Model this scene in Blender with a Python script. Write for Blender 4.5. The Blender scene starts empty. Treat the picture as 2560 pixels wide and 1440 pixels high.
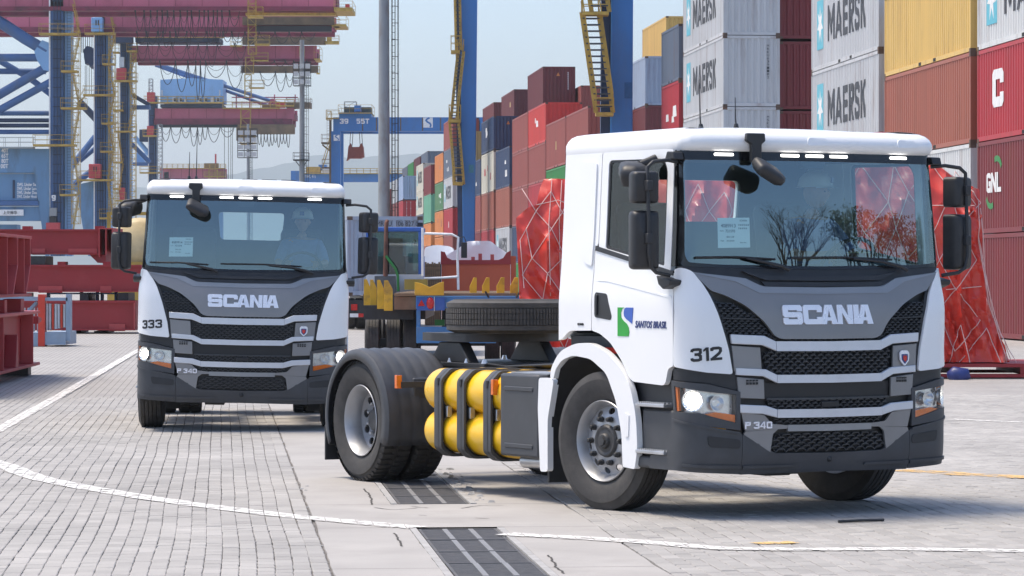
import bpy, bmesh, math, random
from mathutils import Vector, Matrix, noise
from mathutils.geometry import delaunay_2d_cdt
R = math.radians; PI = math.pi
rng = random.Random(7)
scene = bpy.context.scene
COL = scene.collection

# ---------------------------------------------------------------- camera, sky, sun, exposure
FPX, HORIZON, EYE = 8200.0, 690.0, 1.73
cam_data = bpy.data.cameras.new('camera'); cam = bpy.data.objects.new('camera', cam_data); COL.objects.link(cam)
cam_data.sensor_width = 36.0; cam_data.lens = FPX / 2560 * 36.0
cam_data.shift_y = -(720 - HORIZON) / 2560.0
cam_data.clip_start = 0.5; cam_data.clip_end = 30000
cam.location = (0, 0, EYE); cam.rotation_euler = (PI / 2, 0, 0)
scene.camera = cam
SUN_EL, SUN_AZ = 66.0, -75.0          # degrees; azimuth clockwise from +Y (the viewing direction)
world = bpy.data.worlds.new('World'); scene.world = world; world.use_nodes = True
wn = world.node_tree.nodes; wl = world.node_tree.links
sky = wn.new('ShaderNodeTexSky'); sky.sky_type = 'NISHITA'; sky.sun_disc = False
sky.sun_elevation = R(SUN_EL); sky.sun_rotation = R(SUN_AZ)
sky.air_density = 0.9; sky.dust_density = 2.3; sky.ozone_density = 3.2; sky.altitude = 0
bg = wn['Background']; bg.inputs['Strength'].default_value = 0.135
wl.new(sky.outputs[0], bg.inputs['Color'])
sun_data = bpy.data.lights.new('sun', 'SUN'); sun = bpy.data.objects.new('sun', sun_data); COL.objects.link(sun)
sun_data.energy = 2.4; sun_data.angle = R(18); sun_data.color = (1.0, 0.88, 0.71)
_d = Vector((math.sin(R(SUN_AZ)) * math.cos(R(SUN_EL)), math.cos(R(SUN_AZ)) * math.cos(R(SUN_EL)), math.sin(R(SUN_EL))))
sun.rotation_euler = _d.to_track_quat('Z', 'Y').to_euler(); sun.location = (0, 0, 60)
vs = scene.view_settings; vs.view_transform = 'Standard'; vs.look = 'None'; vs.gamma = 1.0; vs.exposure = 0.92
scene.cycles.max_bounces = 8; scene.cycles.transparent_max_bounces = 16

# ---------------------------------------------------------------- helpers: objects and tags
def tag(o, label, cat, group=None):
    o['label'] = label; o['category'] = cat
    if group: o['group'] = group
    return o
def empty(name, loc=(0, 0, 0), rz=0.0, parent=None):
    o = bpy.data.objects.new(name, None); COL.objects.link(o); o.location = loc; o.rotation_euler = (0, 0, rz)
    o.empty_display_size = 0.1
    if parent: o.parent = parent
    return o
def finish(me, mat, smooth):
    if mat: 
        for m in (mat if isinstance(mat, (list, tuple)) else [mat]): me.materials.append(m)
    if smooth:
        me.polygons.foreach_set('use_smooth', [True] * len(me.polygons))
        if smooth < 180: me.set_sharp_from_angle(angle=R(smooth))
    me.update()
def link(name, me, parent=None, bevel=0, loc=None):
    o = bpy.data.objects.new(name, me); COL.objects.link(o)
    if parent: o.parent = parent
    if loc is not None: o.location = loc
    if bevel:
        b = o.modifiers.new('bevel', 'BEVEL'); b.width = bevel; b.segments = 2; b.limit_method = 'ANGLE'; b.angle_limit = R(42); b.harden_normals = False
    return o
def mesh(name, verts, faces, mat, parent=None, smooth=0, bevel=0, loc=None):
    me = bpy.data.meshes.new(name); me.from_pydata([tuple(v) for v in verts], [], faces)
    finish(me, mat, smooth)
    return link(name, me, parent, bevel, loc)
class MB:
    """collects boxes, bars, tubes and lathes; build() links them as ONE mesh object"""
    def __init__(s): s.v = []; s.f = []
    def add(s, vs, fs):
        o = len(s.v); s.v += [tuple(v) for v in vs]; s.f += [tuple(i + o for i in f) for f in fs]; return s
    def box(s, x0, x1, y0, y1, z0, z1, M=None):
        vs = [Vector((x, y, z)) for z in (z0, z1) for y in (y0, y1) for x in (x0, x1)]
        if M is not None: vs = [M @ v for v in vs]
        return s.add(vs, [(0, 2, 3, 1), (4, 5, 7, 6), (0, 1, 5, 4), (2, 6, 7, 3), (0, 4, 6, 2), (1, 3, 7, 5)])
    def bar(s, a, b, w, h=None, up=(0, 0, 1)):
        a, b = Vector(a), Vector(b); h = h or w; d = (b - a); L = d.length
        if L < 1e-6: return s
        d /= L; u = Vector(up)
        if abs(d.dot(u)) > .98: u = Vector((1, 0, 0))
        x = d.cross(u).normalized(); y = x.cross(d)
        vs = [p + x * (sx * w / 2) + y * (sy * h / 2) for p in (a, b) for sx, sy in ((-1, -1), (1, -1), (1, 1), (-1, 1))]
        return s.add(vs, [(3, 2, 1, 0), (4, 5, 6, 7), (0, 1, 5, 4), (1, 2, 6, 5), (2, 3, 7, 6), (3, 0, 4, 7)])
    def tube(s, pts, r, n=8, caps=True):
        pts = [Vector(p) for p in pts]; rs = r if isinstance(r, (list, tuple)) else [r] * len(pts)
        rings = []; prevx = None
        for i, p in enumerate(pts):
            d = (pts[min(i + 1, len(pts) - 1)] - pts[max(i - 1, 0)]).normalized()
            if prevx is None:
                u = Vector((0, 0, 1)) if abs(d.z) < .9 else Vector((1, 0, 0)); x = d.cross(u).normalized()
            else:
                x = (prevx - d * prevx.dot(d)); x = x.normalized() if x.length > 1e-5 else d.orthogonal().normalized()
            prevx = x; y = d.cross(x)
            rings.append([p + (x * math.cos(2 * PI * k / n) + y * math.sin(2 * PI * k / n)) * rs[i] for k in range(n)])
        vs = [v for r_ in rings for v in r_]; fs = []
        for i in range(len(rings) - 1):
            for k in range(n): fs.append((i * n + k, i * n + (k + 1) % n, (i + 1) * n + (k + 1) % n, (i + 1) * n + k))
        if caps: fs.append(tuple(range(n))[::-1]); fs.append(tuple((len(rings) - 1) * n + k for k in range(n)))
        return s.add(vs, fs)
    def lathe(s, prof, n=48, M=None, a0=0, a1=2 * PI, close=True):
        """prof: (r, y) pairs, turned about the Y axis"""
        full = abs(a1 - a0 - 2 * PI) < 1e-6; m = n if full else n + 1
        vs = []
        for k in range(m):
            a = a0 + (a1 - a0) * k / n
            for r, y in prof: vs.append(Vector((r * math.cos(a), y, r * math.sin(a))))
        if M is not None: vs = [M @ v for v in vs]
        p = len(prof); fs = []
        for k in range(n):
            k2 = (k + 1) % m
            for i in range(p - 1): fs.append((k * p + i, k * p + i + 1, k2 * p + i + 1, k2 * p + i))
        return s.add(vs, fs)
    def prism(s, poly, t0, t1, f):
        """poly of (u,v); f(u,v,t) -> point"""
        n = len(poly); vs = [f(u, v, t0) for u, v in poly] + [f(u, v, t1) for u, v in poly]
        fs = [tuple(range(n))[::-1], tuple(range(n, 2 * n))] + [(i, (i + 1) % n, n + (i + 1) % n, n + i) for i in range(n)]
        return s.add(vs, fs)
    def build(s, name, mat, parent=None, smooth=0, bevel=0, loc=None):
        return mesh(name, s.v, s.f, mat, parent, smooth, bevel, loc)
    def data(s, name, mat=None, smooth=0):
        me = bpy.data.meshes.new(name); me.from_pydata(s.v, [], s.f); finish(me, mat, smooth); return me
def copy_tree(o, parent=None):
    c = o.copy(); COL.objects.link(c); c.parent = parent
    for ch in list(o.children): copy_tree(ch, c)
    return c

# 2-D outlines
def rnd(pts, r, n=4):
    """round the corners of a polygon"""
    out = []; N = len(pts)
    for i, p in enumerate(pts):
        rr = r[i] if isinstance(r, (list, tuple)) else r
        a, p, b = Vector(pts[i - 1]), Vector(p), Vector(pts[(i + 1) % N])
        if rr <= 0: out.append((p.x, p.y)); continue
        la, lb = (a - p).length, (b - p).length; k = min(rr, la * .48, lb * .48)
        q0, q1 = p + (a - p) / la * k, p + (b - p) / lb * k
        for j in range(n + 1):
            t = j / n; q = q0 * (1 - t) ** 2 + p * 2 * t * (1 - t) + q1 * t * t; out.append((q.x, q.y))
    return out
def dens(pts, step):
    out = []
    for i, p in enumerate(pts):
        q = pts[(i + 1) % len(pts)]; L = math.hypot(q[0] - p[0], q[1] - p[1]); n = max(1, int(L / step + .5))
        for j in range(n): out.append((p[0] + (q[0] - p[0]) * j / n, p[1] + (q[1] - p[1]) * j / n))
    return out
def inpoly(x, y, P):
    c = False; j = len(P) - 1
    for i in range(len(P)):
        if (P[i][1] > y) != (P[j][1] > y) and x < (P[j][0] - P[i][0]) * (y - P[i][1]) / (P[j][1] - P[i][1]) + P[i][0]: c = not c
        j = i
    return c
def mirror(pts): return [(-u, v) for u, v in pts][::-1]
def panel(name, outline, mapf, th, mat, parent, holes=(), grid=.07, bevel=.004, smooth=38, back=True):
    """a sheet-metal part: a flat outline with holes, laid over a curved surface, with thickness"""
    O = dens(outline, grid); Hs = [dens(h, grid) for h in holes]
    V = []; Ed = []
    for loop in [O] + Hs:
        b = len(V); V += [Vector(p) for p in loop]; Ed += [(b + i, b + (i + 1) % len(loop)) for i in range(len(loop))]
    us = [p[0] for p in O]; vs = [p[1] for p in O]; B = list(V)
    nu, nv = int((max(us) - min(us)) / grid) + 1, int((max(vs) - min(vs)) / grid) + 1
    for i in range(nu):
        for j in range(nv):
            x, y = min(us) + (i + .5) * grid, min(vs) + (j + .5) * grid
            if inpoly(x, y, O) and not any(inpoly(x, y, h) for h in Hs) and min((x - b.x) ** 2 + (y - b.y) ** 2 for b in B) > (grid * .4) ** 2:
                V.append(Vector((x, y)))
    rv, re, rf = delaunay_2d_cdt(V, Ed, [], 0, 1e-5)[:3]
    T = []
    for f in rf:
        cx, cy = sum(rv[i][0] for i in f) / len(f), sum(rv[i][1] for i in f) / len(f)
        if inpoly(cx, cy, O) and not any(inpoly(cx, cy, h) for h in Hs): T.append(tuple(f))
    n = len(rv); verts = [mapf(p[0], p[1], 0.0) for p in rv]
    e = {}
    for f in T:
        for i in range(len(f)):
            k = (f[i], f[(i + 1) % len(f)]); e[k] = 1
    faces = list(T)
    if back:
        verts += [mapf(p[0], p[1], th) for p in rv]
        faces += [tuple(n + i for i in f)[::-1] for f in T]
        for (a, b) in e:
            if (b, a) not in e: faces.append((b, a, n + a, n + b))
    used = sorted({i for f in faces for i in f}); re_ = {i: k for k, i in enumerate(used)}
    verts = [verts[i] for i in used]; faces = [tuple(re_[i] for i in f) for f in faces]
    me = bpy.data.meshes.new(name); me.from_pydata([tuple(v) for v in verts], [], faces)
    bm = bmesh.new(); bm.from_mesh(me); bmesh.ops.recalc_face_normals(bm, faces=bm.faces); bm.to_mesh(me); bm.free()
    finish(me, mat, smooth)
    return link(name, me, parent, bevel)
def text_mesh(s, size, extrude=.004, bold=0.0, spacing=1.0, sx=1.0, shear=0.0, align='CENTER'):
    """verts, faces of an extruded line of lettering in the XY plane, centred"""
    cu = bpy.data.curves.new('t', 'FONT'); cu.body = s; cu.size = size; cu.extrude = extrude; cu.offset = bold; cu.space_character = spacing
    cu.align_x = align; cu.align_y = 'CENTER'; cu.shear = shear; cu.resolution_u = 3
    ob = bpy.data.objects.new('t', cu); COL.objects.link(ob)
    dg = bpy.context.evaluated_depsgraph_get(); me = ob.evaluated_get(dg).to_mesh()
    V = [(v.co.x * sx, v.co.y, v.co.z) for v in me.vertices]; Fs = [tuple(p.vertices) for p in me.polygons]
    bpy.data.objects.remove(ob); bpy.data.curves.remove(cu)
    if V and align == 'CENTER':
        ym = (min(v[1] for v in V) + max(v[1] for v in V)) / 2; xm = (min(v[0] for v in V) + max(v[0] for v in V)) / 2
        V = [(x - xm, y - ym, z) for x, y, z in V]
    return V, Fs
def fit_text(s, w, h, f, mat, parent, name='lettering', depth=.004, bold=.0, shear=0, spacing=1.0):
    """lettering scaled to w x h metres; f(u,v,t) maps it onto a surface (t>0 proud)"""
    V, Fs = text_mesh(s, 1.0, .5, bold, spacing, 1.0, shear)
    if not V: return None
    x0, x1 = min(v[0] for v in V), max(v[0] for v in V); y0, y1 = min(v[1] for v in V), max(v[1] for v in V); z0, z1 = min(v[2] for v in V), max(v[2] for v in V)
    P = [f((v[0] - (x0 + x1) / 2) / (x1 - x0) * w, (v[1] - (y0 + y1) / 2) / (y1 - y0) * h, .001 + depth * (v[2] - z0) / (z1 - z0)) for v in V]
    return mesh(name, P, Fs, mat, parent)

# ---------------------------------------------------------------- materials
def M(name, col, rough=.5, metal=0.0, var=.12, scale=6.0, bump=0.0, bscale=60.0, coat=0.0, dirt=None, dirt_amt=.5, dscale=2.0, stretch=(1, 1, 1), emis=None, rvar=.08, spec=.5, coord='Object', rand=False):
    m = bpy.data.materials.new(name); m.use_nodes = True; nt = m.node_tree; N, L = nt.nodes, nt.links
    b = N['Principled BSDF']; b.inputs['Roughness'].default_value = rough; b.inputs['Metallic'].default_value = metal
    b.inputs['Coat Weight'].default_value = coat; b.inputs['Coat Roughness'].default_value = .06; b.inputs['Specular IOR Level'].default_value = spec
    tc = N.new('ShaderNodeTexCoord'); mp = N.new('ShaderNodeMapping'); mp.inputs['Scale'].default_value = stretch
    if coord == 'World': L.new(N.new('ShaderNodeNewGeometry').outputs['Position'], mp.inputs['Vector'])
    else: L.new(tc.outputs[coord], mp.inputs['Vector'])
    if rand:
        oi = N.new('ShaderNodeObjectInfo'); ml = N.new('ShaderNodeMath'); ml.operation = 'MULTIPLY'; ml.inputs[1].default_value = 173.0; L.new(oi.outputs['Random'], ml.inputs[0]); L.new(ml.outputs[0], mp.inputs['Location'])
    nz = N.new('ShaderNodeTexNoise'); nz.inputs['Scale'].default_value = scale; nz.inputs['Detail'].default_value = 5
    L.new(mp.outputs[0], nz.inputs['Vector'])
    r = N.new('ShaderNodeValToRGB'); r.color_ramp.elements[0].position = .3; r.color_ramp.elements[1].position = .7
    r.color_ramp.elements[0].color = tuple(c * (1 - var) for c in col) + (1,); r.color_ramp.elements[1].color = tuple(min(1, c * (1 + var)) for c in col) + (1,)
    L.new(nz.outputs['Fac'], r.inputs[0]); out = r.outputs[0]
    if dirt:
        n2 = N.new('ShaderNodeTexNoise'); n2.inputs['Scale'].default_value = dscale; n2.inputs['Detail'].default_value = 8; n2.inputs['Roughness'].default_value = .65
        L.new(mp.outputs[0], n2.inputs['Vector'])
        r2 = N.new('ShaderNodeValToRGB'); r2.color_ramp.elements[0].position = .52; r2.color_ramp.elements[1].position = .72
        r2.color_ramp.elements[1].color = (dirt_amt,) * 3 + (1,)
        mx = N.new('ShaderNodeMix'); mx.data_type = 'RGBA'; mx.inputs['B'].default_value = tuple(dirt) + (1,)
        L.new(n2.outputs['Fac'], r2.inputs[0]); L.new(r2.outputs[0], mx.inputs['Factor']); L.new(out, mx.inputs['A']); out = mx.outputs['Result']
    L.new(out, b.inputs['Base Color'])
    if rvar:
        rr = N.new('ShaderNodeMapRange'); rr.inputs['To Min'].default_value = max(.02, rough - rvar); rr.inputs['To Max'].default_value = min(1, rough + rvar)
        L.new(nz.outputs['Fac'], rr.inputs['Value']); L.new(rr.outputs[0], b.inputs['Roughness'])
    if bump:
        n3 = N.new('ShaderNodeTexNoise'); n3.inputs['Scale'].default_value = bscale; n3.inputs['Detail'].default_value = 4
        bp = N.new('ShaderNodeBump'); bp.inputs['Strength'].default_value = bump; bp.inputs['Distance'].default_value = .01
        L.new(mp.outputs[0], n3.inputs['Vector']); L.new(n3.outputs['Fac'], bp.inputs['Height']); L.new(bp.outputs[0], b.inputs['Normal'])
    if emis:
        b.inputs['Emission Color'].default_value = tuple(emis[0]) + (1,); b.inputs['Emission Strength'].default_value = emis[1]
    return m
def glass_mat(name, tint, f0=.05, rough=0.0, gcol=(1, 1, 1)):
    """thin pane: tinted see-through plus a mirror share that grows towards grazing angles (Schlick)"""
    m = bpy.data.materials.new(name); m.use_nodes = True; nt = m.node_tree; N, L = nt.nodes, nt.links
    N.remove(N['Principled BSDF']); o = N['Material Output']
    t = N.new('ShaderNodeBsdfTransparent'); t.inputs[0].default_value = tuple(tint) + (1,)
    g = N.new('ShaderNodeBsdfGlossy'); g.inputs['Roughness'].default_value = rough; g.inputs['Color'].default_value = tuple(gcol) + (1,)
    lw = N.new('ShaderNodeLayerWeight'); lw.inputs['Blend'].default_value = .5
    pw = N.new('ShaderNodeMath'); pw.operation = 'POWER'; pw.inputs[1].default_value = 5; ma = N.new('ShaderNodeMath'); ma.operation = 'MULTIPLY_ADD'; ma.inputs[1].default_value = 1 - f0; ma.inputs[2].default_value = f0
    L.new(lw.outputs['Facing'], pw.inputs[0]); L.new(pw.outputs[0], ma.inputs[0])
    mx = N.new('ShaderNodeMixShader'); L.new(ma.outputs[0], mx.inputs[0]); L.new(t.outputs[0], mx.inputs[1]); L.new(g.outputs[0], mx.inputs[2]); L.new(mx.outputs[0], o.inputs[0])
    return m
white = M('white_paint', (.80, .81, .82), .3, var=.015, scale=2, coat=.35, rvar=.03, dirt=(.55, .54, .52), dirt_amt=.12, dscale=1.2)
grey_paint = M('grey_metallic_paint', (.235, .232, .235), .38, .35, var=.05, scale=3, coat=.2)
silver = M('silver_trim', (.60, .62, .66), .34, .3, var=.04, coat=.2)
black_plastic = M('black_plastic', (.022, .023, .026), .5, var=.2, scale=12, bump=.05, bscale=200)
grey_plastic = M('dark_grey_plastic', (.05, .053, .06), .48, var=.12, scale=8, bump=.05, bscale=220, dirt=(.10, .10, .10), dirt_amt=.25)
mesh_black = M('grille_black', (.012, .012, .014), .45, var=.2)
mesh_edge = M('grille_rib', (.045, .047, .052), .4, var=.2)
rubber = M('tyre_rubber', (.042, .040, .039), .75, var=.25, scale=14, bump=.15, bscale=90, dirt=(.075, .068, .06), dirt_amt=.6, dscale=5)
tread_dark = M('tread_rubber', (.016, .016, .017), .8, var=.25, scale=10, bump=.15)
steel = M('wheel_steel', (.36, .37, .39), .42, .5, var=.07, scale=8, dirt=(.2, .19, .18), dirt_amt=.3, dscale=6)
chassis_black = M('chassis_black', (.02, .021, .024), .5, var=.3, scale=9, dirt=(.09, .085, .08), dirt_amt=.3)
zinc = M('zinc_bolt', (.55, .56, .58), .35, .8)
tank_yellow = M('tank_yellow', (.86, .50, .015), .3, var=.03, coat=.3)
amber = M('amber_lens', (.75, .16, .015), .2, var=.1, scale=40, coat=.5)
red_lens = M('red_lens', (.5, .012, .01), .2, var=.1, scale=40, coat=.5)
dash_mat = M('dashboard', (.10, .11, .115), .7, var=.1)
inner_dark = M('cab_interior', (.05, .055, .06), .8, var=.2)
inner_light = M('cab_lining', (.30, .31, .31), .8, var=.1)
decal_black = M('decal_black', (.015, .015, .017), .4)
decal_white = M('decal_white', (.8, .8, .8), .4)
decal_blue = M('decal_blue', (.035, .10, .42), .35)
decal_navy = M('decal_navy', (.04, .06, .19), .35)
decal_green = M('decal_green', (.02, .33, .04), .35)
paper = M('paper', (.75, .80, .80), .8, var=.03)
chrome = M('reflector', (.75, .76, .78), .24, .85, var=.1, scale=30)
lamp_on = M('lamp_lit', (.9, .9, .85), .2, emis=((1.0, .92, .78), 90.0))
led_on = M('led_lit', (.9, .9, .85), .2, emis=((1.0, .97, .92), 2.2))
windshield_glass = glass_mat('windshield_glass', (.62, .76, .76), .20, 0, (.80, .96, 1.0))
side_glass = glass_mat('side_glass', (.62, .72, .70), .07)
lens_glass = glass_mat('lens_glass', (.95, .97, .97), .05)

# places: az = row direction of the yard (containers, drain, paver courses)
AZ = math.atan2(550 - 1280, FPX)
NV = Vector((math.cos(AZ), -math.sin(AZ), 0)); VV = Vector((math.sin(AZ), math.cos(AZ), 0))
def row(a, b, z=0.0): return NV * a + VV * b + Vector((0, 0, z))
def gpt(px, py, z=0.0):
    Z = FPX * (EYE - z) / (py - HORIZON); return Vector(((px - 1280) / FPX * Z, Z, z))
def at(px, py, Z): return Vector(((px - 1280) / FPX * Z, Z, EYE + (HORIZON - py) / FPX * Z))
# ---------------------------------------------------------------- heavy block lettering drawn as solid pieces
def strip_poly(pts, t, closed=False):
    L, Rr = [], []; n = len(pts)
    for i in range(n):
        p = Vector(pts[i]); a = Vector(pts[i - 1]) if (i or closed) else None; b = Vector(pts[(i + 1) % n]) if (i < n - 1 or closed) else None
        d1 = (p - a).normalized() if a is not None else None; d2 = (b - p).normalized() if b is not None else None
        d1 = d1 or d2; d2 = d2 or d1; n1, n2 = Vector((-d1.y, d1.x)), Vector((-d2.y, d2.x)); m = (n1 + n2); m = m.normalized() if m.length > 1e-4 else n1
        k = t / 2 / max(.5, m.dot(n1)); L.append(p + m * k); Rr.append(p - m * k)
    q = []
    for i in range(n if closed else n - 1): j = (i + 1) % n; q.append([tuple(Rr[i]), tuple(Rr[j]), tuple(L[j]), tuple(L[i])])
    return q
def glyph(c, w, t):
    b = t; h = t / 2; rc = lambda x0, x1, y0, y1: [(x0, y0), (x1, y0), (x1, y1), (x0, y1)]
    if c == 'I': return [rc(0, w, 0, 1)]
    if c == 'S' and t > .25: return [[(0, .08), (.08, 0), (w - .10, 0), (w, .10), (w, .54), (w - .10, .635), (t, .635), (t, .73), (w - t, .73), (w - t, .67), (w, .67), (w, .90), (w - .10, 1), (.10, 1), (0, .90), (0, .46), (.10, .365), (w - t, .365), (w - t, .27), (t, .27), (t, .34), (0, .34)]]
    if c == 'C' and t > .25: return [[(0, .12), (.12, 0), (w - .12, 0), (w, .12), (w, .38), (w - t, .38), (w - t, .27), (t, .27), (t, .73), (w - t, .73), (w - t, .62), (w, .62), (w, .88), (w - .12, 1), (.12, 1), (0, .88)]]
    if c == 'S': return strip_poly([(w - h, .69), (w - h, .82), (w - h - .10, 1 - h), (h + .10, 1 - h), (h, .85), (h, .67), (h + .09, .54), (w - h - .09, .46), (w - h, .33), (w - h, .15), (w - h - .10, h), (h + .10, h), (h, .18), (h, .31)], t)
    if c == 'C': return strip_poly([(w - h, .64), (w - h, .80), (w - h - .12, 1 - h), (h + .12, 1 - h), (h, .82), (h, .18), (h + .12, h), (w - h - .12, h), (w - h, .20), (w - h, .36)], t)
    if c == 'A':
        t2 = t * 1.15; ix = lambda y: t2 + (w / 2 - t2) * y / .74
        return [[(0, 0), (t2, 0), (w / 2, .74), (w / 2, 1), (w / 2 - t2 * .6, 1)], [(w, 0), (w / 2 + t2 * .6, 1), (w / 2, 1), (w / 2, .74), (w - t2, 0)], [(ix(.18), .18), (w - ix(.18), .18), (w - ix(.36), .36), (ix(.36), .36)]]
    if c == 'N': return [rc(0, t, 0, 1), rc(w - t, w, 0, 1), [(t, 1), (t, .58), (w - t, 0), (w - t, .42)]]
    if c == 'M': return [rc(0, t, 0, 1), rc(w - t, w, 0, 1), [(t, 1), (t, .60), (w / 2, .12), (w / 2, .55)], [(w - t, 1), (w / 2, .55), (w / 2, .12), (w - t, .60)]]
    if c == 'E': return [rc(0, t, 0, 1), rc(t, w, 0, b), rc(t, w, 1 - b, 1), rc(t, w * .92, .5 - b / 2, .5 + b / 2)]
    if c == 'P' or c == 'R':
        q = [rc(0, t, 0, 1)] + strip_poly([(t, 1 - h), (w - h - .08, 1 - h), (w - h, .88), (w - h, .62), (w - h - .08, .42 + h), (t, .42 + h)], t)
        return q + ([[(w * .38, .42), (w * .38 + t * 1.1, .42), (w, 0), (w - t * 1.15, 0)]] if c == 'R' else [])
    if c == 'K': return [rc(0, t, 0, 1), [(t, .34), (t, .62), (w - t * 1.15, 1), (w, 1)], [(w * .38, .50), (w * .38 + t * .9, .66), (w, 0), (w - t * 1.2, 0)]]
    if c == '1': return [rc(w - t, w, 0, 1), [(0, .70), (w - t, .80), (w - t, 1), (0, .84)]]
    if c == '2': return strip_poly([(h, .70), (h, .84), (h + .12, 1 - h), (w - h - .12, 1 - h), (w - h, .84), (w - h, .66), (w - h - .1, .50), (h * 1.3, .12)], t) + [rc(0, w, 0, t * .9)]
    if c == '3': return strip_poly([(h, .72), (h + .02, .84), (h + .14, 1 - h), (w - h - .14, 1 - h), (w - h, .86), (w - h, .64), (w - h - .12, .53), (w * .36, .53)], t) + strip_poly([(w - h - .14, .52), (w - h, .40), (w - h, .16), (w - h - .14, h), (h + .14, h), (h + .02, .16), (h, .28)], t)
    if c == '4': return [rc(w * .62, w * .62 + t, 0, 1), rc(0, w, .20, .20 + t * .8), [(0, .20 + t * .8), (t * 1.1, .20 + t * .8), (w * .62, .80), (w * .62, 1)]]
    if c == '0': return strip_poly([(h + .12, h), (w - h - .12, h), (w - h, .16), (w - h, .84), (w - h - .12, 1 - h), (h + .12, 1 - h), (h, .84), (h, .16)], t, True)
    if c == 'T': return [rc(0, w, 1 - t, 1), rc(w / 2 - h, w / 2 + h, 0, 1 - t)]
    if c == '5': return strip_poly([(w - .04, 1 - h), (h, 1 - h), (h, .56), (w - h - .14, .58), (w - h, .44), (w - h, .16), (w - h - .14, h), (h + .1, h), (h, .2)], t)
    if c == '9': return strip_poly([(h, .18), (h + .14, h), (w - h - .14, h), (w - h, .2), (w - h, .84), (w - h - .14, 1 - h), (h + .14, 1 - h), (h, .84), (h, .58), (h + .14, .46), (w - h, .46)], t)
    if c == 'G': return strip_poly([(w - h, .72), (w - h, .82), (w - h - .14, 1 - h), (h + .14, 1 - h), (h, .82), (h, .18), (h + .14, h), (w - h, h), (w - h, .46), (w * .5, .46)], t)
    if c == 'L': return [rc(0, t, 0, 1), rc(t, w, 0, t)]
    return []
GW = {'I': .30, '1': .42, ' ': .28, 'M': 1.05, 'A': 1.02, 'N': .95}
def block_text(s, w, h, f, mat, parent, name='lettering', depth=.004, t=.24, gap=.10, wide=.84, tight=None):
    """block letters w x h metres on a surface f(u,v,t); every piece stands a hair higher than the one before"""
    adv = 0; pcs = []
    for i, c in enumerate(s):
        cw = GW.get(c, wide) if c not in 'I' else t * 1.08
        g = [[(x + adv, y) for x, y in q] for q in glyph(c, cw, t)]; pcs += g
        adv += cw + (gap if not tight or c + s[i + 1:i + 2] not in tight else tight[c + s[i + 1:i + 2]])
    W = max(x for q in pcs for x, y in q); mb = MB()
    for i, q in enumerate(pcs):
        mb.prism([((x / W - .5) * w, (y - .5) * h) for x, y in q], .0005, depth + .0004 * (i % 5), f)
    me = bpy.data.meshes.new(name); me.from_pydata(mb.v, [], mb.f); bm = bmesh.new(); bm.from_mesh(me); bmesh.ops.recalc_face_normals(bm, faces=bm.faces); bm.to_mesh(me); bm.free()
    finish(me, mat, 0); return link(name, me, parent)
# ---------------------------------------------------------------- ground, pavers, concrete strip, drain, paint
def paver_material():
    m = M('paver_ground', (.315, .305, .295), .85, var=.1, scale=.7, bump=.1, bscale=30)
    N, L = m.node_tree.nodes, m.node_tree.links; b = N['Principled BSDF']
    src = b.inputs['Base Color'].links[0].from_socket
    tc = N.new('ShaderNodeTexCoord'); mp = N.new('ShaderNodeMapping'); mp.inputs['Rotation'].default_value = (0, 0, AZ + PI / 2)
    br = N.new('ShaderNodeTexBrick'); br.inputs['Scale'].default_value = 1; br.inputs['Brick Width'].default_value = .21; br.inputs['Row Height'].default_value = .105
    br.inputs['Mortar Size'].default_value = .006; br.inputs['Color1'].default_value = (.95, .95, .95, 1); br.inputs['Color2'].default_value = (1.08, 1.07, 1.06, 1); br.inputs['Mortar'].default_value = (.45, .44, .43, 1)
    mx = N.new('ShaderNodeMix'); mx.data_type = 'RGBA'; mx.blend_type = 'MULTIPLY'; mx.inputs['Factor'].default_value = 1
    L.new(tc.outputs['Object'], mp.inputs[0]); L.new(mp.outputs[0], br.inputs['Vector']); L.new(src, mx.inputs['A']); L.new(br.outputs['Color'], mx.inputs['B']); L.new(mx.outputs['Result'], b.inputs['Base Color'])
    return m
def paver_top_material():
    m = M('paver', (.325, .315, .305), .88, var=.10, scale=1.1, bump=.35, bscale=70, dirt=(.24, .235, .23), dirt_amt=.45, dscale=.45, coord='World')
    N, L = m.node_tree.nodes, m.node_tree.links; b = N['Principled BSDF']; src = b.inputs['Base Color'].links[0].from_socket
    at_ = N.new('ShaderNodeAttribute'); at_.attribute_name = 'tone'
    mx = N.new('ShaderNodeMix'); mx.data_type = 'RGBA'; mx.blend_type = 'MULTIPLY'; mx.inputs['Factor'].default_value = 1
    L.new(src, mx.inputs['A']); L.new(at_.outputs['Color'], mx.inputs['B']); L.new(mx.outputs['Result'], b.inputs['Base Color'])
    return m
ground_mat = paver_material(); paver_mat = paver_top_material()
joint_mat = M('joint_sand', (.13, .122, .115), .95, var=.3, scale=9, bump=.3)
concrete_mat = M('concrete', (.345, .33, .315), .85, var=.09, scale=1.3, bump=.25, bscale=55, dirt=(.24, .225, .21), dirt_amt=.5, dscale=.9)
concrete_patch = M('concrete_patch', (.34, .335, .33), .9, var=.14, scale=5, bump=.5, bscale=40, dirt=(.2, .19, .18), dirt_amt=.6, dscale=6)
g = 9000.0
ground = mesh('ground', [(-g, -300, -.016), (g, -300, -.016), (g, 9000, -.016), (-g, 9000, -.016)], [(0, 1, 2, 3)], ground_mat); ground['kind'] = 'structure'
A0, A1 = .66, 2.60            # concrete strip between the two fields of pavers (across the rows)
BN, BF = 16.0, 47.0
def quad(name, a0, a1, b0, b1, z, mat):
    o = mesh(name, [row(a0, b0, z), row(a1, b0, z), row(a1, b1, z), row(a0, b1, z)], [(0, 1, 2, 3)], mat); o['kind'] = 'structure'; return o
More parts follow.
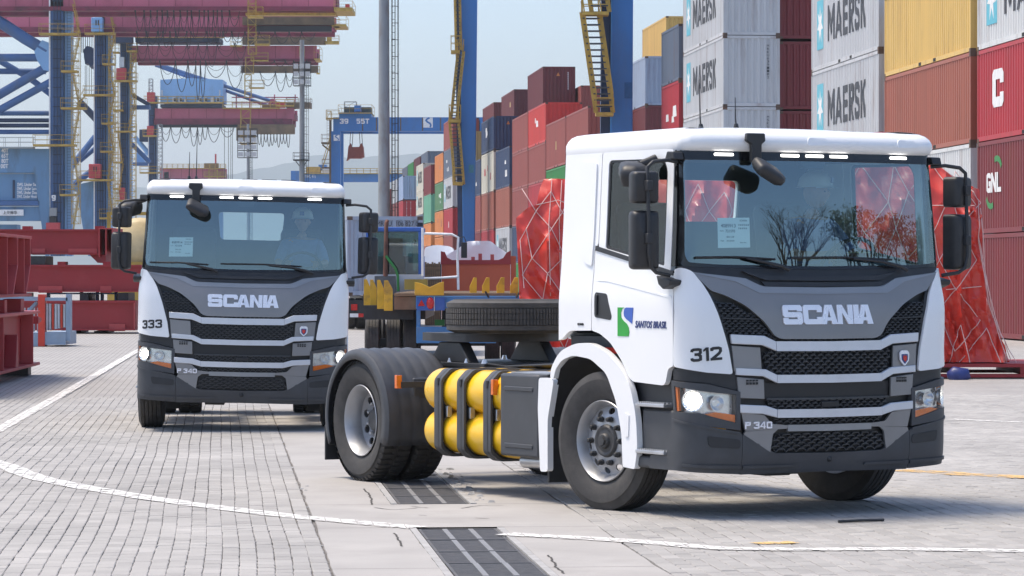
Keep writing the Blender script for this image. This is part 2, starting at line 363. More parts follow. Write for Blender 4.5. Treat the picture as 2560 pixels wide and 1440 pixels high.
def ray_pt(px, b):                                             # where the ray of a pixel column meets row distance b
    k = (px - 1280) / FPX; Z = b / (k * VV.x + VV.y); return Vector((k * Z, Z, -.011))
pavement = mesh('pavement', [ray_pt(-760, BN), ray_pt(3340, BN), ray_pt(3340, BF), ray_pt(-760, BF)], [(0, 1, 2, 3)], joint_mat); pavement['kind'] = 'structure'
# concrete strip: slabs with real joints, the drain left open
GA0, GA1 = 1.345, 1.895       # drain channel
strip = MB(); sl = [BN - 1, 19.4, 22.55, 24.85, 29.9, 36.2, 44.0, 53.0, 75.0, 140.0]
for i in range(len(sl) - 1):
    b0, b1 = sl[i] + .006, sl[i + 1] - .006
    drains = (b1 < 22.6) or (24.8 < b0 < 30)
    for a0, a1 in (((A0, GA0 - .05), (GA1 + .05, A1)) if drains else ((A0, A1),)):
        n = max(2, int((b1 - b0) / .12)); vs = []; fs = []
        for k in range(n + 1):
            b = b0 + (b1 - b0) * k / n
            w0 = .013 * noise.noise(Vector((a0, b * 2.1, 0))) if a0 == A0 else 0.0; w1 = .02 * noise.noise(Vector((a1, b * 1.7, 3))) if a1 == A1 else .012 * noise.noise(Vector((a1, b * 5, 9)))
            for a, z in ((a0 + w0, -.03), (a0 + w0 + .004, -.001), (a1 - w1 - .004, -.001), (a1 - w1, -.03)): vs.append(row(a, b, z))
            if k:
                o = (k - 1) * 4; fs += [(o + j, o + j + 1, o + j + 5, o + j + 4) for j in range(3)]
        strip.add(vs, fs)
strip = strip.build('concrete_strip', concrete_mat); strip['kind'] = 'structure'
# pavers
def paver_mesh(me_v, me_f, tones, cx, cy, w, l, z, tilt, ang, tone):
    ca, sa = math.cos(ang), math.sin(ang); o = len(me_v); hw, hl = w / 2, l / 2
    for (ix, zz) in ((0, -.03), (0, -.004), (.005, 0)):
        for sx, sy in ((-1, -1), (1, -1), (1, 1), (-1, 1)):
            x, y = sx * (hw - ix), sy * (hl - ix)
            me_v.append(row(cx + x * ca - y * sa, cy + x * sa + y * ca, z + zz + tilt[0] * x + tilt[1] * y))
    for k in range(2):
        for j in range(4): me_f.append((o + k * 4 + j, o + k * 4 + (j + 1) % 4, o + k * 4 + 4 + (j + 1) % 4, o + k * 4 + 4 + j)); tones.append(tone)
    me_f.append((o + 8, o + 9, o + 10, o + 11)); tones.append(tone)
def set_tones(me, tones):
    at_ = me.color_attributes.new('tone', 'FLOAT_COLOR', 'CORNER'); buf = []
    for p, t in zip(me.polygons, tones): buf += [t, t * .995, t * .985, 1] * len(p.vertices)
    at_.data.foreach_set('color', buf)
PW, PL = .106, .212
spots = []
nb = int((BF - BN) / PL)
for side in (0, 1):
    na = int((A0 - (-9.5)) / PW) if side == 0 else int((18.5 - A1) / PW)
    for i in range(na):
        a = (A0 - .012 - (i + .5) * PW) if side == 0 else (A1 + .012 + (i + .5) * PW)
        off = (i % 2) * PL / 2
        if side == 0 and i < 2: off = 0
        for j in range(nb):
            b = BN + (j + .5) * PL + off
            if side == 1:
                pass
            X, Z = a * NV.x + b * VV.x, a * NV.y + b * VV.y
            px = 1280 + FPX * X / Z
            if px < -790 or px > 3370: continue
            spots.append((b, a, side, i, px, HORIZON + FPX * EYE / Z))
spots.sort()
vis = [s for s in spots if -20 < s[4] < 2580 and s[5] < 1446]
near = set(id(s) for s in vis[:300])
pv, pf, pt = [], [], []
for s in spots:
    b, a, side, i, px, py = s
    wob = .010 * noise.noise(Vector((a * .8, b * .35, side * 7))) * 2.2
    a2 = a + wob * (1 if (a - A0) < -.1 or side else .3)
    w = PW - .002 - rng.random() ** 2 * .006; l = PL - .003 - rng.random() ** 2 * .012
    z = .004 * noise.noise(Vector((a * .9, b * .9, 2))) + rng.uniform(-.0018, .0018)
    tilt = (rng.gauss(0, .008), rng.gauss(0, .006)); ang = rng.gauss(0, .016)
    tone = max(.62, rng.gauss(1, .055)) * (1.0 + .1 * noise.noise(Vector((a * .5, b * .3, 11))))
    if id(s) in near:
        v, f, t = [], [], []; paver_mesh(v, f, t, 0, 0, w, l, 0, tilt, ang, tone)
        o = mesh('paver', v, f, paver_mat, pavement, loc=row(a2, b, z - 0.0)); set_tones(o.data, t)
    else: paver_mesh(pv, pf, pt, a2, b, w, l, z, tilt, ang, tone)
o = mesh('pavers', pv, pf, paver_mat, pavement); set_tones(o.data, pt); o['kind'] = 'stuff'
# paint: worn sheets following the ground
def paint_mat(name, col, keep, sc=1.0):
    m = M(name, col, .8, var=.08, scale=5); N, L = m.node_tree.nodes, m.node_tree.links; b = N['Principled BSDF']
    tc = N.new('ShaderNodeTexCoord'); n = N.new('ShaderNodeTexNoise'); n.inputs['Scale'].default_value = 9 * sc; n.inputs['Detail'].default_value = 9; n.inputs['Roughness'].default_value = .75
    r = N.new('ShaderNodeValToRGB'); r.color_ramp.elements[0].position = keep - .07; r.color_ramp.elements[1].position = keep + .05
    mp = N.new('ShaderNodeMapping'); mp.inputs['Rotation'].default_value = (0, 0, AZ + PI / 2)
    br = N.new('ShaderNodeTexBrick'); br.inputs['Scale'].default_value = 1; br.inputs['Brick Width'].default_value = .212; br.inputs['Row Height'].default_value = .106; br.inputs['Mortar Size'].default_value = .004
    br.inputs['Color1'].default_value = br.inputs['Color2'].default_value = (1, 1, 1, 1); br.inputs['Mortar'].default_value = (.25, .25, .25, 1)
    mu = N.new('ShaderNodeMath'); mu.operation = 'MULTIPLY'
    L.new(tc.outputs['Object'], n.inputs['Vector']); L.new(n.outputs['Fac'], r.inputs[0]); L.new(tc.outputs['Object'], mp.inputs[0]); L.new(mp.outputs[0], br.inputs['Vector'])
    L.new(r.outputs[0], mu.inputs[0]); L.new(br.outputs['Color'], mu.inputs[1]); L.new(mu.outputs[0], b.inputs['Alpha'])
    return m
line_white = paint_mat('line_paint_white', (.70, .69, .67), .47); line_yellow = paint_mat('line_paint_yellow', (.66, .42, .16), .50, .6)
def stripe(name, pts, w, mat, z=.0065, step=.12):
    P = []
    for i in range(len(pts) - 1):
        p0, p1, p2, p3 = pts[max(i - 1, 0)], pts[i], pts[i + 1], pts[min(i + 2, len(pts) - 1)]
        n = max(1, int((p2 - p1).length / step))
        for k in range(n):
            t = k / n; P.append(.5 * (2 * p1 + (p2 - p0) * t + (2 * p0 - 5 * p1 + 4 * p2 - p3) * t * t + (3 * p1 - p0 - 3 * p2 + p3) * t ** 3))
    P.append(pts[-1]); vs, fs = [], []
    for i, p in enumerate(P):
        d = (P[min(i + 1, len(P) - 1)] - P[max(i - 1, 0)]).normalized(); nn = Vector((-d.y, d.x, 0))
        e = .02 * noise.noise(p * 3) + .012 * noise.noise(p * 11)
        vs += [p + nn * (w / 2 + e) + Vector((0, 0, z)), p - nn * (w / 2 - e) + Vector((0, 0, z))]
        if i: fs.append((2 * i - 2, 2 * i - 1, 2 * i + 1, 2 * i))
    o = mesh(name, vs, fs, mat); o['kind'] = 'structure'; return o
arc = [(-260, 1105), (-90, 1138), (0, 1161), (83, 1192), (208, 1219), (417, 1252.5), (625, 1280), (792, 1298), (1000, 1317), (1048, 1320)]
stripe('painted_line', [gpt(*p) for p in arc], .22, line_white)
arc2 = [(1262, 1336), (1304, 1339), (1533, 1351), (1709, 1365), (1800, 1372), (2014, 1375), (2259, 1374.5), (2560, 1379), (2800, 1385)]
stripe('painted_line', [gpt(*p) for p in arc2], .21, line_white)
stripe('painted_line', [gpt(-60, 1106), gpt(187, 968), gpt(330, 885), gpt(420, 836)], .16, line_white)
stripe('painted_line', [gpt(2240, 1177), gpt(2330, 1181), gpt(2420, 1187), gpt(2620, 1197)], .34, line_yellow)
stripe('painted_line', [gpt(2375, 1049), gpt(2470, 1053), gpt(2600, 1058)], .16, line_white)
stripe('painted_line', [gpt(1890, 1361), gpt(1985, 1357)], .16, line_yellow)
# drain: concrete channel and cast-iron grates
iron = M('cast_iron', (.10, .10, .105), .7, .2, var=.25, scale=14, bump=.3, dirt=(.17, .15, .13), dirt_amt=.5, dscale=4)
iron_rib = M('cast_iron_worn', (.24, .24, .245), .55, .3, var=.15, scale=9)
chn = MB()
for b0, b1 in ((15.2, 22.5), (24.9, 29.85)):
    for p, q, z0, z1 in ((GA0 - .05, GA0 - .004, -.12, .001), (GA1 + .004, GA1 + .05, -.12, .001)):
        chn.add([row(a, b, z) for z in (z0, z1) for b in (b0, b1) for a in (p, q)], [(0, 2, 3, 1), (4, 5, 7, 6), (0, 1, 5, 4), (2, 6, 7, 3), (0, 4, 6, 2), (1, 3, 7, 5)])
    chn.add([row(GA0, b0, -.11), row(GA1, b0, -.11), row(GA1, b1, -.11), row(GA0, b1, -.11)], [(0, 1, 2, 3)])
ch = chn.build('drain_channel', concrete_patch); ch['kind'] = 'structure'
def grate_parts(Lg):
    W = GA1 - GA0 - .014; fr = MB(); T = -.002
    def bx(mb, a0, a1, b0, b1, z0, z1): mb.box(a0, a1, b0, b1, z0, z1)
    for s in (-1, 1): bx(fr, s * W / 2 - .018 if s > 0 else -W / 2, W / 2 if s > 0 else -W / 2 + .018, 0, Lg, -.05, T)
    bx(fr, -W / 2 + .018, W / 2 - .018, 0, .022, -.05, T); bx(fr, -W / 2 + .018, W / 2 - .018, Lg - .022, Lg, -.05, T)
    rb = MB()
    for c in (-W / 6, W / 6): bx(rb, c - .017, c + .017, .0225, Lg - .0225, -.05, T + .0015)
    slt = MB(); n = int((Lg - .05) / .031); st = (Lg - .05) / n
    for (c0, c1) in ((-W / 2 + .0185, -W / 6 - .0175), (-W / 6 + .0175, W / 6 - .0175), (W / 6 + .0175, W / 2 - .0185)):
        for i in range(n): bx(slt, c0, c1, .025 + i * st, .025 + i * st + st * .62, -.045, T - .003)
    return fr.data('grate_frame', iron), rb.data('grate_rib', iron_rib), slt.data('grate_slats', iron)
gm = grate_parts(.895)
k = 0; ORD = ('first', 'second', 'third', 'fourth', 'fifth', 'sixth', 'seventh')
for b in [22.44 - .9 * (i + 1) for i in range(7)] + [24.95 + .9 * i for i in range(5)]:
    r_ = empty('drain_grate', row((GA0 + GA1) / 2, b, rng.uniform(-.006, .002)), -AZ)
    lab = 'iron drain grate in the concrete strip ahead of the parked tyre tracks' 
    if k < 7: tag(r_, '%s cast iron grate of the drain run that the white line crosses' % ORD[k], 'drain grate', 'grates in the near drain run')
    else: tag(r_, '%s cast iron grate of the drain run under the rear tyres of truck 312' % ORD[k - 7], 'drain grate', 'grates in the far drain run')
    for nme, d in zip(('grate_frame', 'grate_rib', 'grate_slats'), gm):
        c = link(nme, d, r_)
        if nme == 'grate_slats': c['kind'] = 'stuff'
    k += 1
# broken concrete beside the drain
cr = MB()
for i in range(70):
    b = rng.uniform(24.9, 29.5); a = GA1 + .07 + rng.random() ** 2 * .13; s = rng.uniform(.008, .035)
    if i > 45: b = rng.uniform(15.5, 44); a = A0 + rng.uniform(-.03, .05); s *= .5
    P = [row(a + rng.uniform(-s, s), b + rng.uniform(-s, s) * 1.6, z) for z in (-.004, -.004, -.004, -.004)] 
    T = [p + Vector((rng.uniform(-s, s) * .3, rng.uniform(-s, s) * .3, s * rng.uniform(.4, .9))) for p in P]
    c0 = sum(P, Vector()) / 4
    P = [c0 + Vector((sx * s, sy * s, 0)) for sx, sy in ((-1, -1), (1, -1), (1, 1), (-1, 1))]; T = [p * .55 + c0 * .45 + Vector((0, 0, s * rng.uniform(.4, .8))) for p in P]
    cr.add(P + T, [(4, 5, 6, 7), (0, 1, 5, 4), (1, 2, 6, 5), (2, 3, 7, 6), (3, 0, 4, 7)])
o = cr.build('rubble', concrete_patch); o['kind'] = 'stuff'; tag(o, 'broken concrete crumbs along the edge of the drain', 'rubble')
# the iron rod lying on the pavers
rd = MB(); p0, p1 = gpt(2096, 1309), gpt(2209, 1304.5); rd.tube([p0 + Vector((0, 0, .014)), (p0 + p1) / 2 + Vector((0, 0, .016)), p1 + Vector((0, 0, .014))], .011, 6)
tag(rd.build('steel_rod', chassis_black, smooth=60), 'thin dark steel rod lying on the pavers before the truck with yellow tanks', 'rod')

crack_m = M('crack', (.06, .055, .05), .95)
for pts in ([(938, 1269), (985, 1274), (1040, 1270)], [(1030, 1266), (1072, 1270)], [(1155, 1271), (1200, 1264), (1258, 1263)], [(990, 1333), (997, 1350), (1006, 1366)], [(912, 1222), (925, 1245), (932, 1262)], [(1372, 1388), (1388, 1412), (1405, 1434)], [(1045, 1288), (1068, 1289)], [(1190, 1295), (1222, 1297)]):
    stripe('concrete_crack', [gpt(*p) for p in pts], .014, crack_m, .0015, .05)
# ---------------------------------------------------------------- the tractor trucks
def interp(T):
    def f(z):
        if z <= T[0][0]: return T[0][1]
        for (a, x), (b, y) in zip(T, T[1:]):
            if z <= b: return x + (y - x) * (z - a) / (b - a)
        return T[-1][1]
    return f
X0 = interp([(.28, 1.25), (.36, 1.285), (.45, 1.30), (.8, 1.305), (1.05, 1.30), (1.3, 1.29), (1.5, 1.265), (1.7, 1.205), (1.8, 1.175), (1.95, 1.1665), (2.1, 1.156), (2.25, 1.143), (2.4, 1.1265), (2.55, 1.107), (2.62, 1.097), (2.70, 1.09), (2.8, 1.04)])
BOW = interp([(1.3, .07), (1.8, .05), (2.8, .05)]); RC = interp([(1.2, .20), (1.75, .12), (2.7, .085)])
WD = interp([(.6, 1.165), (1.55, 1.165), (1.76, 1.145), (2.1, 1.125), (2.66, 1.10), (2.8, 1.09)])
U1, U2 = .98, 1.30
def CX(z): return X0(z) - BOW(z) - RC(z) * math.cos(math.atan(2 * BOW(z) / U1))
def wrap(u, z, t):
    """u runs round the cab from the nose (0) to its left side (+) or right side (-)"""
    s = 1 if u >= 0 else -1; d = abs(u); W, r, bow, x0 = WD(z), RC(z), BOW(z), X0(z); a0 = math.atan(2 * bow / U1)
    A = W - r * (1 - math.sin(a0))
    if d <= U1: y = d * A / U1; x = x0 - bow * (d / U1) ** 2; n = (1, 2 * bow * d / U1 ** 2)
    else:
        cx, cy = x0 - bow - r * math.cos(a0), A - r * math.sin(a0); a = a0 + (d - U1) / (U2 - U1) * (PI / 2 - a0)
        if d <= U2: x, y, n = cx + r * math.cos(a), cy + r * math.sin(a), (math.cos(a), math.sin(a))
        else: x, y, n = cx - (d - U2), W, (0, 1)
    k = math.hypot(*n); return Vector((x - n[0] / k * t, s * (y - n[1] / k * t), z))
def off(f, dt): return lambda u, v, t: f(u, v, t + dt)
def sidef(s): return lambda x, z, t: Vector((x, s * (WD(z) - t), z))
def rearf(x0): return lambda y, z, t: Vector((x0 + t, y, z))
def sym(half): return half + [(-u, v) for u, v in half][::-1]      # half given from the centre bottom, round the +u side, to the centre top

def tyre_mesh(rad, wid, rim, grooves, lug, name='tyre'):
    mb = MB(); h = wid / 2
    prof = [(rim - .012, -h * .62), (rim + .012, -h * .74), (rim + .05, -h * .90), (rim + .11, -h * .985), (rim + .15, -h), (rad - .06, -h * .965), (rad - .03, -h * .90), (rad - .012, -h * .83)]
    tread = []; y = -h * .80; gw = .012
    if grooves:
        edges = [-h * .80] + [h * .80 * (2 * (i + 1) / (grooves + 1) - 1) for i in range(grooves)] + [h * .80]
        for i in range(len(edges) - 1):
            a = edges[i] + (gw / 2 if i else 0); b = edges[i + 1] - (gw / 2 if i < len(edges) - 2 else 0)
            tread += [(rad, a), (rad, b)]
            if i < len(edges) - 2: tread += [(rad - .014, b + .001), (rad - .014, b + gw - .001)]
    else: tread = [(rad, -h * .8), (rad + .002, 0), (rad, h * .8)]
    prof = prof + tread + [(r, -y) for r, y in prof[::-1]]
    mb.lathe(prof, 72)
    return mb
def wheel_tyre(kind):
    if kind == 'drive':
        mb = tyre_mesh(.498, .285, .305, 2, 0); n = 54; h = .285 / 2
        for k in range(n):                                   # tread lugs stand proud at both shoulders
            for s in (-1, 1):
                a = 2 * PI * (k + (.5 if s > 0 else 0)) / n; Mx = Matrix.Rotation(-a, 4, 'Y')
                vs = [Mx @ Vector(p) for p in ((.488, s * h * .99, -.020), (.488, s * h * .99, .020), (.513, s * h * .86, .017), (.513, s * h * .86, -.017), (.513, s * h * .10, -.016), (.513, s * h * .10, .016), (.490, s * h * .08, .018), (.490, s * h * .08, -.018))]
                mb.add(vs, [(0, 1, 2, 3), (3, 2, 5, 4), (4, 5, 6, 7), (0, 3, 4, 7), (1, 6, 5, 2)])
        return mb
    return tyre_mesh(.513, .285, .305, 4, 0)
_wheel_cache = {}
def disc_mesh(depth_f, r_out, nh, rh, r_h, mat, name):
    """a pressed wheel disc with hand holes; depth_f(r) gives the offset along the axle"""
    O = [(r_out * math.cos(2 * PI * k / 48), r_out * math.sin(2 * PI * k / 48)) for k in range(48)]
    H = []
    for i in range(nh):
        a = 2 * PI * i / nh; ca, sa = math.cos(a), math.sin(a)
        H.append([(r_h * ca + (rh * .75 * math.cos(t)) * ca - rh * math.sin(t) * sa, r_h * sa + (rh * .75 * math.cos(t)) * sa + rh * math.sin(t) * ca) for t in [2 * PI * k / 14 for k in range(14)]])
    o = panel(name, O, lambda u, v, t: Vector((u, depth_f(math.hypot(u, v)) - t, v)), .012, mat, None, holes=H, grid=.035, bevel=0, smooth=50)
    me = o.data; bpy.data.objects.remove(o); return me
def wheel_parts(kind):
    """outer face towards +Y; list of (name, mesh)"""
    if kind in _wheel_cache: return _wheel_cache[kind]
    P = [('tyre', wheel_tyre('drive' if kind.startswith('rear') else 'steer').data('tyre', rubber, 35))]
    rim = MB()
    if kind == 'front':
        rim.lathe([(.293, -.115), (.300, -.118), (.300, -.10), (.27, -.085), (.262, -.02), (.258, .05), (.278, .085), (.284, .102), (.297, .118), (.303, .112), (.300, .095)], 64)
        df = interp([(0, .075), (.155, .075), (.165, .072), (.185, .068), (.225, .045), (.27, .03)])
        disc = disc_mesh(df, .268, 10, .033, .222, steel, 'wheel_disc')
        hub = MB().lathe([(0.0, .118), (.048, .118), (.054, .112), (.058, .095), (.086, .092), (.098, .10), (.108, .10), (.118, .092), (.124, .074)], 40)
        hub.lathe([(0.0, .134), (.034, .134), (.036, .1185), (.046, .1183)], 6)
        nuts = MB(); caps = []
        for k in range(10):
            a = 2 * PI * (k + .3) / 10; x, z = .1675 * math.cos(a), .1675 * math.sin(a)
            nb_ = MB(); nb_.lathe([(.0, .122), (.012, .121), (.0175, .113), (.018, .092), (.022, .090), (.022, .076)], 12, Matrix.Translation((x, 0, z))); caps.append(nb_.data('wheel_nut', black_plastic, 40))
        P += [('rim', rim.data('rim', steel, 40)), ('wheel_disc', disc), ('hub', hub.data('hub', M_hub, 35))] + [('wheel_nut', c) for c in caps]
    else:
        rim.lathe([(.303, .112), (.297, .118), (.284, .104), (.278, .085), (.262, .06), (.256, -.02), (.262, -.06), (.27, -.085), (.300, -.10), (.300, -.118)], 64)
        df = interp([(0, -.065), (.15, -.065), (.18, -.06), (.225, -.045), (.265, -.02)])
        disc = disc_mesh(df, .262, 10, .036, .212, steel_dk, 'wheel_disc')
        hub = MB().lathe([(0.0, .0), (.075, .0), (.088, -.01), (.092, -.04), (.13, -.05), (.135, -.062)], 40)
        P += [('rim', rim.data('rim', steel, 40)), ('wheel_disc', disc), ('hub', hub.data('hub', M_hub, 35))]
        for k in range(10):
            a = 2 * PI * (k + .3) / 10
            P.append(('wheel_nut', MB().lathe([(.0, -.025), (.012, -.025), (.016, -.032), (.016, -.064)], 8, Matrix.Translation((.155 * math.cos(a), 0, .155 * math.sin(a)))).data('wheel_nut', zinc, 40)))
    _wheel_cache[kind] = P; return P
steel_dk = M('wheel_disc_grey', (.24, .245, .26), .5, .4, var=.08, dirt=(.15, .14, .13), dirt_amt=.3, dscale=6)
M_hub = M('hub_grey', (.06, .06, .062), .55, .3, var=.2, dirt=(.14, .13, .12), dirt_amt=.4, dscale=8)
def add_wheel(root, x, y, kind, steer=0.0, spin=0.0):
    w = empty('wheel', (x, y, .510), 0, root); s = 1 if y > 0 else -1
    w.rotation_euler = (Matrix.Rotation(steer, 3, 'Z') @ Matrix.Rotation(0 if s > 0 else PI, 3, 'Z') @ Matrix.Rotation(spin, 3, 'Y')).to_euler()
    for n, d in wheel_parts(kind): link(n, d, w)
    return w
def inner_tyre(root, x, y):
    w = empty('wheel', (x, y, .510), 0 if y > 0 else PI, root)
    for n, d in wheel_parts('rear')[:2]: link(n, d, w)

# honeycomb grille: a dark backing with raised ribs, as in the photograph
def hexes(f, poly, cw, ch, parent, depth=.022):
    us = [p[0] for p in poly]; vs = [p[1] for p in poly]; mb = MB()
    j = 0; z = min(vs) - ch
    while z < max(vs) + ch:
        u = min(us) - cw + (j % 2) * cw * .5; 
        while u < max(us) + cw:
            c = [(u - cw * .5, z), (u - cw * .28, z + ch * .5), (u + cw * .28, z + ch * .5), (u + cw * .5, z)]
            for a, b in zip(c, c[1:]):
                if inpoly((a[0] + b[0]) / 2, (a[1] + b[1]) / 2, poly):
                    p0, p1, q0, q1 = f(a[0], a[1] - ch * .07, .004), f(b[0], b[1] - ch * .07, .004), f(a[0], a[1] + ch * .07, .004), f(b[0], b[1] + ch * .07, .004)
                    r0, r1, t0, t1 = f(a[0], a[1] - ch * .12, depth), f(b[0], b[1] - ch * .12, depth), f(a[0], a[1] + ch * .12, depth), f(b[0], b[1] + ch * .12, depth)
                    mb.add([p0, p1, q1, q0, r0, r1, t1, t0], [(0, 1, 2, 3), (4, 5, 1, 0), (3, 2, 6, 7)])
            u += cw
        j += 1; z += ch * .5
    o = mb.build('honeycomb', mesh_edge, parent); o['kind'] = 'stuff'; return o
def grille(name, poly, f, parent, cw=.048, ch=.034, deep=.03):
    b = panel(name, poly, off(f, deep), .01, mesh_black, parent, grid=.08, bevel=0)
    hexes(f, poly, cw, ch, b, deep - .004); return b

def rbox(name, cx, cy, cz, sx, sy, sz, mat, parent, bevel=.01, rot=None):
    Mx = Matrix.Translation((cx, cy, cz)) @ (rot.to_4x4() if rot else Matrix.Identity(4))
    return MB().box(-sx / 2, sx / 2, -sy / 2, sy / 2, -sz / 2, sz / 2, Mx).build(name, mat, parent, 40, bevel)

def make_mirrors(root, s, parts):
    """door mirrors of one side: s=+1 left, -1 right"""
    y0 = s * 1.13; yo = s * 1.40
    arm = MB()
    arm.tube([(1.00, s * 1.12, 2.545), (1.04, s * 1.22, 2.555), (1.05, yo - s * .05, 2.54), (1.055, yo, 2.50), (1.06, yo, 2.40), (1.075, yo, 2.1), (1.08, yo, 1.88), (1.075, yo - s * .02, 1.79), (1.06, yo - s * .07, 1.755), (1.03, s * 1.20, 1.735)], .0145, 10)
    parts.append(arm.build('mirror_arm', black_plastic, root, 60))
    mt = MB(); mt.prism([(.93, 2.56), (1.06, 2.56), (1.04, 2.615), (.96, 2.62)], s * 1.095, s * 1.18, lambda u, v, t: Vector((u, t, v)))
    parts.append(mt.build('mirror_mount', black_plastic, root, 0, .008))
    mt = MB(); mt.prism([(.90, 1.735), (1.10, 1.70), (1.09, 1.665), (.99, 1.635), (.93, 1.67)], s * 1.135, s * 1.235, lambda u, v, t: Vector((u, t, v)))
    parts.append(mt.build('mirror_mount', black_plastic, root, 0, .01))
    for zc, hh, ww in ((2.36, .23, .20), (1.985, .42, .205)):
        O = rnd([(-ww / 2, -hh / 2), (ww / 2, -hh / 2), (ww / 2, hh / 2), (-ww / 2, hh / 2)], .035)
        Mx = Matrix.Translation((.99, yo - s * .015, zc)) @ Matrix.Rotation(s * R(20), 4, 'Z')
        rings = []; vs = []; fs = []
        for dx, k in ((-.075, .97), (-.02, 1.0), (.02, .985), (.05, .90), (.066, .72)):
            vs += [Mx @ Vector((dx, u * k, v * (k * .5 + .5 if k < 1 else 1))) for u, v in O]
        n = len(O)
        for i in range(4): fs += [(i * n + j, i * n + (j + 1) % n, (i + 1) * n + (j + 1) % n, (i + 1) * n + j) for j in range(n)]
        fs.append(tuple(range(4 * n, 5 * n)))
        hsg = mesh('mirror_housing', vs, fs, black_plastic, root, 50); parts.append(hsg)
        mesh('mirror_glass', [Mx @ Vector((-.070, u * .95, v * .95)) for u, v in O], [tuple(range(n))], chrome, hsg)
        rbox('mirror_clamp', 1.07, yo, zc + .01, .055, .05, .075, black_plastic, hsg, .008)
    # wide-angle kerb mirror hood above the right-hand door
    if s < 0:
        Mx = Matrix.Translation((.70, s * 1.30, 2.50)) @ Matrix.Rotation(R(-25), 4, 'Z') @ Matrix.Rotation(R(10), 4, 'Y')
        O = rnd([(-.17, -.09), (.15, -.11), (.19, .0), (.12, .10), (-.15, .09)], .04); n = len(O); vs = []; fs = []
        for dz, k in ((-.11, .80), (-.06, .97), (-.01, 1.0), (.03, .86), (.045, .55)): vs += [Mx @ Vector((u * k, v * k, dz)) for u, v in O]
        for i in range(4): fs += [(i * n + j, i * n + (j + 1) % n, (i + 1) * n + (j + 1) % n, (i + 1) * n + j) for j in range(n)]
        fs += [tuple(range(n))[::-1], tuple(range(4 * n, 5 * n))]
        parts.append(mesh('kerb_mirror', vs, fs, black_plastic, root, 50))
        parts.append(MB().tube([(.70, s * 1.24, 2.53), (.72, s * 1.12, 2.58)], .03, 10).build('mirror_bracket', black_plastic, root, 60))

def make_headlight(root, s, parts):
    f = wrap
    S = lambda P: [(s * u, z) for u, z in P]
    hsg = panel('headlight_surround', S([(.74, .905), (.74, .63), (1.30, .70), (1.335, .985), (1.0, .965)]), off(f, -.002), .05, grey_plastic, root, holes=[S([(.775, .885), (.775, .685), (.90, .715), (1.05, .755), (1.275, .765), (1.295, .945), (1.05, .915)])], grid=.05, bevel=.006)
    parts.append(hsg)
    hl = panel('headlight', S([(.775, .885), (.775, .685), (.90, .715), (1.05, .755), (1.275, .765), (1.295, .945), (1.05, .915)]), off(f, .055), .01, chrome, root, grid=.05, bevel=0); parts.append(hl)
    def bowl(u, z, r, m, nm, dp=.05):
        c = f(s * u, z, .012); nrm = (f(s * u, z, 0) - f(s * u, z, .1)).normalized(); q = nrm.to_track_quat('Y', 'Z').to_matrix().to_4x4()
        MB().lathe([(0.0, -dp), (r * .35, -dp * .95), (r * .75, -dp * .6), (r, 0), (r * 1.08, 0)], 24, Matrix.Translation(c) @ q).build(nm, m, hl, 60)
    bowl(1.12, .845, .072, chrome, 'reflector'); bowl(.915, .825, .052, chrome, 'reflector')
    c = f(s * 1.12, .845, .046); q = (f(s * 1.13, .845, 0) - f(s * 1.13, .845, .1)).normalized().to_track_quat('Y', 'Z').to_matrix().to_4x4()
    MB().lathe([(0, .012), (.010, .010), (.016, 0), (.017, -.01)], 16, Matrix.Translation(c) @ q).build('lit_lamp', lamp_on, hl, 60)
    panel('indicator', S([(.777, .740), (.777, .687), (.90, .717), (1.02, .748), (.93, .762)]), off(f, .012), .02, amber, hl, grid=.05, bevel=.003)
    panel('corner_marker', S([(1.245, .77), (1.272, .769), (1.292, .94), (1.265, .936)]), off(f, .008), .02, amber, hl, grid=.05, bevel=.003)
    panel('lens', S([(.777, .883), (.777, .687), (.90, .717), (1.05, .757), (1.273, .767), (1.293, .943), (1.05, .913)]), off(f, .001), .004, lens_glass, hl, grid=.06, bevel=0, back=False)

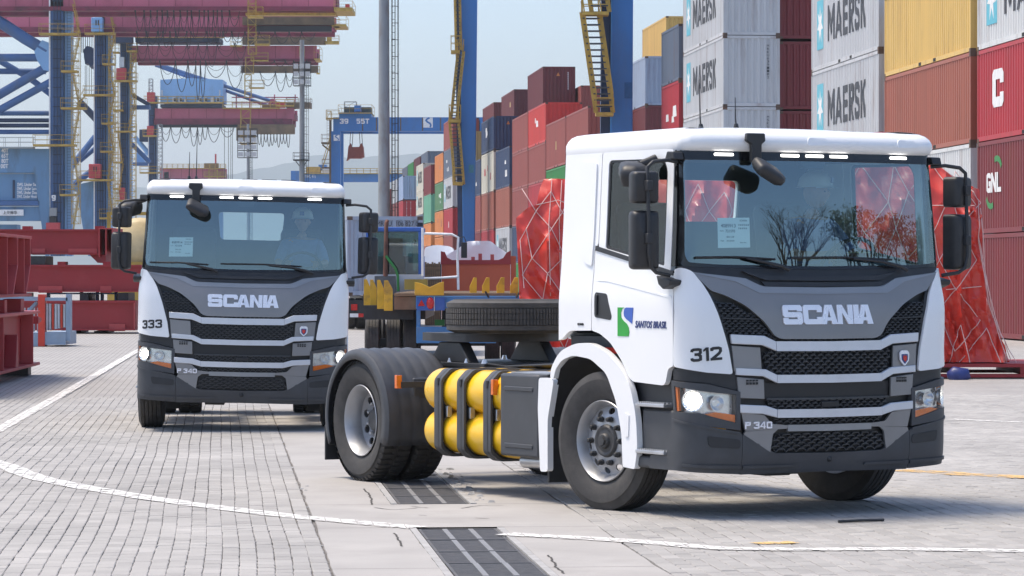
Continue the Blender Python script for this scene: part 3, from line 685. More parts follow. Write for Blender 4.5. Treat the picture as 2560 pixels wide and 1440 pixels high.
def make_truck(name, loc, theta, number, sticker, label, roll=0.0, steer=0.0, tanks=True, plain=False):
    root = empty(name, loc, R(theta) - PI / 2); tag(root, label, 'truck', 'white tractor trucks driving in the yard')
    P = []; f = wrap
    # ---- bumper
    for s in (1, -1):
        S = lambda Q: [(s * u, z) for u, z in Q]
        c = panel('bumper_corner', rnd(S([(.725, .315), (1.25, .345), (1.62, .345), (1.62, .44), (1.40, .46), (1.335, .66), (1.335, .705), (1.30, .712), (.74, .615), (.725, .60)]), .02), f, .05, grey_plastic, root, bevel=.012); P.append(c)
        panel('bumper_recess', rnd(S([(.74, .50), (.98, .515), (1.0, .595), (.74, .565)]), .025), off(f, -.006), .012, black_plastic, c, bevel=.005)
        panel('bumper_ridge', rnd(S([(.73, .352), (1.2, .372), (1.2, .395), (.73, .378)]), .006), off(f, -.012), .02, grey_plastic, c, bevel=.008)
        panel('bumper_lip', rnd(S([(.742, .60), (1.31, .70), (1.31, .716), (.742, .618)]), .004), off(f, -.010), .02, grey_plastic, c, bevel=.005)
        make_headlight(root, s, P)
        P.append(panel('side_band', S([(.735, 1.0), (.735, .91), (1.0, .97), (1.34, .99), (1.34, 1.07)]), off(f, .02), .03, black_plastic, root, bevel=.006))
        P.append(panel('corner_panel', rnd(S([(1.12, 1.782), (1.04, 1.765), (.965, 1.70), (.905, 1.58), (.865, 1.42), (.835, 1.25), (.80, 1.03), (1.0, 1.045), (1.292, 1.085), (1.292, 1.775), (1.20, 1.79)]), [.02, .05, .05, .05, .05, .05, .025, .02, .03, .01, .03]), off(f, -.008), .035, white, root, bevel=.007))
        # black gap behind the edges of the corner panel
        P.append(panel('corner_gap', S([(1.12, 1.80), (.94, 1.71), (.88, 1.58), (.84, 1.42), (.805, 1.25), (.765, 1.0), (1.28, 1.05), (1.28, 1.80)]), off(f, .014), .02, black_plastic, root, bevel=0))
        # upper side grille "eyes"
        eye = S([(.87, 1.545), (.74, 1.535), (.60, 1.45), (.50, 1.335), (.47, 1.30), (.825, 1.32), (.85, 1.42)])
        P.append(grille('upper_grille', eye, off(f, .004), root, .05, .036))
        P.append(panel('grille_rib', S([(.845, 1.425), (.56, 1.415), (.55, 1.425), (.845, 1.437)]), off(f, 0), .02, black_plastic, root, bevel=0))
        # flanks of the stepped silver bars
        for zo, zi, h1, h2, m, nm in ((1.315, 1.262, .068, .070, silver, 'bar_end'), (1.075, 1.022, .05, .058, silver, 'bar_end'), (.815, .775, .06, .06, silver, 'bar_end')):
            ue = .80 if zo > 1.2 else (.775 if zo > 1 else .745)
            P.append(panel(nm, S([(.45, zi - h2), (.56, zo - h1 - .012), (ue, zo - h1), (ue, zo), (.54, zo - .012), (.45, zi)]), off(f, -.012), .03, silver, root, bevel=.006))
        P.append(panel('grille_flank', S([(.565, 1.045), (.785, 1.05), (.798, 1.235), (.575, 1.22)]), off(f, .002), .02, grey_paint, root, bevel=.004))
        P.append(panel('grille_flank', S([(.545, .85), (.75, .86), (.762, 1.012), (.55, .99)]), off(f, .004), .02, grey_paint, root, bevel=.004))
        v = MB()
        for i in range(4): v.prism([(s * (.60 + .025 * i - .0), .955), (s * (.60 + .025 * i + .017), .955), (s * (.60 + .025 * i + .017), .972), (s * (.60 + .025 * i), .972)], -.002, .02, lambda u, z, t: f(u, z, t)); v.prism([(s * (.60 + .025 * i - .0), .978), (s * (.60 + .025 * i + .017), .978), (s * (.60 + .025 * i + .017), .990), (s * (.60 + .025 * i), .990)], -.002, .02, lambda u, z, t: f(u, z, t))
        P.append(v.build('air_slots', mesh_black, root))
        P.append(panel('lower_flank', rnd(S([(.36, .635), (.70, .625), (.735, .76), (.55, .735), (.49, .672), (.36, .660)]), .01), off(f, .0), .02, grey_paint, root, bevel=.004))
        P.append(panel('lower_flank', S([(.50, .47), (.55, .50), (.712, .60), (.70, .622), (.44, .632), (.48, .60)]), off(f, .0), .02, grey_paint, root, bevel=.004))
    ctr = panel('bumper', rnd(sym([(0, .318), (.722, .312), (.722, .602), (.46, .462), (0, .455)]), [0, .01, .01, .02, 0, 0, .02, .01, .01, 0]), f, .05, grey_plastic, root, bevel=.010); P.append(ctr)
    for s in (1, -1): panel('bumper_ridge', rnd([(s * .30, .358), (s * .715, .352), (s * .715, .378), (s * .31, .376)], .006), off(f, -.012), .02, grey_plastic, ctr, bevel=.008)
    c = f(0, .41, -.002); MB().lathe([(0, .012), (.012, .012), (.02, .002), (.024, -.002), (.024, -.02)], 16, Matrix.Translation(c) @ Matrix.Rotation(-PI / 2, 4, 'Z')).build('tow_cap', black_plastic, ctr, 50)
    P.append(grille('lower_grille', rnd(sym([(0, .468), (.46, .475), (.50, .50), (.44, .600), (0, .606)]), [0, .02, .02, .03, 0, 0, .03, .02, .02, 0]), off(f, .004), root, .085, .042))
    P.append(grille('slot_grille', sym([(0, .668), (.44, .672), (.48, .708), (0, .706)]), off(f, .006), root, .06, .034))
    P.append(panel('lower_bar', rnd(sym([(0, .612), (.36, .616), (.36, .662), (0, .660)]), .0), off(f, -.004), .025, M_hatch_hi, root, bevel=.006))
    P.append(grille('middle_grille', sym([(0, .775), (.48, .78), (.53, .845), (0, .842)]), off(f, .006), root, .062, .04))
    P.append(panel('louvre', sym([(0, .848), (.535, .852), (.55, .965), (0, .962)]), off(f, .028), .02, mesh_black, root, bevel=.004))
    P.append(panel('louvre_lip', sym([(0, .838), (.53, .842), (.53, .856), (0, .852)]), off(f, .004), .02, mesh_edge, root, bevel=.003))
    P.append(rbox('radar', X0(.81) - .01, 0, .805, .02, .15, .045, mesh_black, root, .006))
    P.append(grille('main_grille', rnd(sym([(0, 1.022), (.50, 1.028), (.555, 1.17), (.545, 1.195), (0, 1.192)]), [0, .02, .02, .01, 0, 0, .01, .02, .02, 0]), off(f, .006), root, .064, .046))
    for z, h in ((1.262, .070), (1.022, .058), (.775, .060)):
        P.append(panel('silver_bar', sym([(0, z - h - .004), (.45, z - h), (.45, z), (0, z - .004)]), off(f, -.014), .035, silver, root, bevel=.007))
    P.append(panel('bar_gap', sym([(0, .955), (.77, 1.0), (.77, 1.02), (0, .97)]), off(f, .03), .01, mesh_black, root, bevel=0))
    P.append(panel('grille_backing', sym([(0, .46), (.70, .60), (.82, 1.33), (0, 1.33)]), off(f, .045), .01, mesh_black, root, bevel=0))
    # ---- front hatch with the maker's lettering
    hatch = panel('front_hatch', rnd(sym([(0, 1.275), (.40, 1.278), (.455, 1.30), (.52, 1.40), (.66, 1.525), (.80, 1.595), (.895, 1.625), (.985, 1.72), (1.05, 1.762), (.80, 1.735), (.62, 1.715), (.50, 1.655), (0, 1.648)]), [0, .03, .03, .04, .05, .04, .02, .02, .01, .03, .05, .05, 0] + [0, .05, .05, .03, .01, .02, .02, .04, .05, .04, .03, .03, 0]), off(f, -.006), .03, grey_paint, root, grid=.06, bevel=.006); P.append(hatch)
    panel('hatch_edge', rnd(sym([(0, 1.60), (.53, 1.607), (.70, 1.69), (1.03, 1.755), (.80, 1.733), (.62, 1.713), (.50, 1.653), (0, 1.646)]), .0), off(f, -.010), .01, M_hatch_hi, hatch, grid=.05, bevel=.004)
    P.append(grille('chin_grille', sym([(0, 1.262), (.46, 1.272), (.50, 1.315), (.44, 1.30), (.40, 1.272), (0, 1.27)]), off(f, .01), root, .05, .03))
    block_text('SCANIA', .755, .140, lambda u, v, t: f(u, 1.452 + v, -.006 - t), decal_silver, hatch, 'lettering', .012, .30, .045, 1.12, {'CA': -.10, 'AN': .0, 'IA': -.12})
    # ---- cowl, wipers
    P.append(panel('cowl', rnd(sym([(0, 1.64), (.50, 1.645), (.62, 1.705), (1.06, 1.755), (1.18, 1.785), (1.20, 1.80), (.8, 1.79), (0, 1.775)]), .0), off(f, .006), .05, black_plastic, root, bevel=.005))
    P.append(panel('cowl_ridge', rnd(sym([(0, 1.695), (.47, 1.70), (.60, 1.745), (.64, 1.765), (.45, 1.735), (0, 1.728)]), 0), off(f, -.022), .05, black_plastic, root, bevel=.006))
    P.append(panel('cowl_step', rnd(sym([(0, 1.652), (.48, 1.658), (.50, 1.69), (0, 1.686)]), 0), off(f, -.012), .05, black_plastic, root, bevel=.006))
    for a, b, pv in ((-1.0, -.38, -.28), (-.25, .60, .72)):
        wp = MB(); e = [f(pv, 1.775, -.03), f(pv - .06, 1.80, -.045), f(pv - .22, 1.835, -.045), f((a + b) / 2 + .08, 1.856, -.04)]
        wp.tube(e, [.016, .014, .011, .008], 8)
        arm_ = wp.build('wiper', black_plastic, root, 60); P.append(arm_)
        bl = MB(); q = [f(a + (b - a) * k / 12, 1.872 - .012 * (k / 12) - .02 * abs(k / 12 - .5), -.022) for k in range(13)]; bl.tube(q, .009, 6); bl.build('wiper_blade', mesh_black, arm_, 60)
    # ---- windscreen and its black surround
    wsO = rnd(sym([(0, 1.775), (.8, 1.79), (1.17, 1.80), (1.225, 1.84), (1.235, 2.60), (1.20, 2.635), (0, 2.645)]), [0, .02, .03, .03, .03, .03, 0, 0, .03, .03, .03, .03, .02, 0])
    wsI = rnd(sym([(0, 1.80), (.8, 1.812), (1.09, 1.83), (1.14, 1.88), (1.155, 2.50), (1.13, 2.56), (0, 2.565)]), [0, .02, .05, .05, .05, .05, 0, 0, .05, .05, .05, .05, .02, 0])
    P.append(panel('windscreen_surround', wsO, off(f, .002), .03, frit, root, holes=[wsI], grid=.06, bevel=.004))
    P.append(panel('windscreen', wsI, off(f, .006), .006, windshield_glass, root, grid=.08, bevel=0, back=False))
    for u in (-.735, -.205, 0, .205, .735):
        led = panel('marker_light', rnd([(u - .075, 2.592), (u + .075, 2.592), (u + .075, 2.612), (u - .075, 2.612)], .009), off(f, -.006), .02, led_on, root, grid=.1, bevel=0); P.append(led)
    P.append(panel('camera_pod', rnd(sym([(0, 2.51), (.085, 2.51), (.10, 2.55), (.125, 2.59), (0, 2.59)]), .0), off(f, .016), .06, black_plastic, root, bevel=.006))
    # ---- roof
    vs, fs = [], []; rings = [(2.625, .0, .004), (2.64, -.03, .0), (2.675, -.055, -.002), (2.71, -.05, .0), (2.742, -.028, .012), (2.768, .012, .03), (2.786, .075, .06), (2.797, .18, .12), (2.803, .34, .24)]
    NU = 40
    for z, fi, si in rings:
        ring = []; ul = U2 + CX(2.65) + .60
        for k in range(NU + 1):
            u = -ul + 2 * ul * k / NU
            p = wrap(u, 2.65, 0); w = max(0, min(1, (1.30 - abs(u)) / .25)); inset = fi * w + si * (1 - w)
            q = wrap(u, 2.65, inset)
            if abs(u) > 1.5: q.x = max(q.x, -.60 + max(0, inset))
            ring.append((q.x, q.y, z))
        ring[0] = (-.60 + max(0, si), ring[0][1], z); ring[-1] = (-.60 + max(0, si), ring[-1][1], z)
        vs += ring
    n = NU + 1
    for i in range(len(rings) - 1):
        for k in range(n): fs.append((i * n + k, i * n + (k + 1) % n, (i + 1) * n + (k + 1) % n, (i + 1) * n + k))
    fs.append(tuple(range((len(rings) - 1) * n, len(rings) * n)))
    roof = mesh('roof', vs, fs, white, root, 50); P.append(roof)
    panel('roof_dome', rnd([(-.45, -.75), (.62, -.75), (.80, -.55), (.80, .55), (.62, .75), (-.45, .75)], .15), lambda x, y, t: Vector((x, y, 2.80 + .028 * max(0, 1 - (abs(y) / .75) ** 4) * max(0, 1 - (abs(x - .17) / .63) ** 4) - t)), .02, white, roof, grid=.1, bevel=.006)
    for u in (0, .78):
        panel('roof_pad', rnd([(u - .10, 2.675), (u + .10, 2.675), (u + .075, 2.735), (u - .075, 2.735)], .02), lambda a, z, t: wrap(a, 2.65, -.058 - .0 + t + max(0, (z - 2.705)) * .55) + Vector((0, 0, z - 2.65)), .01, white, roof, grid=.06, bevel=.004)
    for (x, y, h) in (((.35, -.50, .36), (.52, -.30, .22)) if not plain else ((.3, -.58, .52), (.34, -.66, .30))):
        P.append(MB().lathe([(0, .05), (.014, .045), (.022, .01), (.06, .006), (.065, 0)], 12, Matrix.Translation((x, y, 2.81)) @ Matrix.Rotation(PI / 2, 4, 'X')).tube([(x, y, 2.83), (x - .01, y, 2.9), (x - .06 * h, y, 2.83 + h)], [.007, .006, .003], 6).build('aerial', black_plastic, root, 50))
    if plain: fit_text(number, .62, .16, lambda u, v, t: Vector((.25 + v, u + .25, 2.832 + t)), decal_black, roof, 'roof_number', .004, .02)
    # ---- front proximity mirror on its roof bracket
    b0 = f(-.52, 2.70, -.075); mm = MB()
    mm.prism([(-.60, 2.755), (-.46, 2.755), (-.455, 2.70), (-.485, 2.675), (-.485, 2.55), (-.565, 2.55), (-.565, 2.675), (-.605, 2.70)], -.058, -.10, lambda u, z, t: wrap(u, 2.65, t) + Vector((0, 0, z - 2.65)))
    P.append(mm.build('mirror_bracket', black_plastic, root, 0, .008))
    O = rnd([(-.13, -.07), (.11, -.10), (.16, .0), (.12, .09), (-.11, .10)], .04); n = len(O); vs, fs = [], []
    Mx = Matrix.Translation(f(-.50, 2.49, -.20)) @ Matrix.Rotation(R(-28), 4, 'X') @ Matrix.Rotation(R(30), 4, 'Y')
    for dz, k in ((-.06, .72), (-.035, .97), (0, 1.0), (.02, .92), (.032, .6)): vs += [Mx @ Vector((v * k, u * k, dz)) for u, v in O]
    for i in range(4): fs += [(i * n + j, i * n + (j + 1) % n, (i + 1) * n + (j + 1) % n, (i + 1) * n + j) for j in range(n)]
    fs += [tuple(range(n))[::-1], tuple(range(4 * n, 5 * n))]
    P.append(mesh('front_mirror', vs, fs, black_plastic, root, 50))
    # ---- cab sides
    for s in (-1, 1):
        g_ = sidef(s); side_name = 'right' if s < 0 else 'left'
        sill = lambda x: 1.925 - (x + .1) * .158
        door = panel('door', rnd([(1.018, sill(1.018)), (-.108, sill(-.108)), (-.112, 1.325), (.0, 1.305), (.151, 1.243), (.31, 1.117), (.42, .99), (.48, .962), (.915, .945), (.955, 1.07), (1.02, 1.086)], [.01, .03, .02, .03, .05, .05, .03, .02, .05, .03, .01]), g_, .04, white, root, bevel=.006); P.append(door)
        frm = panel('door_frame', rnd([(.955, sill(.955) + .004), (.94, 2.60), (.90, 2.655), (-.03, 2.655), (-.055, 2.63), (-.06, sill(-.06) + .004)], [.01, .02, .04, .04, .02, .01]), g_, .04, white, root,
                    holes=[rnd([(.868, sill(.868) + .03), (.862, 2.50), (.80, 2.575), (.06, 2.585), (.035, 2.56), (.035, sill(.035) + .03)], [.02, .06, .06, .03, .03, .02])], bevel=.006); P.append(frm)
        panel('window_seal', rnd([(.868, sill(.868) + .03), (.862, 2.50), (.80, 2.575), (.06, 2.585), (.035, 2.56), (.035, sill(.035) + .03)], [.02, .06, .06, .03, .03, .02]), off(g_, .008), .02, black_plastic, frm, holes=[rnd([(.845, sill(.85) + .05), (.84, 2.49), (.79, 2.555), (.07, 2.565), (.055, 2.55), (.055, sill(.055) + .05)], .03)], bevel=0)
        P.append(panel('side_window', rnd([(.845, sill(.85) + .05), (.84, 2.49), (.79, 2.555), (.07, 2.565), (.055, 2.55), (.055, sill(.055) + .05)], .03), off(g_, .014), .005, side_glass, root, bevel=0, back=False))
        panel('window_sill_trim', [(1.0, sill(1.0) - .018), (1.0, sill(1.0) + .012), (-.10, sill(-.1) + .03), (-.10, sill(-.1) - .005)], off(g_, -.008), .03, black_plastic, door, bevel=.004)
        hd = panel('door_handle_recess', rnd([(.16, 1.405), (.178, 1.43), (.10, 1.60), (-.06, 1.61), (-.075, 1.59), (-.07, 1.425)], .025), off(g_, -.003), .02, black_plastic, door, bevel=.004)
        panel('handle_hi', rnd([(-.05, 1.44), (-.02, 1.44), (-.02, 1.59), (-.05, 1.595)], .01), off(g_, -.016), .02, black_plastic, hd, bevel=.004)
        bodyp = panel('side_panel', rnd([(-.122, 1.325), (-.118, 1.93), (-.072, 1.965), (-.066, 2.64), (-.09, 2.655), (-.60, 2.655), (-.60, 1.245), (-.55, 1.255), (-.44, 1.32)], [.01, .02, .02, .01, .02, .0, .0, .03, .05]), g_, .04, white, root, bevel=.006); P.append(bodyp)
        panel('side_flute', rnd([(-.125, 1.99), (-.12, 2.58), (-.34, 2.58), (-.36, 2.1), (-.27, 1.84), (-.135, 1.80)], [.03, .04, .08, .1, .08, .03]), off(g_, -.012), .014, white, bodyp, bevel=.010)
        panel('door_crease', [(1.0, 1.57), (1.0, 1.585), (.1, 1.70), (-.05, 1.70), (-.05, 1.695), (.1, 1.69)], off(g_, -.004), .006, white, door, bevel=.003)
        P.append(panel('pillar', [(.962, 1.80), (1.02, 1.80), (1.02, 2.64), (.947, 2.64)], lambda x, z, t: Vector((min(x, CX(z) + .005), s * (WD(z) - t - .002), z)), .03, frit, root, bevel=0))
        # emblem and name on the door
        lg = lambda u, v, t: g_((.372 - s * -1 * 0) + (u if s < 0 else -u), 1.395 + v, -t)
        W2, H2 = .11, .105
        curve = [(.0, 1.0), (-.30, .92), (-.48, .62), (-.42, .30), (-.10, .05), (.28, -.12), (.52, -.38), (.60, -.70), (.50, -1.0)]
        gp = [(-1, 1)] + [(u - .10, v) for u, v in curve] + [(-1, -1)]
        bp = [(1, 1)] + [(.12, 1.0), (-.10, .92), (-.22, .66), (-.16, .40), (.12, .20), (.55, .02), (.86, -.12)]
        for poly, m, nm in ((gp, decal_green, 'green_swoosh'), (bp, decal_blue, 'blue_swoosh')):
            mb = MB(); mb.prism([(u * W2, v * H2) for u, v in poly], .001, .0035, lg); mb.build('logo', m, door)
        fit_text('SANTOS BRASIL', .43, .052, lambda u, v, t: g_(.725 + (u if s < 0 else -u), 1.395 - .015 + v, -t), decal_navy, door, 'lettering', .004, .012, .25)
        fit_text('SCANIA', .09, .018, lambda u, v, t: g_(-.27 + (u if s < 0 else -u), 1.37 + v, -t), decal_black, bodyp, 'maker_plate', .004, .03)
        # number on the corner panel (the right-hand one)
        if s < 0:
            block_text(number, .245, .096, lambda u, v, t: wrap(-1.005 + u, 1.175 + v + (.008 * u / .12), -.0085 - t), decal_black, P[-1], 'fleet_number', .002, .21, .10, .82)
        # front wheel arch of the cab
        cx, cz = 0.0, .51
        fo = [(.528, .328), (.568, .475), (.548, .709), (.468, .927), (.335, 1.062), (.128, 1.175), (-.10, 1.235), (-.33, 1.225), (-.56, 1.16), (-.68, 1.04), (-.70, .96)]
        fi = [(-.645, .95), (-.62, 1.02), (-.53, 1.094), (-.36, 1.135), (-.10, 1.115), (.128, 1.014), (.265, .816), (.344, .585), (.362, .337)]
        ypl = lambda x, z, t: Vector((x, s * (1.185 - t), z))
        P.append(panel('mudguard', rnd(fo + fi, [.02] + [.08] * 9 + [.02, .02] + [.06] * 7 + [.02]), ypl, .05, white, root, grid=.08, bevel=.018))
        ar = MB(); q = []
        arc_ = [(.45, .35), (.47, .6), (.40, .82), (.25, 1.0), (.05, 1.10), (-.2, 1.15), (-.45, 1.12), (-.6, 1.03), (-.72, .75), (-.76, .30)]
        vs2 = []; fs2 = []
        for i, (x, z) in enumerate(arc_):
            vs2 += [Vector((x, s * 1.15, z)), Vector((x, s * .62, z))]
            if i: fs2.append((2 * i - 2, 2 * i - 1, 2 * i + 1, 2 * i))
        P.append(mesh('wheel_arch_liner', vs2, fs2, black_plastic, root, 60))
        P.append(panel('mudguard_rear_leg', rnd([(-.735, .245), (-.85, .24), (-.885, .72), (-.87, .955), (-.70, .955), (-.645, .93), (-.735, .64)], .03), ypl, .05, white, root, bevel=.012))
        P.append(rbox('mud_flap', -.77, s * .95, .26, .03, .42, .20, black_plastic, root, .005))
        rf = panel('reflector_strip', rnd([(.405, .56), (.45, .56), (.46, .72), (.40, .735), (.375, .70)], .012), off(ypl, -.008), .015, white, root, bevel=.003); P.append(rf)
        # entry steps
        P.append(rbox('step_box', .80, s * 1.02, .60, .48, .24, .34, grey_plastic, root, .02))
        P.append(rbox('step_base', .80, s * 1.04, .385, .56, .24, .085, grey_plastic, root, .02))
        for z in (.462, .80):
            st = MB().box(.545, .93, s * 1.14 - .05, s * 1.14 + .05, z - .012, z + .012)
            so = st.build('step', zinc, root, 0, .004); P.append(so)
            tt = MB()
            for i in range(13):
                for j in range(3): tt.box(.565 + i * .028, .58 + i * .028, s * (1.105 + j * .032) - .008, s * (1.105 + j * .032) + .008, z + .012, z + .022)
            tt.build('step_teeth', zinc, so)
        P.append(MB().box(.35, 1.05, s * .55, s * 1.10, .70, 1.02).build('step_well', black_plastic, root))
    # ---- cab back, floor, inside
    rw = panel('cab_back', rnd([(-1.10, 1.25), (1.10, 1.25), (1.10, 2.66), (-1.10, 2.66)], .05), rearf(-.60), .04, white, root, holes=[rnd([(-.31, 2.15), (.40, 2.15), (.43, 2.47), (-.34, 2.47)], .05)], grid=.15, bevel=.01); P.append(rw)
    P.append(panel('back_lining', rnd([(-1.06, 1.3), (1.06, 1.3), (1.06, 2.62), (-1.06, 2.62)], .05), rearf(-.55), .02, inner_dark, root, holes=[rnd([(-.31, 2.15), (.40, 2.15), (.43, 2.47), (-.34, 2.47)], .05)], grid=.3, bevel=0))
    P.append(panel('rear_window', rnd([(-.31, 2.15), (.40, 2.15), (.43, 2.47), (-.34, 2.47)], .05), rearf(-.58), .005, lens_glass, root, grid=.3, bevel=0, back=False))
    P.append(MB().box(-.56, 1.05, -1.08, 1.08, 1.20, 1.28).build('cab_floor', inner_dark, root))
    P.append(MB().box(-.54, 1.0, -1.05, 1.05, 2.60, 2.63).build('headlining', inner_dark, root))
    P.append(MB().box(-.35, 1.0, -.60, .60, .75, 1.20).build('engine_bay', chassis_black, root))
    da = MB(); da.prism([(1.10, 1.30), (1.13, 1.74), (1.0, 1.775), (.80, 1.77), (.66, 1.70), (.62, 1.30)], -1.05, 1.05, lambda x, z, t: Vector((x, t, z)))
    P.append(da.build('dashboard', dash_mat, root, 0, .02))
    P.append(rbox('instrument_hood', .80, .62, 1.79, .16, .42, .08, dash_mat, root, .03))
    for i, y in enumerate((-.75, -.28, .05)): P.append(rbox('dash_tray', .86, y, 1.795, .20, .26, .045, inner_dark, root, .01))
    wh = MB(); c = Vector((.60, .64, 1.83)); q = Matrix.Rotation(R(-52), 4, 'Y')
    wh.tube([c + q @ Vector((.225 * math.cos(2 * PI * k / 28), .225 * math.sin(2 * PI * k / 28), 0)) for k in range(29)], .016, 8, False)
    for a in (0.2, PI - .2, -PI / 2): wh.bar(c, c + q @ Vector((.21 * math.sin(a), .21 * math.cos(a), 0)), .05, .02)
    wh.tube([c, c + q @ Vector((0, 0, -.3))], .04, 8)
    P.append(wh.build('steering_wheel', inner_dark, root, 50))
    for y in (-.6, .64):
        st = rbox('seat', .05, y, 1.47, .52, .52, .22, inner_dark, root, .05); P.append(st)
        rbox('backrest', -.22, y, 1.90, .14, .50, .78, inner_dark, st, .06, Matrix.Rotation(R(-10), 3, 'Y'))
    # delivery sheet behind the windscreen
    sh = panel('delivery_sheet', [(-.80, 1.93), (-.55, 1.935), (-.55, 2.15), (-.80, 2.145)], off(f, .022), .002, paper, root, grid=.2, bevel=0); P.append(sh)
    sf = lambda u, v, t: wrap(-.675 + u, 2.04 + v, .020 - t)
    for tx, w_, h_, u, v in ((sticker[0], .115, .026, -.045, .05), (sticker[1], .075, .02, -.03, .012), ('Pop Nr', .03, .012, -.095, .012), ('SEN COP', .06, .012, -.03, -.03), ('30/12/2024', .06, .010, -.03, -.058), ('Chassi', .03, .009, -.095, -.058), ('SCANIA', .06, .012, .075, .088), ('Eixos 4x2', .05, .009, .07, -.07)):
        fit_text(tx, w_, h_, (lambda u_, v_: (lambda a, b, t: sf(u_ + a, v_ + b, t)))(u, v), decal_black, sh, 'print', .0008, .01)
    bc = MB()
    for r_, n_ in ((.056, 16), (.032, 14)):
        for k in range(n_):
            if k % 3 != 1: bc.prism([(.035 + k * .0052, r_ - .006), (.035 + k * .0052 + .0034, r_ - .006), (.035 + k * .0052 + .0034, r_ + .006), (.035 + k * .0052, r_ + .006)], .001, .0016, sf)
    bc.build('bar_code', decal_black, sh)
    block_text('P 340', .215, .050, lambda u, v, t: wrap(-.60 + u, .665 + v, -.001 - t), decal_silver, ctr, 'model_lettering', .008, .24, .14, 1.0)
    # round emblem on the left flank of the grille
    ec = lambda u, v, t: wrap(.665 + u, 1.130 + v, -.004 - t)
    em = MB(); em.prism(rnd([(-.045, .035), (-.028, .055), (.028, .055), (.045, .035), (.04, -.02), (0, -.06), (-.04, -.02)], .01), 0, .012, ec); eo = em.build('emblem', decal_silver, ctr)
    em = MB(); em.prism(rnd([(-.03, .028), (.03, .028), (.028, -.015), (0, -.045), (-.028, -.015)], .008), .0125, .015, ec); em.build('emblem_field', decal_navy, eo)
    em = MB(); em.prism(rnd([(-.018, .018), (-.008, .012), (0, .022), (.008, .012), (.018, .018), (.016, -.012), (0, -.03), (-.016, -.012)], .004), .0155, .018, ec); em.build('emblem_head', red_lens, eo)
    make_mirrors(root, -1, P); make_mirrors(root, 1, P)
    # ---- chassis
    for s in (-1, 1):
        rail = MB(); y = s * .40
        rail.box(-4.75, .9, y - .035, y + .035, .70, .96); P.append(rail.build('frame_rail', chassis_black, root, 0, .008))
    P.append(MB().box(1.0, 1.22, -.75, .75, .37, .52).build('front_beam', chassis_black, root, 0, .02))
    P.append(rbox('tow_block', .95, -.30, .32, .25, .22, .07, chassis_black, root, .01))
    cm = MB()
    for x in (-1.2, -2.2, -3.2, -4.7): cm.box(x - .05, x + .05, -.36, .36, .74, .92)
    P.append(cm.build('cross_member', chassis_black, root))
    ax = MB(); ax.tube([(0, -.95, .48), (0, .95, .48)], .07, 12); P.append(ax.build('front_axle', chassis_black, root, 50))
    ax = MB(); ax.tube([(-3.95, -.9, .51), (-3.95, .9, .51)], .09, 12); ax.lathe([(0, -.18), (.16, -.16), (.23, -.05), (.23, .05), (.16, .16), (0, .18)], 20, Matrix.Translation((-3.95, 0, .51))); P.append(ax.build('rear_axle', chassis_black, root, 50))
    # rear mudguards over the twin tyres, ribbed across
    for s in (-1, 1):
        vs2, fs2 = [], []; n = 30; ys = [.57] + [.60 + i * .035 for i in range(17)] + [1.185, 1.20, 1.205]
        for i in range(n + 1):
            a = R(-22) + (R(228)) * i / n
            for j, y in enumerate(ys):
                rr = .575 + (.010 if (j % 3 == 1 and 1 < j < 17) else 0); 
                if j == 0: rr -= .015
                if j == len(ys) - 2: rr -= .02
                if j == len(ys) - 1: rr -= .075
                vs2.append(Vector((-3.95 + rr * math.cos(a) * 1.02, s * y, .535 + rr * math.sin(a) * .985)))
        k = len(ys)
        for i in range(n):
            for j in range(k - 1): fs2.append((i * k + j, i * k + j + 1, (i + 1) * k + j + 1, (i + 1) * k + j))
        mg = mesh('rear_mudguard', vs2, fs2, grey_plastic, root, 40); sd = mg.modifiers.new('thick', 'SOLIDIFY'); sd.thickness = .012; P.append(mg)
        ap = MB(); ap.box(-3.435, -3.395, s * .585 if s > 0 else -1.20, 1.20 if s > 0 else -.585, .345, .56); ap.box(-3.42, -3.38, min(s * .62, s * .95), max(s * .62, s * .95), .56, .88)
        P.append(ap.build('mudguard_apron', grey_plastic, root, 0, .015))
        P.append(rbox('mud_flap', -4.545, s * .91, .30, .025, .58, .30, black_plastic, root, .006))
        add_wheel(root, -3.95, s * 1.045, 'rear', 0, .4); inner_tyre(root, -3.95, s * .72)
        add_wheel(root, 0, s * 1.035, 'front', steer, .2)
        mk = MB(); mk.box(-3.30, -3.26, min(s * 1.12, s * 1.17), max(s * 1.12, s * 1.17), .80, .91); P.append(mk.build('side_marker', amber, root, 0, .004))
        mk = MB().bar((-3.28, s * 1.13, .83), (-3.25, s * .5, .83), .05); P.append(mk.build('marker_bracket', chassis_black, root))
        # gas tanks strapped in a rack
        for (yy, zz) in ((.985, .805), (.985, .475), (.645, .805)):
            prof = [(0, -.84)] + [(.176 * math.sin(PI / 2 * k / 8), -.70 - .14 * math.cos(PI / 2 * k / 8)) for k in range(1, 9)] + [(.176 * math.cos(PI / 2 * k / 8), .70 + .14 * math.sin(PI / 2 * k / 8)) for k in range(9)]
            tk = MB().lathe(prof, 32, Matrix.Translation((-2.06, s * yy, zz)) @ Matrix.Rotation(-PI / 2, 4, 'Z')); P.append(tk.build('gas_tank', tank_yellow, root, 60))
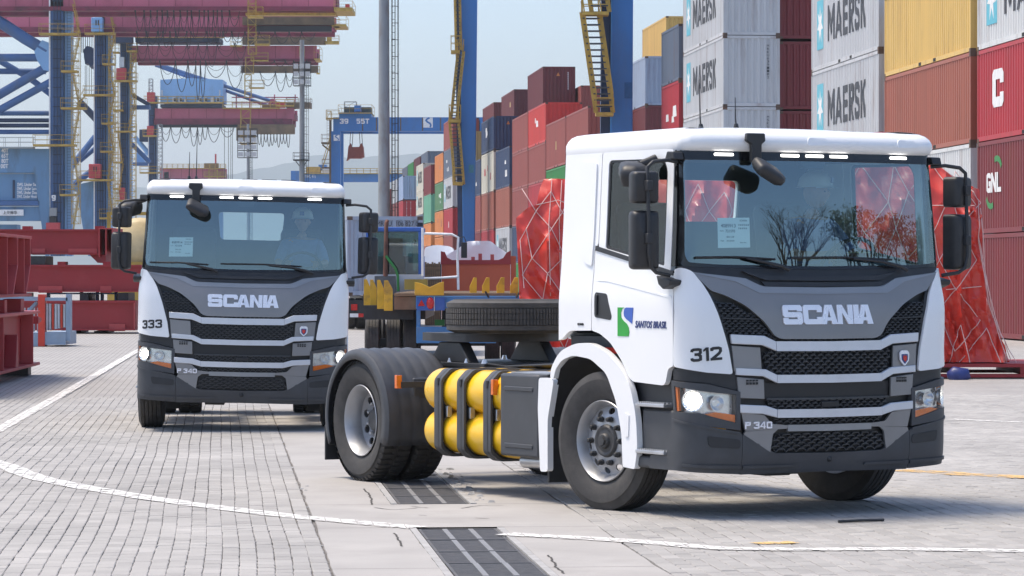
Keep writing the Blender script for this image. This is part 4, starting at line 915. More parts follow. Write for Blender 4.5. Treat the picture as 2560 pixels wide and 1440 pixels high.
        for x in (-2.50, -2.115, -1.68):
            Oo = rnd([(.42, .275), (1.10, .275), (1.188, .345), (1.188, .90), (1.10, .985), (.42, .985)], .03)
            Ho = [[(yy + .180 * math.cos(2 * PI * k / 20), zz + .180 * math.sin(2 * PI * k / 20)) for k in range(20)] for yy, zz in ((.985, .805), (.985, .475))]
            rk = panel('tank_rack', Oo, lambda y, z, t: Vector((x + t, s * y, z)), .015, chassis_black, root, holes=Ho, grid=.1, bevel=0); P.append(rk)
            bd = MB(); n = len(Oo); 
            bd.add([Vector((x - .01 - .055, s * y, z)) for y, z in Oo] + [Vector((x + .055, s * y, z)) for y, z in Oo] + [Vector((x + .055, s * (.76 + (y - .76) * .955), .63 + (z - .63) * .945)) for y, z in Oo] + [Vector((x - .065, s * (.76 + (y - .76) * .955), .63 + (z - .63) * .945)) for y, z in Oo],
                   [(i, (i + 1) % n, n + (i + 1) % n, n + i) for i in range(n)] + [(n + i, n + (i + 1) % n, 2 * n + (i + 1) % n, 2 * n + i) for i in range(n)] + [(i + 3 * n, (i + 1) % n + 3 * n, (i + 1) % n, i) for i in range(n)])
            bdo = bd.build('rack_band', grey_plastic, rk, 30)
            rbox('band_slot', x, s * 1.188, .88, .035, .012, .06, mesh_black, bdo, .004)
            rbox('rack_buckle', x + .06, s * 1.12, .64, .03, .05, .09, zinc, bdo, .006)
        P.append(rbox('side_box', -1.18, s * 1.0, .655, .60, .37, .64, grey_plastic, root, .02))
        for z in (.86, .42): P.append(rbox('box_rib', -1.18, s * 1.188, z, .44, .012, .035, grey_plastic, root, .006))
        P.append(MB().box(-1.45, -.86, min(s * .80, s * 1.10), max(s * .80, s * 1.10), .976, .985).build('tread_plate', zinc, root))
        mk = MB(); mk.box(-1.60, -1.565, min(s * 1.15, s * 1.20), max(s * 1.15, s * 1.20), .80, .92); P.append(mk.build('side_marker', amber, root, 0, .004))
        P.append(MB().tube([(-2.93, s * 1.0, .80), (-2.98, s * 1.0, .78), (-2.99, s * 1.0, .68), (-2.92, s * 1.0, .655), (-2.86, s * 1.0, .65)], .009, 8).build('gas_pipe', zinc, root, 60))
        if s < 0: P.append(MB().tube([(-1.0, -1.0, .30), (-1.32, -1.05, .295)], .055, 16, True).build('exhaust', zinc, root, 50))
    # air lines, deck plate and fifth wheel
    al = MB()
    for i in range(5): al.tube([(-.62, -.42 - .03 * i, 1.03), (-1.6, -.44 - .03 * i, 1.0 + .008 * i), (-2.7, -.45, .985), (-3.2, -.40, 1.0)], .011, 6)
    P.append(al.build('air_line', black_plastic, root, 60))
    fw = MB()
    fw.box(-4.45, -3.05, -.46, .46, .962, 1.0); P.append(fw.build('mounting_plate', chassis_black, root, 0, .006))
    for s in (-1, 1):
        pd = MB(); pd.prism([(-4.05, 1.0), (-3.35, 1.0), (-3.52, 1.17), (-3.88, 1.17)], s * .34, s * .44, lambda x, z, t: Vector((x, t, z))); P.append(pd.build('pedestal', chassis_black, root, 0, .008))
    O = rnd([(-4.25, -.20), (-4.25, -.42), (-3.95, -.48), (-3.35, -.46), (-3.22, -.25), (-3.22, .25), (-3.35, .46), (-3.95, .48), (-4.25, .42), (-4.25, .20), (-3.80, .05), (-3.80, -.05)], .05)
    P.append(panel('fifth_wheel', O, lambda x, y, t: Vector((x, y, 1.245 - t)), .07, chassis_black, root, grid=.12, bevel=.012))
    bl = MB()
    for x in (-4.3, -4.0, -3.7, -3.4, -3.1, -2.6, -1.9):
        for s in (-1, 1): bl.lathe([(0, .035), (.016, .035), (.02, .02), (.028, .0)], 6, Matrix.Translation((x, s * .43, 1.0 if x < -3.05 else .96)) @ Matrix.Rotation(PI / 2, 4, 'X'))
    P.append(bl.build('bolts', zinc, root))
    if roll:
        for o in P: o.rotation_euler = (roll, 0, 0)
    return root
M_hatch_hi = M('grey_metallic_light', (.27, .28, .295), .34, .35, var=.04, coat=.2)
frit = M('glass_frit', (.012, .012, .014), .18, var=.1)
decal_silver = M('chrome_lettering', (.82, .82, .87), .28, .3, var=.02)
TR1 = make_truck('tractor_truck', (1.663, 24.83, 0), 29.3, '312', ('4089913', '721593'), 'white tractor truck numbered 312 with yellow gas tanks and a spare tyre behind its cab', steer=R(9.5))
TR2 = make_truck('tractor_truck', (-3.10, 37.73, 0), 3.8, '333', ('4089914', '721594'), 'white tractor truck numbered 333 coming straight on with headlights lit', roll=R(-1.2), plain=True)
# spare tyre lying on the fifth wheel of truck 312
dusty = M('dusty_rubber', (.065, .062, .06), .8, var=.2, scale=14, dirt=(.11, .10, .09), dirt_amt=.5, dscale=5)
spare = empty('spare_tyre', TR1.matrix_world @ Vector((0, 0, 0)))
Mt = Matrix.Translation((1.663, 24.83, 0)) @ Matrix.Rotation(R(29.3) - PI / 2, 4, 'Z')
spare.location = Mt @ Vector((-3.50, 0.02, 1.247 + .1425)); spare.rotation_euler = (R(90), 0, R(20))
tag(spare, 'loose black truck tyre lying flat on the fifth wheel behind the cab', 'tyre')
o = link('tread', tyre_mesh(.525, .285, .315, 4, 0).data('tread', dusty, 35), spare)
sp = MB(); h = .285 / 2
for k in range(110):
    a = 2 * PI * k / 110; Mx = Matrix.Rotation(-a, 4, 'Y')
    for y0_, y1_ in ((-.068, -.028), (-.022, .022), (.028, .068)):
        sp.box(.522, .531, y0_, y1_, -.0105, .0105, Mx)
o = sp.build('tread_blocks', dusty, spare); o['kind'] = 'stuff'
# ---------------------------------------------------------------- stacked containers
rust = (.16, .055, .025)
CONT = {}
def cmat(key, col, dirt_amt=.35, rough=.5):
    CONT[key] = M('container_' + key, col, rough, var=.07, scale=.8, dirt=rust, dirt_amt=dirt_amt, dscale=1.9, stretch=(1, 1, .13), rand=True, bump=.08, bscale=3)
for k_, c_ in dict(lightgrey=(.50, .51, .52), white=(.60, .61, .60), bluegrey=(.30, .36, .46), brown=(.34, .105, .065), yellow=(.66, .44, .13), red=(.42, .03, .04), brightred=(.55, .045, .035), darkred=(.19, .026, .03), maroon=(.15, .032, .035), brick=(.30, .075, .06), navy=(.03, .055, .12), slate=(.12, .15, .20), green=(.03, .22, .05), mint=(.14, .38, .25), moss=(.09, .22, .10), orange=(.62, .22, .06), blue=(.04, .16, .42), cream=(.60, .57, .47), tan=(.45, .30, .12), paleblue=(.33, .42, .58)).items():
    cmat(k_, c_, {'lightgrey': .42, 'white': .45, 'cream': .35, 'bluegrey': .45, 'yellow': .4}.get(k_, .35))
casting = M('corner_casting', (.12, .08, .06), .7, .2, var=.3, rand=True, dirt=rust, dirt_amt=.6)
dark_gap = M('forklift_pocket', (.012, .011, .010), .8)
def corrug(L, pitch, d):
    """(position, depth) pairs of a trapezoid corrugation"""
    n = max(1, int(L / pitch)); p = L / n; q = []
    for i in range(n): q += [(i * p, 0), (i * p + p * .30, 0), (i * p + p * .45, d), (i * p + p * .80, d), (i * p + p * .95, 0)]
    q.append((L, 0)); return q
_cm = {}
def cont_meshes(L, H, W=2.44):
    k = (L, round(H, 2))
    if k in _cm: return _cm[k]
    r = {}; P = .11; z0, z1 = .16, H - .11
    fr = MB()
    for x in (0, W):
        sx = 1 if x == 0 else -1
        for y in (0, L):
            sy = 1 if y == 0 else -1
            fr.box(min(x, x + sx * P), max(x, x + sx * P), min(y, y + sy * P), max(y, y + sy * P), .12, H - .12)
        fr.box(min(x, x + sx * .06), max(x, x + sx * .06), P, L - P, H - .11, H); fr.box(min(x, x + sx * .07), max(x, x + sx * .07), P, L - P, .03, .16)
    for y in (0, L):
        sy = 1 if y == 0 else -1
        fr.box(P, W - P, min(y, y + sy * .07), max(y, y + sy * .07), H - .12, H); fr.box(P, W - P, min(y, y + sy * .08), max(y, y + sy * .08), .03, .17)
    r['frame'] = fr.data('frame')
    cs = MB()
    for x in (-.004, W - .174):
        for y in (-.004, L - .174):
            for z in (0, H - .118): cs.box(x, x + .178, y, y + .178, z, z + .118)
    r['corner_casting'] = cs.data('corner_casting', casting)
    for nm, x, s in (('side_wall', .012, 1), ('side_wall2', W - .012, -1)):
        q = corrug(L - 2 * P, .28, .036); mb = MB(); vs = [Vector((x + s * d, P + p, z)) for p, d in q for z in (z0, z1)]
        fs = [(2 * i, 2 * i + 1, 2 * i + 3, 2 * i + 2) for i in range(len(q) - 1)]; mb.add(vs, fs); r[nm] = mb.data('side_wall')
    for nm, y, s in (('end_wall', .014, 1), ('end_wall2', L - .014, -1)):
        q = corrug(W - 2 * P, .25, .045); mb = MB(); vs = [Vector((P + p, y + s * d, z)) for p, d in q for z in (z0, z1)]
        fs = [(2 * i, 2 * i + 1, 2 * i + 3, 2 * i + 2) for i in range(len(q) - 1)]; mb.add(vs, fs); r[nm] = mb.data('end_wall')
    rf = MB(); q = corrug(L - .12, .21, .02); rf.add([Vector((x, .06 + p, H - .012 - d)) for p, d in q for x in (.05, W - .05)], [(2 * i, 2 * i + 1, 2 * i + 3, 2 * i + 2) for i in range(len(q) - 1)]); r['roof'] = rf.data('roof')
    fl = MB().box(.06, W - .06, .08, L - .08, .10, .15); r['floor'] = fl.data('floor')
    for nm, x0, x1 in (('door_a', P + .01, W / 2 - .006), ('door_b', W / 2 + .006, W - P - .01)):
        d = MB().box(x0, x1, .012, .05, z0 + .01, z1 - .01)
        for i in range(5): d.box(x0 + .04, x1 - .04, .004, .0125, z0 + .16 + i * (z1 - z0) / 5.2, z0 + .40 + i * (z1 - z0) / 5.2)
        r[nm] = d.data('door')
        rd_ = MB()
        for k in (.28, .72):
            xx = x0 + (x1 - x0) * k; rd_.tube([(xx, -.01, z0), (xx, -.01, z1)], .019, 6)
            for z in (z0 + .08, z0 + .8, z0 + 1.6, z1 - .1): rd_.box(xx - .05, xx + .05, -.025, .005, z - .035, z + .035)
        r[nm + 'rod'] = rd_.data('locking_rod', zinc)
    pk = MB()
    for y in (L * .39, L * .56): pk.box(-.003, .02, y - .18, y + .18, .04, .145)
    r['pocket'] = pk.data('forklift_pocket', dark_gap)
    _cm[k] = r; return r
D0, DW = 21.4, 2.62
def set_mat(o, m):
    if not o.data.materials: o.data.materials.append(m)
    o.material_slots[0].link = 'OBJECT'; o.material_slots[0].material = m
CSTACK = []
def container(b, a, z, H, key, label, L=12.19, end='wall', text=None, group='stacked shipping containers'):
    r = cont_meshes(L, H); m = CONT[key]
    t = empty('shipping_container', row(a, b, z), -AZ); tag(t, label, 'container', group)
    for nm in ('frame', 'side_wall', 'side_wall2', 'end_wall2', 'roof', 'floor'): set_mat(link(nm.rstrip('2'), r[nm], t), m)
    link('corner_casting', r['corner_casting'], t)['kind'] = 'stuff'; link('forklift_pocket', r['pocket'], t)['kind'] = 'stuff'
    if end == 'wall': set_mat(link('end_wall', r['end_wall'], t), m)
    else:
        for d in ('door_a', 'door_b'):
            o = link('door', r[d], t); set_mat(o, m); link('locking_rod', r[d + 'rod'], o)
    if text: text(t, L, H)
    CSTACK.append((a, b, z)); return t
def side_map(t, L, H, yc, zc):            # lettering on the side that faces the lane: reads from the far end to the near end
    return lambda u, v, d: Vector((.008 - d, yc - u, zc + v))
star_blue = M('star_panel_blue', (.10, .42, .52), .5, var=.08, rand=True, dirt=(.4, .42, .42), dirt_amt=.3)
ink = M('container_ink', (.035, .038, .045), .6, var=.2, dirt=(.4, .4, .4), dirt_amt=.25, dscale=3)
inkw = M('container_ink_white', (.72, .72, .71), .6, var=.1, dirt=(.4, .35, .33), dirt_amt=.3)
def maersk(t, L, H):
    f = side_map(t, L, H, L * .86, H * .54); k = H / 2.9
    MB().prism([(-.62, -.85 * k), (.62, -.85 * k), (.62, .85 * k), (-.62, .85 * k)], 0, .004, f).build('star_panel', star_blue, t)
    st = []
    for i in range(14):
        a = PI / 2 + 2 * PI * i / 14; r_ = (.56 if i % 2 == 0 else .24); st.append((r_ * math.cos(a), r_ * 1.25 * math.sin(a)))
    MB().prism(st, .005, .008, f).build('star', inkw, t)
    block_text('MAERSK', L * .56, H * .42, side_map(t, L, H, L * .46, H * .52), ink, t, 'lettering', .004, .20, .16, .72)
def idcode(s):
    def g(t, L, H):
        for i, c in enumerate(s): fit_text(c, .09, .10, lambda u, v, d, i=i: Vector((1.93 + u, .006 - d, H * .86 - i * .135 + v)), inkw if t.get('dark') else ink, t, 'code_letter', .002)
    return g
def both(*fs):
    def g(t, L, H):
        for f in fs: f(t, L, H)
    return g
def marks(seed, m=None, n=3):
    """white maker's panels seen from too far off to read"""
    def g(t, L, H):
        q = random.Random(seed); mb = MB()
        for i in range(n):
            y = L * q.uniform(.2, .8); z = H * q.uniform(.3, .75); w = q.uniform(.25, .7); h = q.uniform(.12, .3)
            mb.prism([(-w, -h), (w, -h), (w * .7, h), (-w * .8, h)], 0, .004 + .001 * i, side_map(t, L, H, y, z))
        mb.build('side_marking', m or inkw, t)
    return g
def warn(t, L, H):
    f = lambda u, v, d: Vector((1.15 + u, .010 - d, H * .80 + v))
    MB().prism([(-.14, -.12), (.14, -.12), (0, .15)], 0, .006, f).build('warning_triangle', CONT['orange'], t)
def bcode(t, L, H):
    mb = MB()
    for i in range(9): mb.prism([(-.035, -.05), (.035, -.05), (.035, .05), (-.035, .05)], 0, .006, lambda u, v, d: Vector((1.9 + u, .010 - d, H * .84 - i * .15 + v)))
    mb.build('code_letters', inkw, t)
def capital_c(t, L, H): block_text('C', 1.3, 1.05, side_map(t, L, H, L * .80, H * .55), inkw, t, 'lettering', .004, .28, .1, .9)
def gnl(t, L, H):
    block_text('GNL', 1.7, .55, side_map(t, L, H, L * .84, H * .55), inkw, t, 'lettering', .004, .24, .08, .8)
    for s, y0 in ((1, .30), (-1, -.30)):
        arc_ = [(.55 * math.cos(a) * s + .35 * s, y0 + s * .36 * math.sin(a)) for a in [R(20 + 14 * i) for i in range(8)]]
        mb = MB()
        for i, q in enumerate(strip_poly(arc_, .16)): mb.prism(q, 0, .004, side_map(t, L, H, L * .84, H * .55))
        mb.build('green_arc', CONT['green'], t)
def depth_b(Z, a): return (Z - a * NV.y) / VV.y
def xb(px, a): return depth_b(FPX * a / (px - 550.0) / 1.0, a)        # row distance of the near corner seen at pixel column px
DONE = set()
def slot(Zc, col, tiers, where, L=12.19, fill=True):
    """tiers: (z0, H, colour, label, end, text); everything below is filled down to the ground"""
    a = D0 + col * DW; b = depth_b(Zc, a)
    for z, H, key, lab, end, tx in tiers: container(b, a, z, H, key, lab, L, end, tx)
    zmin = min(t[0] for t in tiers)
    if zmin > .3 and fill:
        n = max(1, round(zmin / 2.75)); h = zmin / n
        for i in range(n):
            key = rng.choice(['brown', 'darkred', 'brick', 'navy', 'lightgrey', 'maroon', 'red', 'slate', 'green'])
            container(b, a, i * h, h, key, '%s container, %s from the ground, low in the stack %s' % (key, ('first', 'second', 'third', 'fourth', 'fifth', 'sixth')[i], where), L, 'wall', None, 'lower containers ' + where)
W_ = 'wall'
# the block behind truck 312, nearest part of the row
slot(80.9, 0, [(0, 2.9, 'darkred', 'dark red container standing on the ground below the one with the green arcs', W_, None), (2.9, 2.6, 'darkred', 'dark red container lettered GNL between green arcs', W_, gnl), (5.5, 2.6, 'red', 'faded red container with a large white C on its side', W_, capital_c), (8.1, 2.6, 'white', 'dirty white container with a blue star, on the red one with the C', W_, maersk)], 'behind the tarpaulin')
slot(93.9, 0, [(2.9, 2.62, 'white', 'plain white container under the rust brown one beside the tarpaulin', W_, None), (5.52, 2.62, 'brown', 'rust brown container under the yellow one', W_, None), (8.14, 2.62, 'yellow', 'yellow container on top of the rust brown one', W_, None)], 'behind the tarpaulin')
slot(107.0, 0, [(6.1, 3.0, 'lightgrey', 'ribbed light grey star container above the cab roof, next to the rust brown one', W_, maersk), (9.1, 3.0, 'lightgrey', 'light grey star container next to the yellow one', W_, maersk)], 'behind the tarpaulin')
# the second block, its blue-grey ends facing the camera
slot(140.0, 0, [(5.95, 3.0, 'lightgrey', 'rust streaked grey container under two grey star containers, end in view', W_, both(idcode('MSKU'))), (8.95, 3.05, 'lightgrey', 'grey star container with blue-grey end, middle of three, code down its end', W_, both(maersk, idcode('MRKU6391182'))), (12.0, 3.05, 'lightgrey', 'grey star container with blue-grey end, topmost of three', W_, both(maersk, idcode('MSKU')))], 'of the second block')
for i, z in enumerate((5.9, 8.9, 11.95)):
    slot(141.5, 1, [(z, 2.95, 'darkred', 'dark red container in the shadow beside the grey star containers, %s of its stack' % ('third', 'fourth', 'fifth')[i] , W_, None)], 'of the second block', fill=(i == 0))
slot(153.6, 0, [(8.25, 2.65, 'red', 'red container under the slate blue one, past the grey star containers', W_, marks(4)), (10.9, 2.65, 'slate', 'slate blue short container on top of a red one, past the grey star containers', W_, None)], 'of the second block', L=6.06)
# third block
slot(186.0, 1, [(8.6, 2.8, 'maroon', 'maroon container under the blue-grey one beside the gantry leg with the stair', W_, None), (11.4, 2.8, 'bluegrey', 'blue-grey container end beside the gantry leg with the stair', W_, None)], 'of the third block')
slot(191.5, 0, [(8.67, 3.0, 'brick', 'long brick red container just above the green one, ending at the truck cab', W_, None)], 'of the third block')
slot(204.0, 0, [(5.7, 2.95, 'green', 'green container showing between the tarpaulin and a brick red one', W_, None), (8.67, 3.0, 'brick', 'brick red container directly on the green one', W_, marks(9, CONT['tan'], 1))], 'of the third block')
slot(216.5, 0, [(8.0, 2.6, 'brick', 'brick red container under the bright red one with white lettering', W_, None), (10.6, 2.6, 'brightred', 'bright red container with white lettering on its side', W_, marks(11))], 'of the third block')
slot(229.0, 0, [(8.0, 2.6, 'brick', 'lower of two brick red containers next to the navy door end', W_, None), (10.6, 2.6, 'brick', 'upper of two brick red containers next to the navy ones', W_, None)], 'of the third block')
slot(216.0, 3, [(16.2, 2.65, 'yellow', 'yellow container standing highest, beside the gantry leg', W_, None)], 'of the third block')
slot(243.0, 2, [(13.2, 2.65, 'brick', 'small brick red container roofline right of the tallest maroon one', W_, None)], 'of the fourth block')
slot(245.0, 1, [(11.6, 2.85, 'red', 'red container under the tallest maroon one with a warning triangle', W_, None), (14.5, 2.88, 'maroon', 'maroon container with a warning triangle, tallest near the gantry leg', W_, both(warn, bcode))], 'of the fourth block')
slot(269.0, 1, [(14.25, 2.8, 'maroon', 'maroon container with a yellow patch, second in the top row', W_, marks(21, CONT['tan'], 1))], 'of the fourth block')
slot(289.0, 1, [(14.25, 2.8, 'maroon', 'small maroon container, last in the top row', W_, marks(22, None, 1))], 'of the fourth block')
# fourth block: navy boxes
slot(243.5, 0, [(2.5, 2.9, 'lightgrey', 'grey container with a dark name, under the rust brown one near the tarpaulin', W_, maersk), (5.4, 3.0, 'brown', 'rust brown container under the navy door end', W_, None), (8.4, 3.0, 'navy', 'navy container with its doors and locking rods in view', 'door', both(marks(31), warn))], 'of the fourth block')
slot(257.5, 0, [(2.5, 2.9, 'red', 'red container below two rust brown ones, beyond the grey name', W_, None), (5.4, 3.0, 'brown', 'rust brown container under the white one with pink lettering', W_, None), (8.4, 3.2, 'cream', 'white container with pink lettering, between navy ones', W_, marks(32, CONT['red'])), (11.65, 2.65, 'navy', 'navy container with a warning triangle on top of the white one', W_, both(marks(33), warn, bcode))], 'of the fourth block')
slot(270.5, 0, [(5.4, 3.0, 'brick', 'brick red container under a navy one, beside the tall gantry leg', W_, None), (8.4, 3.0, 'navy', 'navy container half hidden by the tall gantry leg', W_, marks(34))], 'of the fourth block')
slot(283.5, 0, [(8.4, 3.0, 'darkred', 'dark red container just behind the tall gantry leg', W_, None), (11.45, 2.8, 'tan', 'tan container just behind the tall gantry leg', W_, None)], 'of the fourth block')
# fifth block and beyond, left of the tall leg
slot(303.0, 0, [(2.8, 2.75, 'brick', 'low brick red container behind the white tractor rails', W_, None), (5.55, 2.5, 'red', 'red container under the grey one with a dark name, beside the tall leg', W_, marks(41, None, 1)), (8.1, 2.85, 'lightgrey', 'pale grey container with a dark name, beside the tall leg', W_, maersk), (10.95, 2.7, 'slate', 'slate container with white lettering beside the tall leg', W_, marks(42)), (13.65, 2.7, 'brick', 'brick red container highest beside the tall leg', W_, None)], 'of the fifth block')
slot(316.0, 0, [(2.9, 2.6, 'orange', 'lowest orange container behind the white tractor rails', W_, None), (5.55, 2.5, 'orange', 'orange container under the moss green one', W_, marks(43, CONT['brick'])), (8.1, 2.75, 'moss', 'moss green container with white letters', W_, marks(44)), (10.9, 2.75, 'orange', 'orange container on top of the moss green one', W_, marks(45, CONT['slate'], 1))], 'of the fifth block')
slot(334.0, 0, [(4.8, 2.35, 'orange', 'orange container under the mint green one', W_, None), (7.2, 2.9, 'mint', 'mint green container under a dark red one', W_, None), (10.1, 3.0, 'darkred', 'dark red container on top of the mint green one', W_, None)], 'of the fifth block')
slot(347.0, 0, [(8.3, 2.5, 'cream', 'lower of two off-white containers with dark names next to the mint green one', W_, maersk), (10.8, 2.9, 'cream', 'upper of two off-white containers with dark names next to the mint green one', W_, maersk)], 'of the fifth block')
slot(381.0, 1, [(13.5, 2.75, 'slate', 'slate container with its end in view, highest beyond the mint green one', W_, None)], 'of the far block')
slot(396.0, 1, [(13.5, 2.7, 'maroon', 'maroon container beside the bright green one at the far end', W_, marks(51, None, 1))], 'of the far block')
slot(409.0, 1, [(13.3, 2.7, 'green', 'bright green container at the far end of the row', W_, marks(52, None, 1))], 'of the far block')
slot(422.0, 1, [(13.2, 2.7, 'slate', 'slate container next to the bright green one at the far end', W_, None)], 'of the far block')
slot(385.0, 0, [(5.3, 2.6, 'brick', 'far brick red container low beside the ladder cage', W_, None), (7.9, 2.7, 'red', 'red container with door rods below the pale blue end', 'door', None), (10.7, 2.8, 'paleblue', 'pale blue container end above the red door end', W_, None)], 'of the far block')
slot(398.0, 0, [(8.0, 2.7, 'brick', 'far brick red container past the red door end', W_, None), (10.7, 2.8, 'white', 'far white container past the pale blue end', W_, marks(53, ink))], 'of the far block')
slot(424.0, 0, [(7.6, 2.7, 'darkred', 'far dark red container beside the grey mast', W_, None), (10.3, 2.7, 'brick', 'far brick red container highest beside the grey mast', W_, None)], 'of the far block')
slot(437.0, 0, [(7.6, 2.7, 'maroon', 'farthest maroon container behind the grey mast', W_, None)], 'of the far block')
# ---------------------------------------------------------------- quay cranes, gantries and light masts in the distance
pink = M('crane_pink', (.46, .11, .17), .6, var=.28, scale=.06, dirt=(.20, .035, .05), dirt_amt=.5, dscale=.25, stretch=(1, 1, .5), rand=True)
pink_dark = M('crane_underside', (.20, .03, .06), .7, var=.25, scale=.4, rand=True, dirt=(.03, .02, .02), dirt_amt=.7, dscale=.5)
cblue = M('crane_blue', (.045, .12, .29), .55, var=.15, scale=.3, dirt=(.10, .12, .14), dirt_amt=.5, dscale=.5, stretch=(1, 1, .3), rand=True)
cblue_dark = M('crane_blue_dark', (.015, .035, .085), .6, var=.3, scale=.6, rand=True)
cblue_light = M('crane_blue_light', (.22, .42, .70), .5, var=.1, scale=.2, dirt=(.15, .18, .18), dirt_amt=.4, dscale=.4, stretch=(1, 1, .3), rand=True)
cblue_mid = M('portal_blue', (.12, .25, .42), .6, var=.2, scale=.3, dirt=(.07, .09, .09), dirt_amt=.65, dscale=.6, stretch=(1, 1, .25), rand=True)
cyellow = M('crane_yellow', (.46, .30, .055), .6, var=.2, scale=1.5, dirt=(.16, .09, .04), dirt_amt=.6, dscale=2, rand=True)
cbrown = M('crane_brown', (.15, .10, .055), .7, var=.35, scale=.6, dirt=(.03, .025, .02), dirt_amt=.7, dscale=.4, rand=True)
cable_mat = M('festoon_cable', (.02, .02, .022), .6)
cred = M('crane_red', (.50, .05, .055), .5, var=.1, rand=True)
mast_grey = M('galvanised_mast', (.28, .29, .30), .5, .4, var=.15, scale=1, dirt=(.17, .10, .06), dirt_amt=.6, dscale=1.2, stretch=(1, 1, .4))
rtg_blue = M('gantry_blue', (.035, .17, .45), .45, var=.1, scale=.4, dirt=(.09, .09, .10), dirt_amt=.35, dscale=.5, stretch=(1, 1, .3), rand=True)
lamp_glass = M('floodlight', (.55, .56, .57), .3, .3)
class Far:
    """a distant thing: px() gives points at its own distance, build() hangs parts on the root"""
    def __init__(s, name, px, Z, label, cat, group=None):
        s.Z = Z; s.k = FPX / Z; s.base = at(px, HORIZON + EYE * FPX / Z, Z); s.base.z = 0
        s.root = tag(empty(name, s.base), label, cat, group)
    def p(s, x, y, d=0.0):
        v = at(x, y, s.Z); return v + Vector((0, d, 0)) - s.base
    def box(s, mb, x0, x1, y0, y1, d0=0, d1=2.0):
        a, b = s.p(x0, y1, d0), s.p(x1, y0, d1); mb.box(min(a.x, b.x), max(a.x, b.x), a.y, b.y, a.z, b.z); return mb
    def bx(s, name, x0, x1, y0, y1, mat, d0=0, d1=2.0, parent=None, bevel=0):
        return s.box(MB(), x0, x1, y0, y1, d0, d1).build(name, mat, parent or s.root, 0, bevel)
    def tube(s, name, pts, rpx, mat, n=10, d=0, parent=None):
        return MB().tube([s.p(x, y, d) for x, y in pts], rpx / s.k, n).build(name, mat, parent or s.root, 60)
    def platform(s, x0, x1, y, d0=-1.6, d1=-.0, thick=6, h=None, name='platform', mat=None):
        mat = mat or cyellow; hp = (h or 1.15 * s.k)
        o = s.bx(name, x0, x1, y, y + thick, mat, d0, d1)
        mb = MB(); r = max(.045, .8 / s.k); n = max(1, int((x1 - x0) / (1.6 * s.k)))
        for dd in (d0 + .05, d1 - .05):
            for k in range(n + 1): x = x0 + (x1 - x0) * k / n; mb.bar(s.p(x, y, dd), s.p(x, y - hp, dd), r)
            for q in (.5, 1): mb.bar(s.p(x0, y - hp * q, dd), s.p(x1, y - hp * q, dd), r)
        for x in (x0, x1): mb.bar(s.p(x, y - hp, d0 + .05), s.p(x, y - hp, d1 - .05), r)
        mb.build('railing', mat, o); return o
    def stair(s, x0, y0, x1, y1, d=-1.0, mat=None):
        """a sloping flight between two landings"""
        mat = mat or cyellow; a, b = s.p(x0, y0, d), s.p(x1, y1, d); mb = MB(); r = max(.05, .8 / s.k)
        for dd in (0, .8):
            mb.bar(a + Vector((0, dd, 0)), b + Vector((0, dd, 0)), r * 1.6); mb.bar(a + Vector((0, dd, 1.0)), b + Vector((0, dd, 1.0)), r)
        n = max(2, int(abs(b.z - a.z) / .45))
        for k in range(n + 1): q = a.lerp(b, k / n); mb.bar(q, q + Vector((0, .8, 0)), .18, .05)
        return mb.build('stair', mat, s.root)
    def ladder(s, x0, x1, y0, y1, d=-.3, mat=None, cage=False, step=.35, parent=None):
        mat = mat or cyellow; mb = MB(); r = max(.035, .7 / s.k)
        for x in (x0, x1): mb.bar(s.p(x, y0, d), s.p(x, y1, d), r)
        st = max(step, 3.5 / s.k); n = int(abs(y1 - y0) / s.k / st)
        for k in range(n): y = y1 + (y0 - y1) * k / n; mb.bar(s.p(x0, y, d), s.p(x1, y, d), r * .8)
        if cage:
            m = max(2, int(abs(y1 - y0) / s.k / 1.3))
            for k in range(m):
                y = y1 + (y0 - y1) * k / m; w = (x1 - x0) * 1.0; c = [(x0, 0), (x0 - w * .3, -.5), ((x0 + x1) / 2, -.8), (x1 + w * .3, -.5), (x1, 0)]
                for (a, da), (b, db) in zip(c, c[1:]): mb.bar(s.p(a, y, d + da), s.p(b, y, d + db), r * .8)
        return mb.build('ladder', mat, parent or s.root)
    def tower(s, x0, x1, y0, y1, d0=-2.2, d1=-.8, mat=None, name='access_tower', n=None):
        mat = mat or cyellow; mb = MB(); r = max(.07, 1.3 / s.k); n = n or max(1, round(abs(y1 - y0) / (x1 - x0)))
        for x in (x0, x1):
            for d in (d0, d1): mb.bar(s.p(x, y0, d), s.p(x, y1, d), r)
        for k in range(n + 1):
            y = y0 + (y1 - y0) * k / n
            for d in (d0, d1): mb.bar(s.p(x0, y, d), s.p(x1, y, d), r * .8)
            if k < n:
                y2 = y0 + (y1 - y0) * (k + 1) / n
                mb.bar(s.p(x0, y, d0), s.p(x1, y2, d0), r * .7) if k % 2 else mb.bar(s.p(x1, y, d0), s.p(x0, y2, d0), r * .7)
        return mb.build(name, mat, s.root)
    def festoon(s, xs, y, drop, d=-.4, th=1.0):
        th *= 1.7
        mb = MB(); tr = MB()
        for i, (a, b) in enumerate(zip(xs, xs[1:])):
            dr = drop * (1 + .25 * math.sin(i * 2.3)) * min(1.5, .55 + 18.0 / max(8, abs(b - a))); 
            mb.tube([s.p(a + (b - a) * t, y + dr * (1 - (2 * t - 1) ** 2) ** .75, d) for t in [k / 10 for k in range(11)]], th / s.k / 2, 5)
            if abs(b - a) > 12: mb.tube([s.p(a + (b - a) * t, y + dr * .55 * (1 - (2 * t - 1) ** 2) ** .8, d + .3) for t in [k / 8 for k in range(9)]], th * .6 / s.k / 2, 5)
            s.box(tr, a - 1.6, a + 1.6, y - 3.5, y + 1.5, d - .2, d + .2)
        o = mb.build('festoon_cable', cable_mat, s.root, 60); o['kind'] = 'stuff'
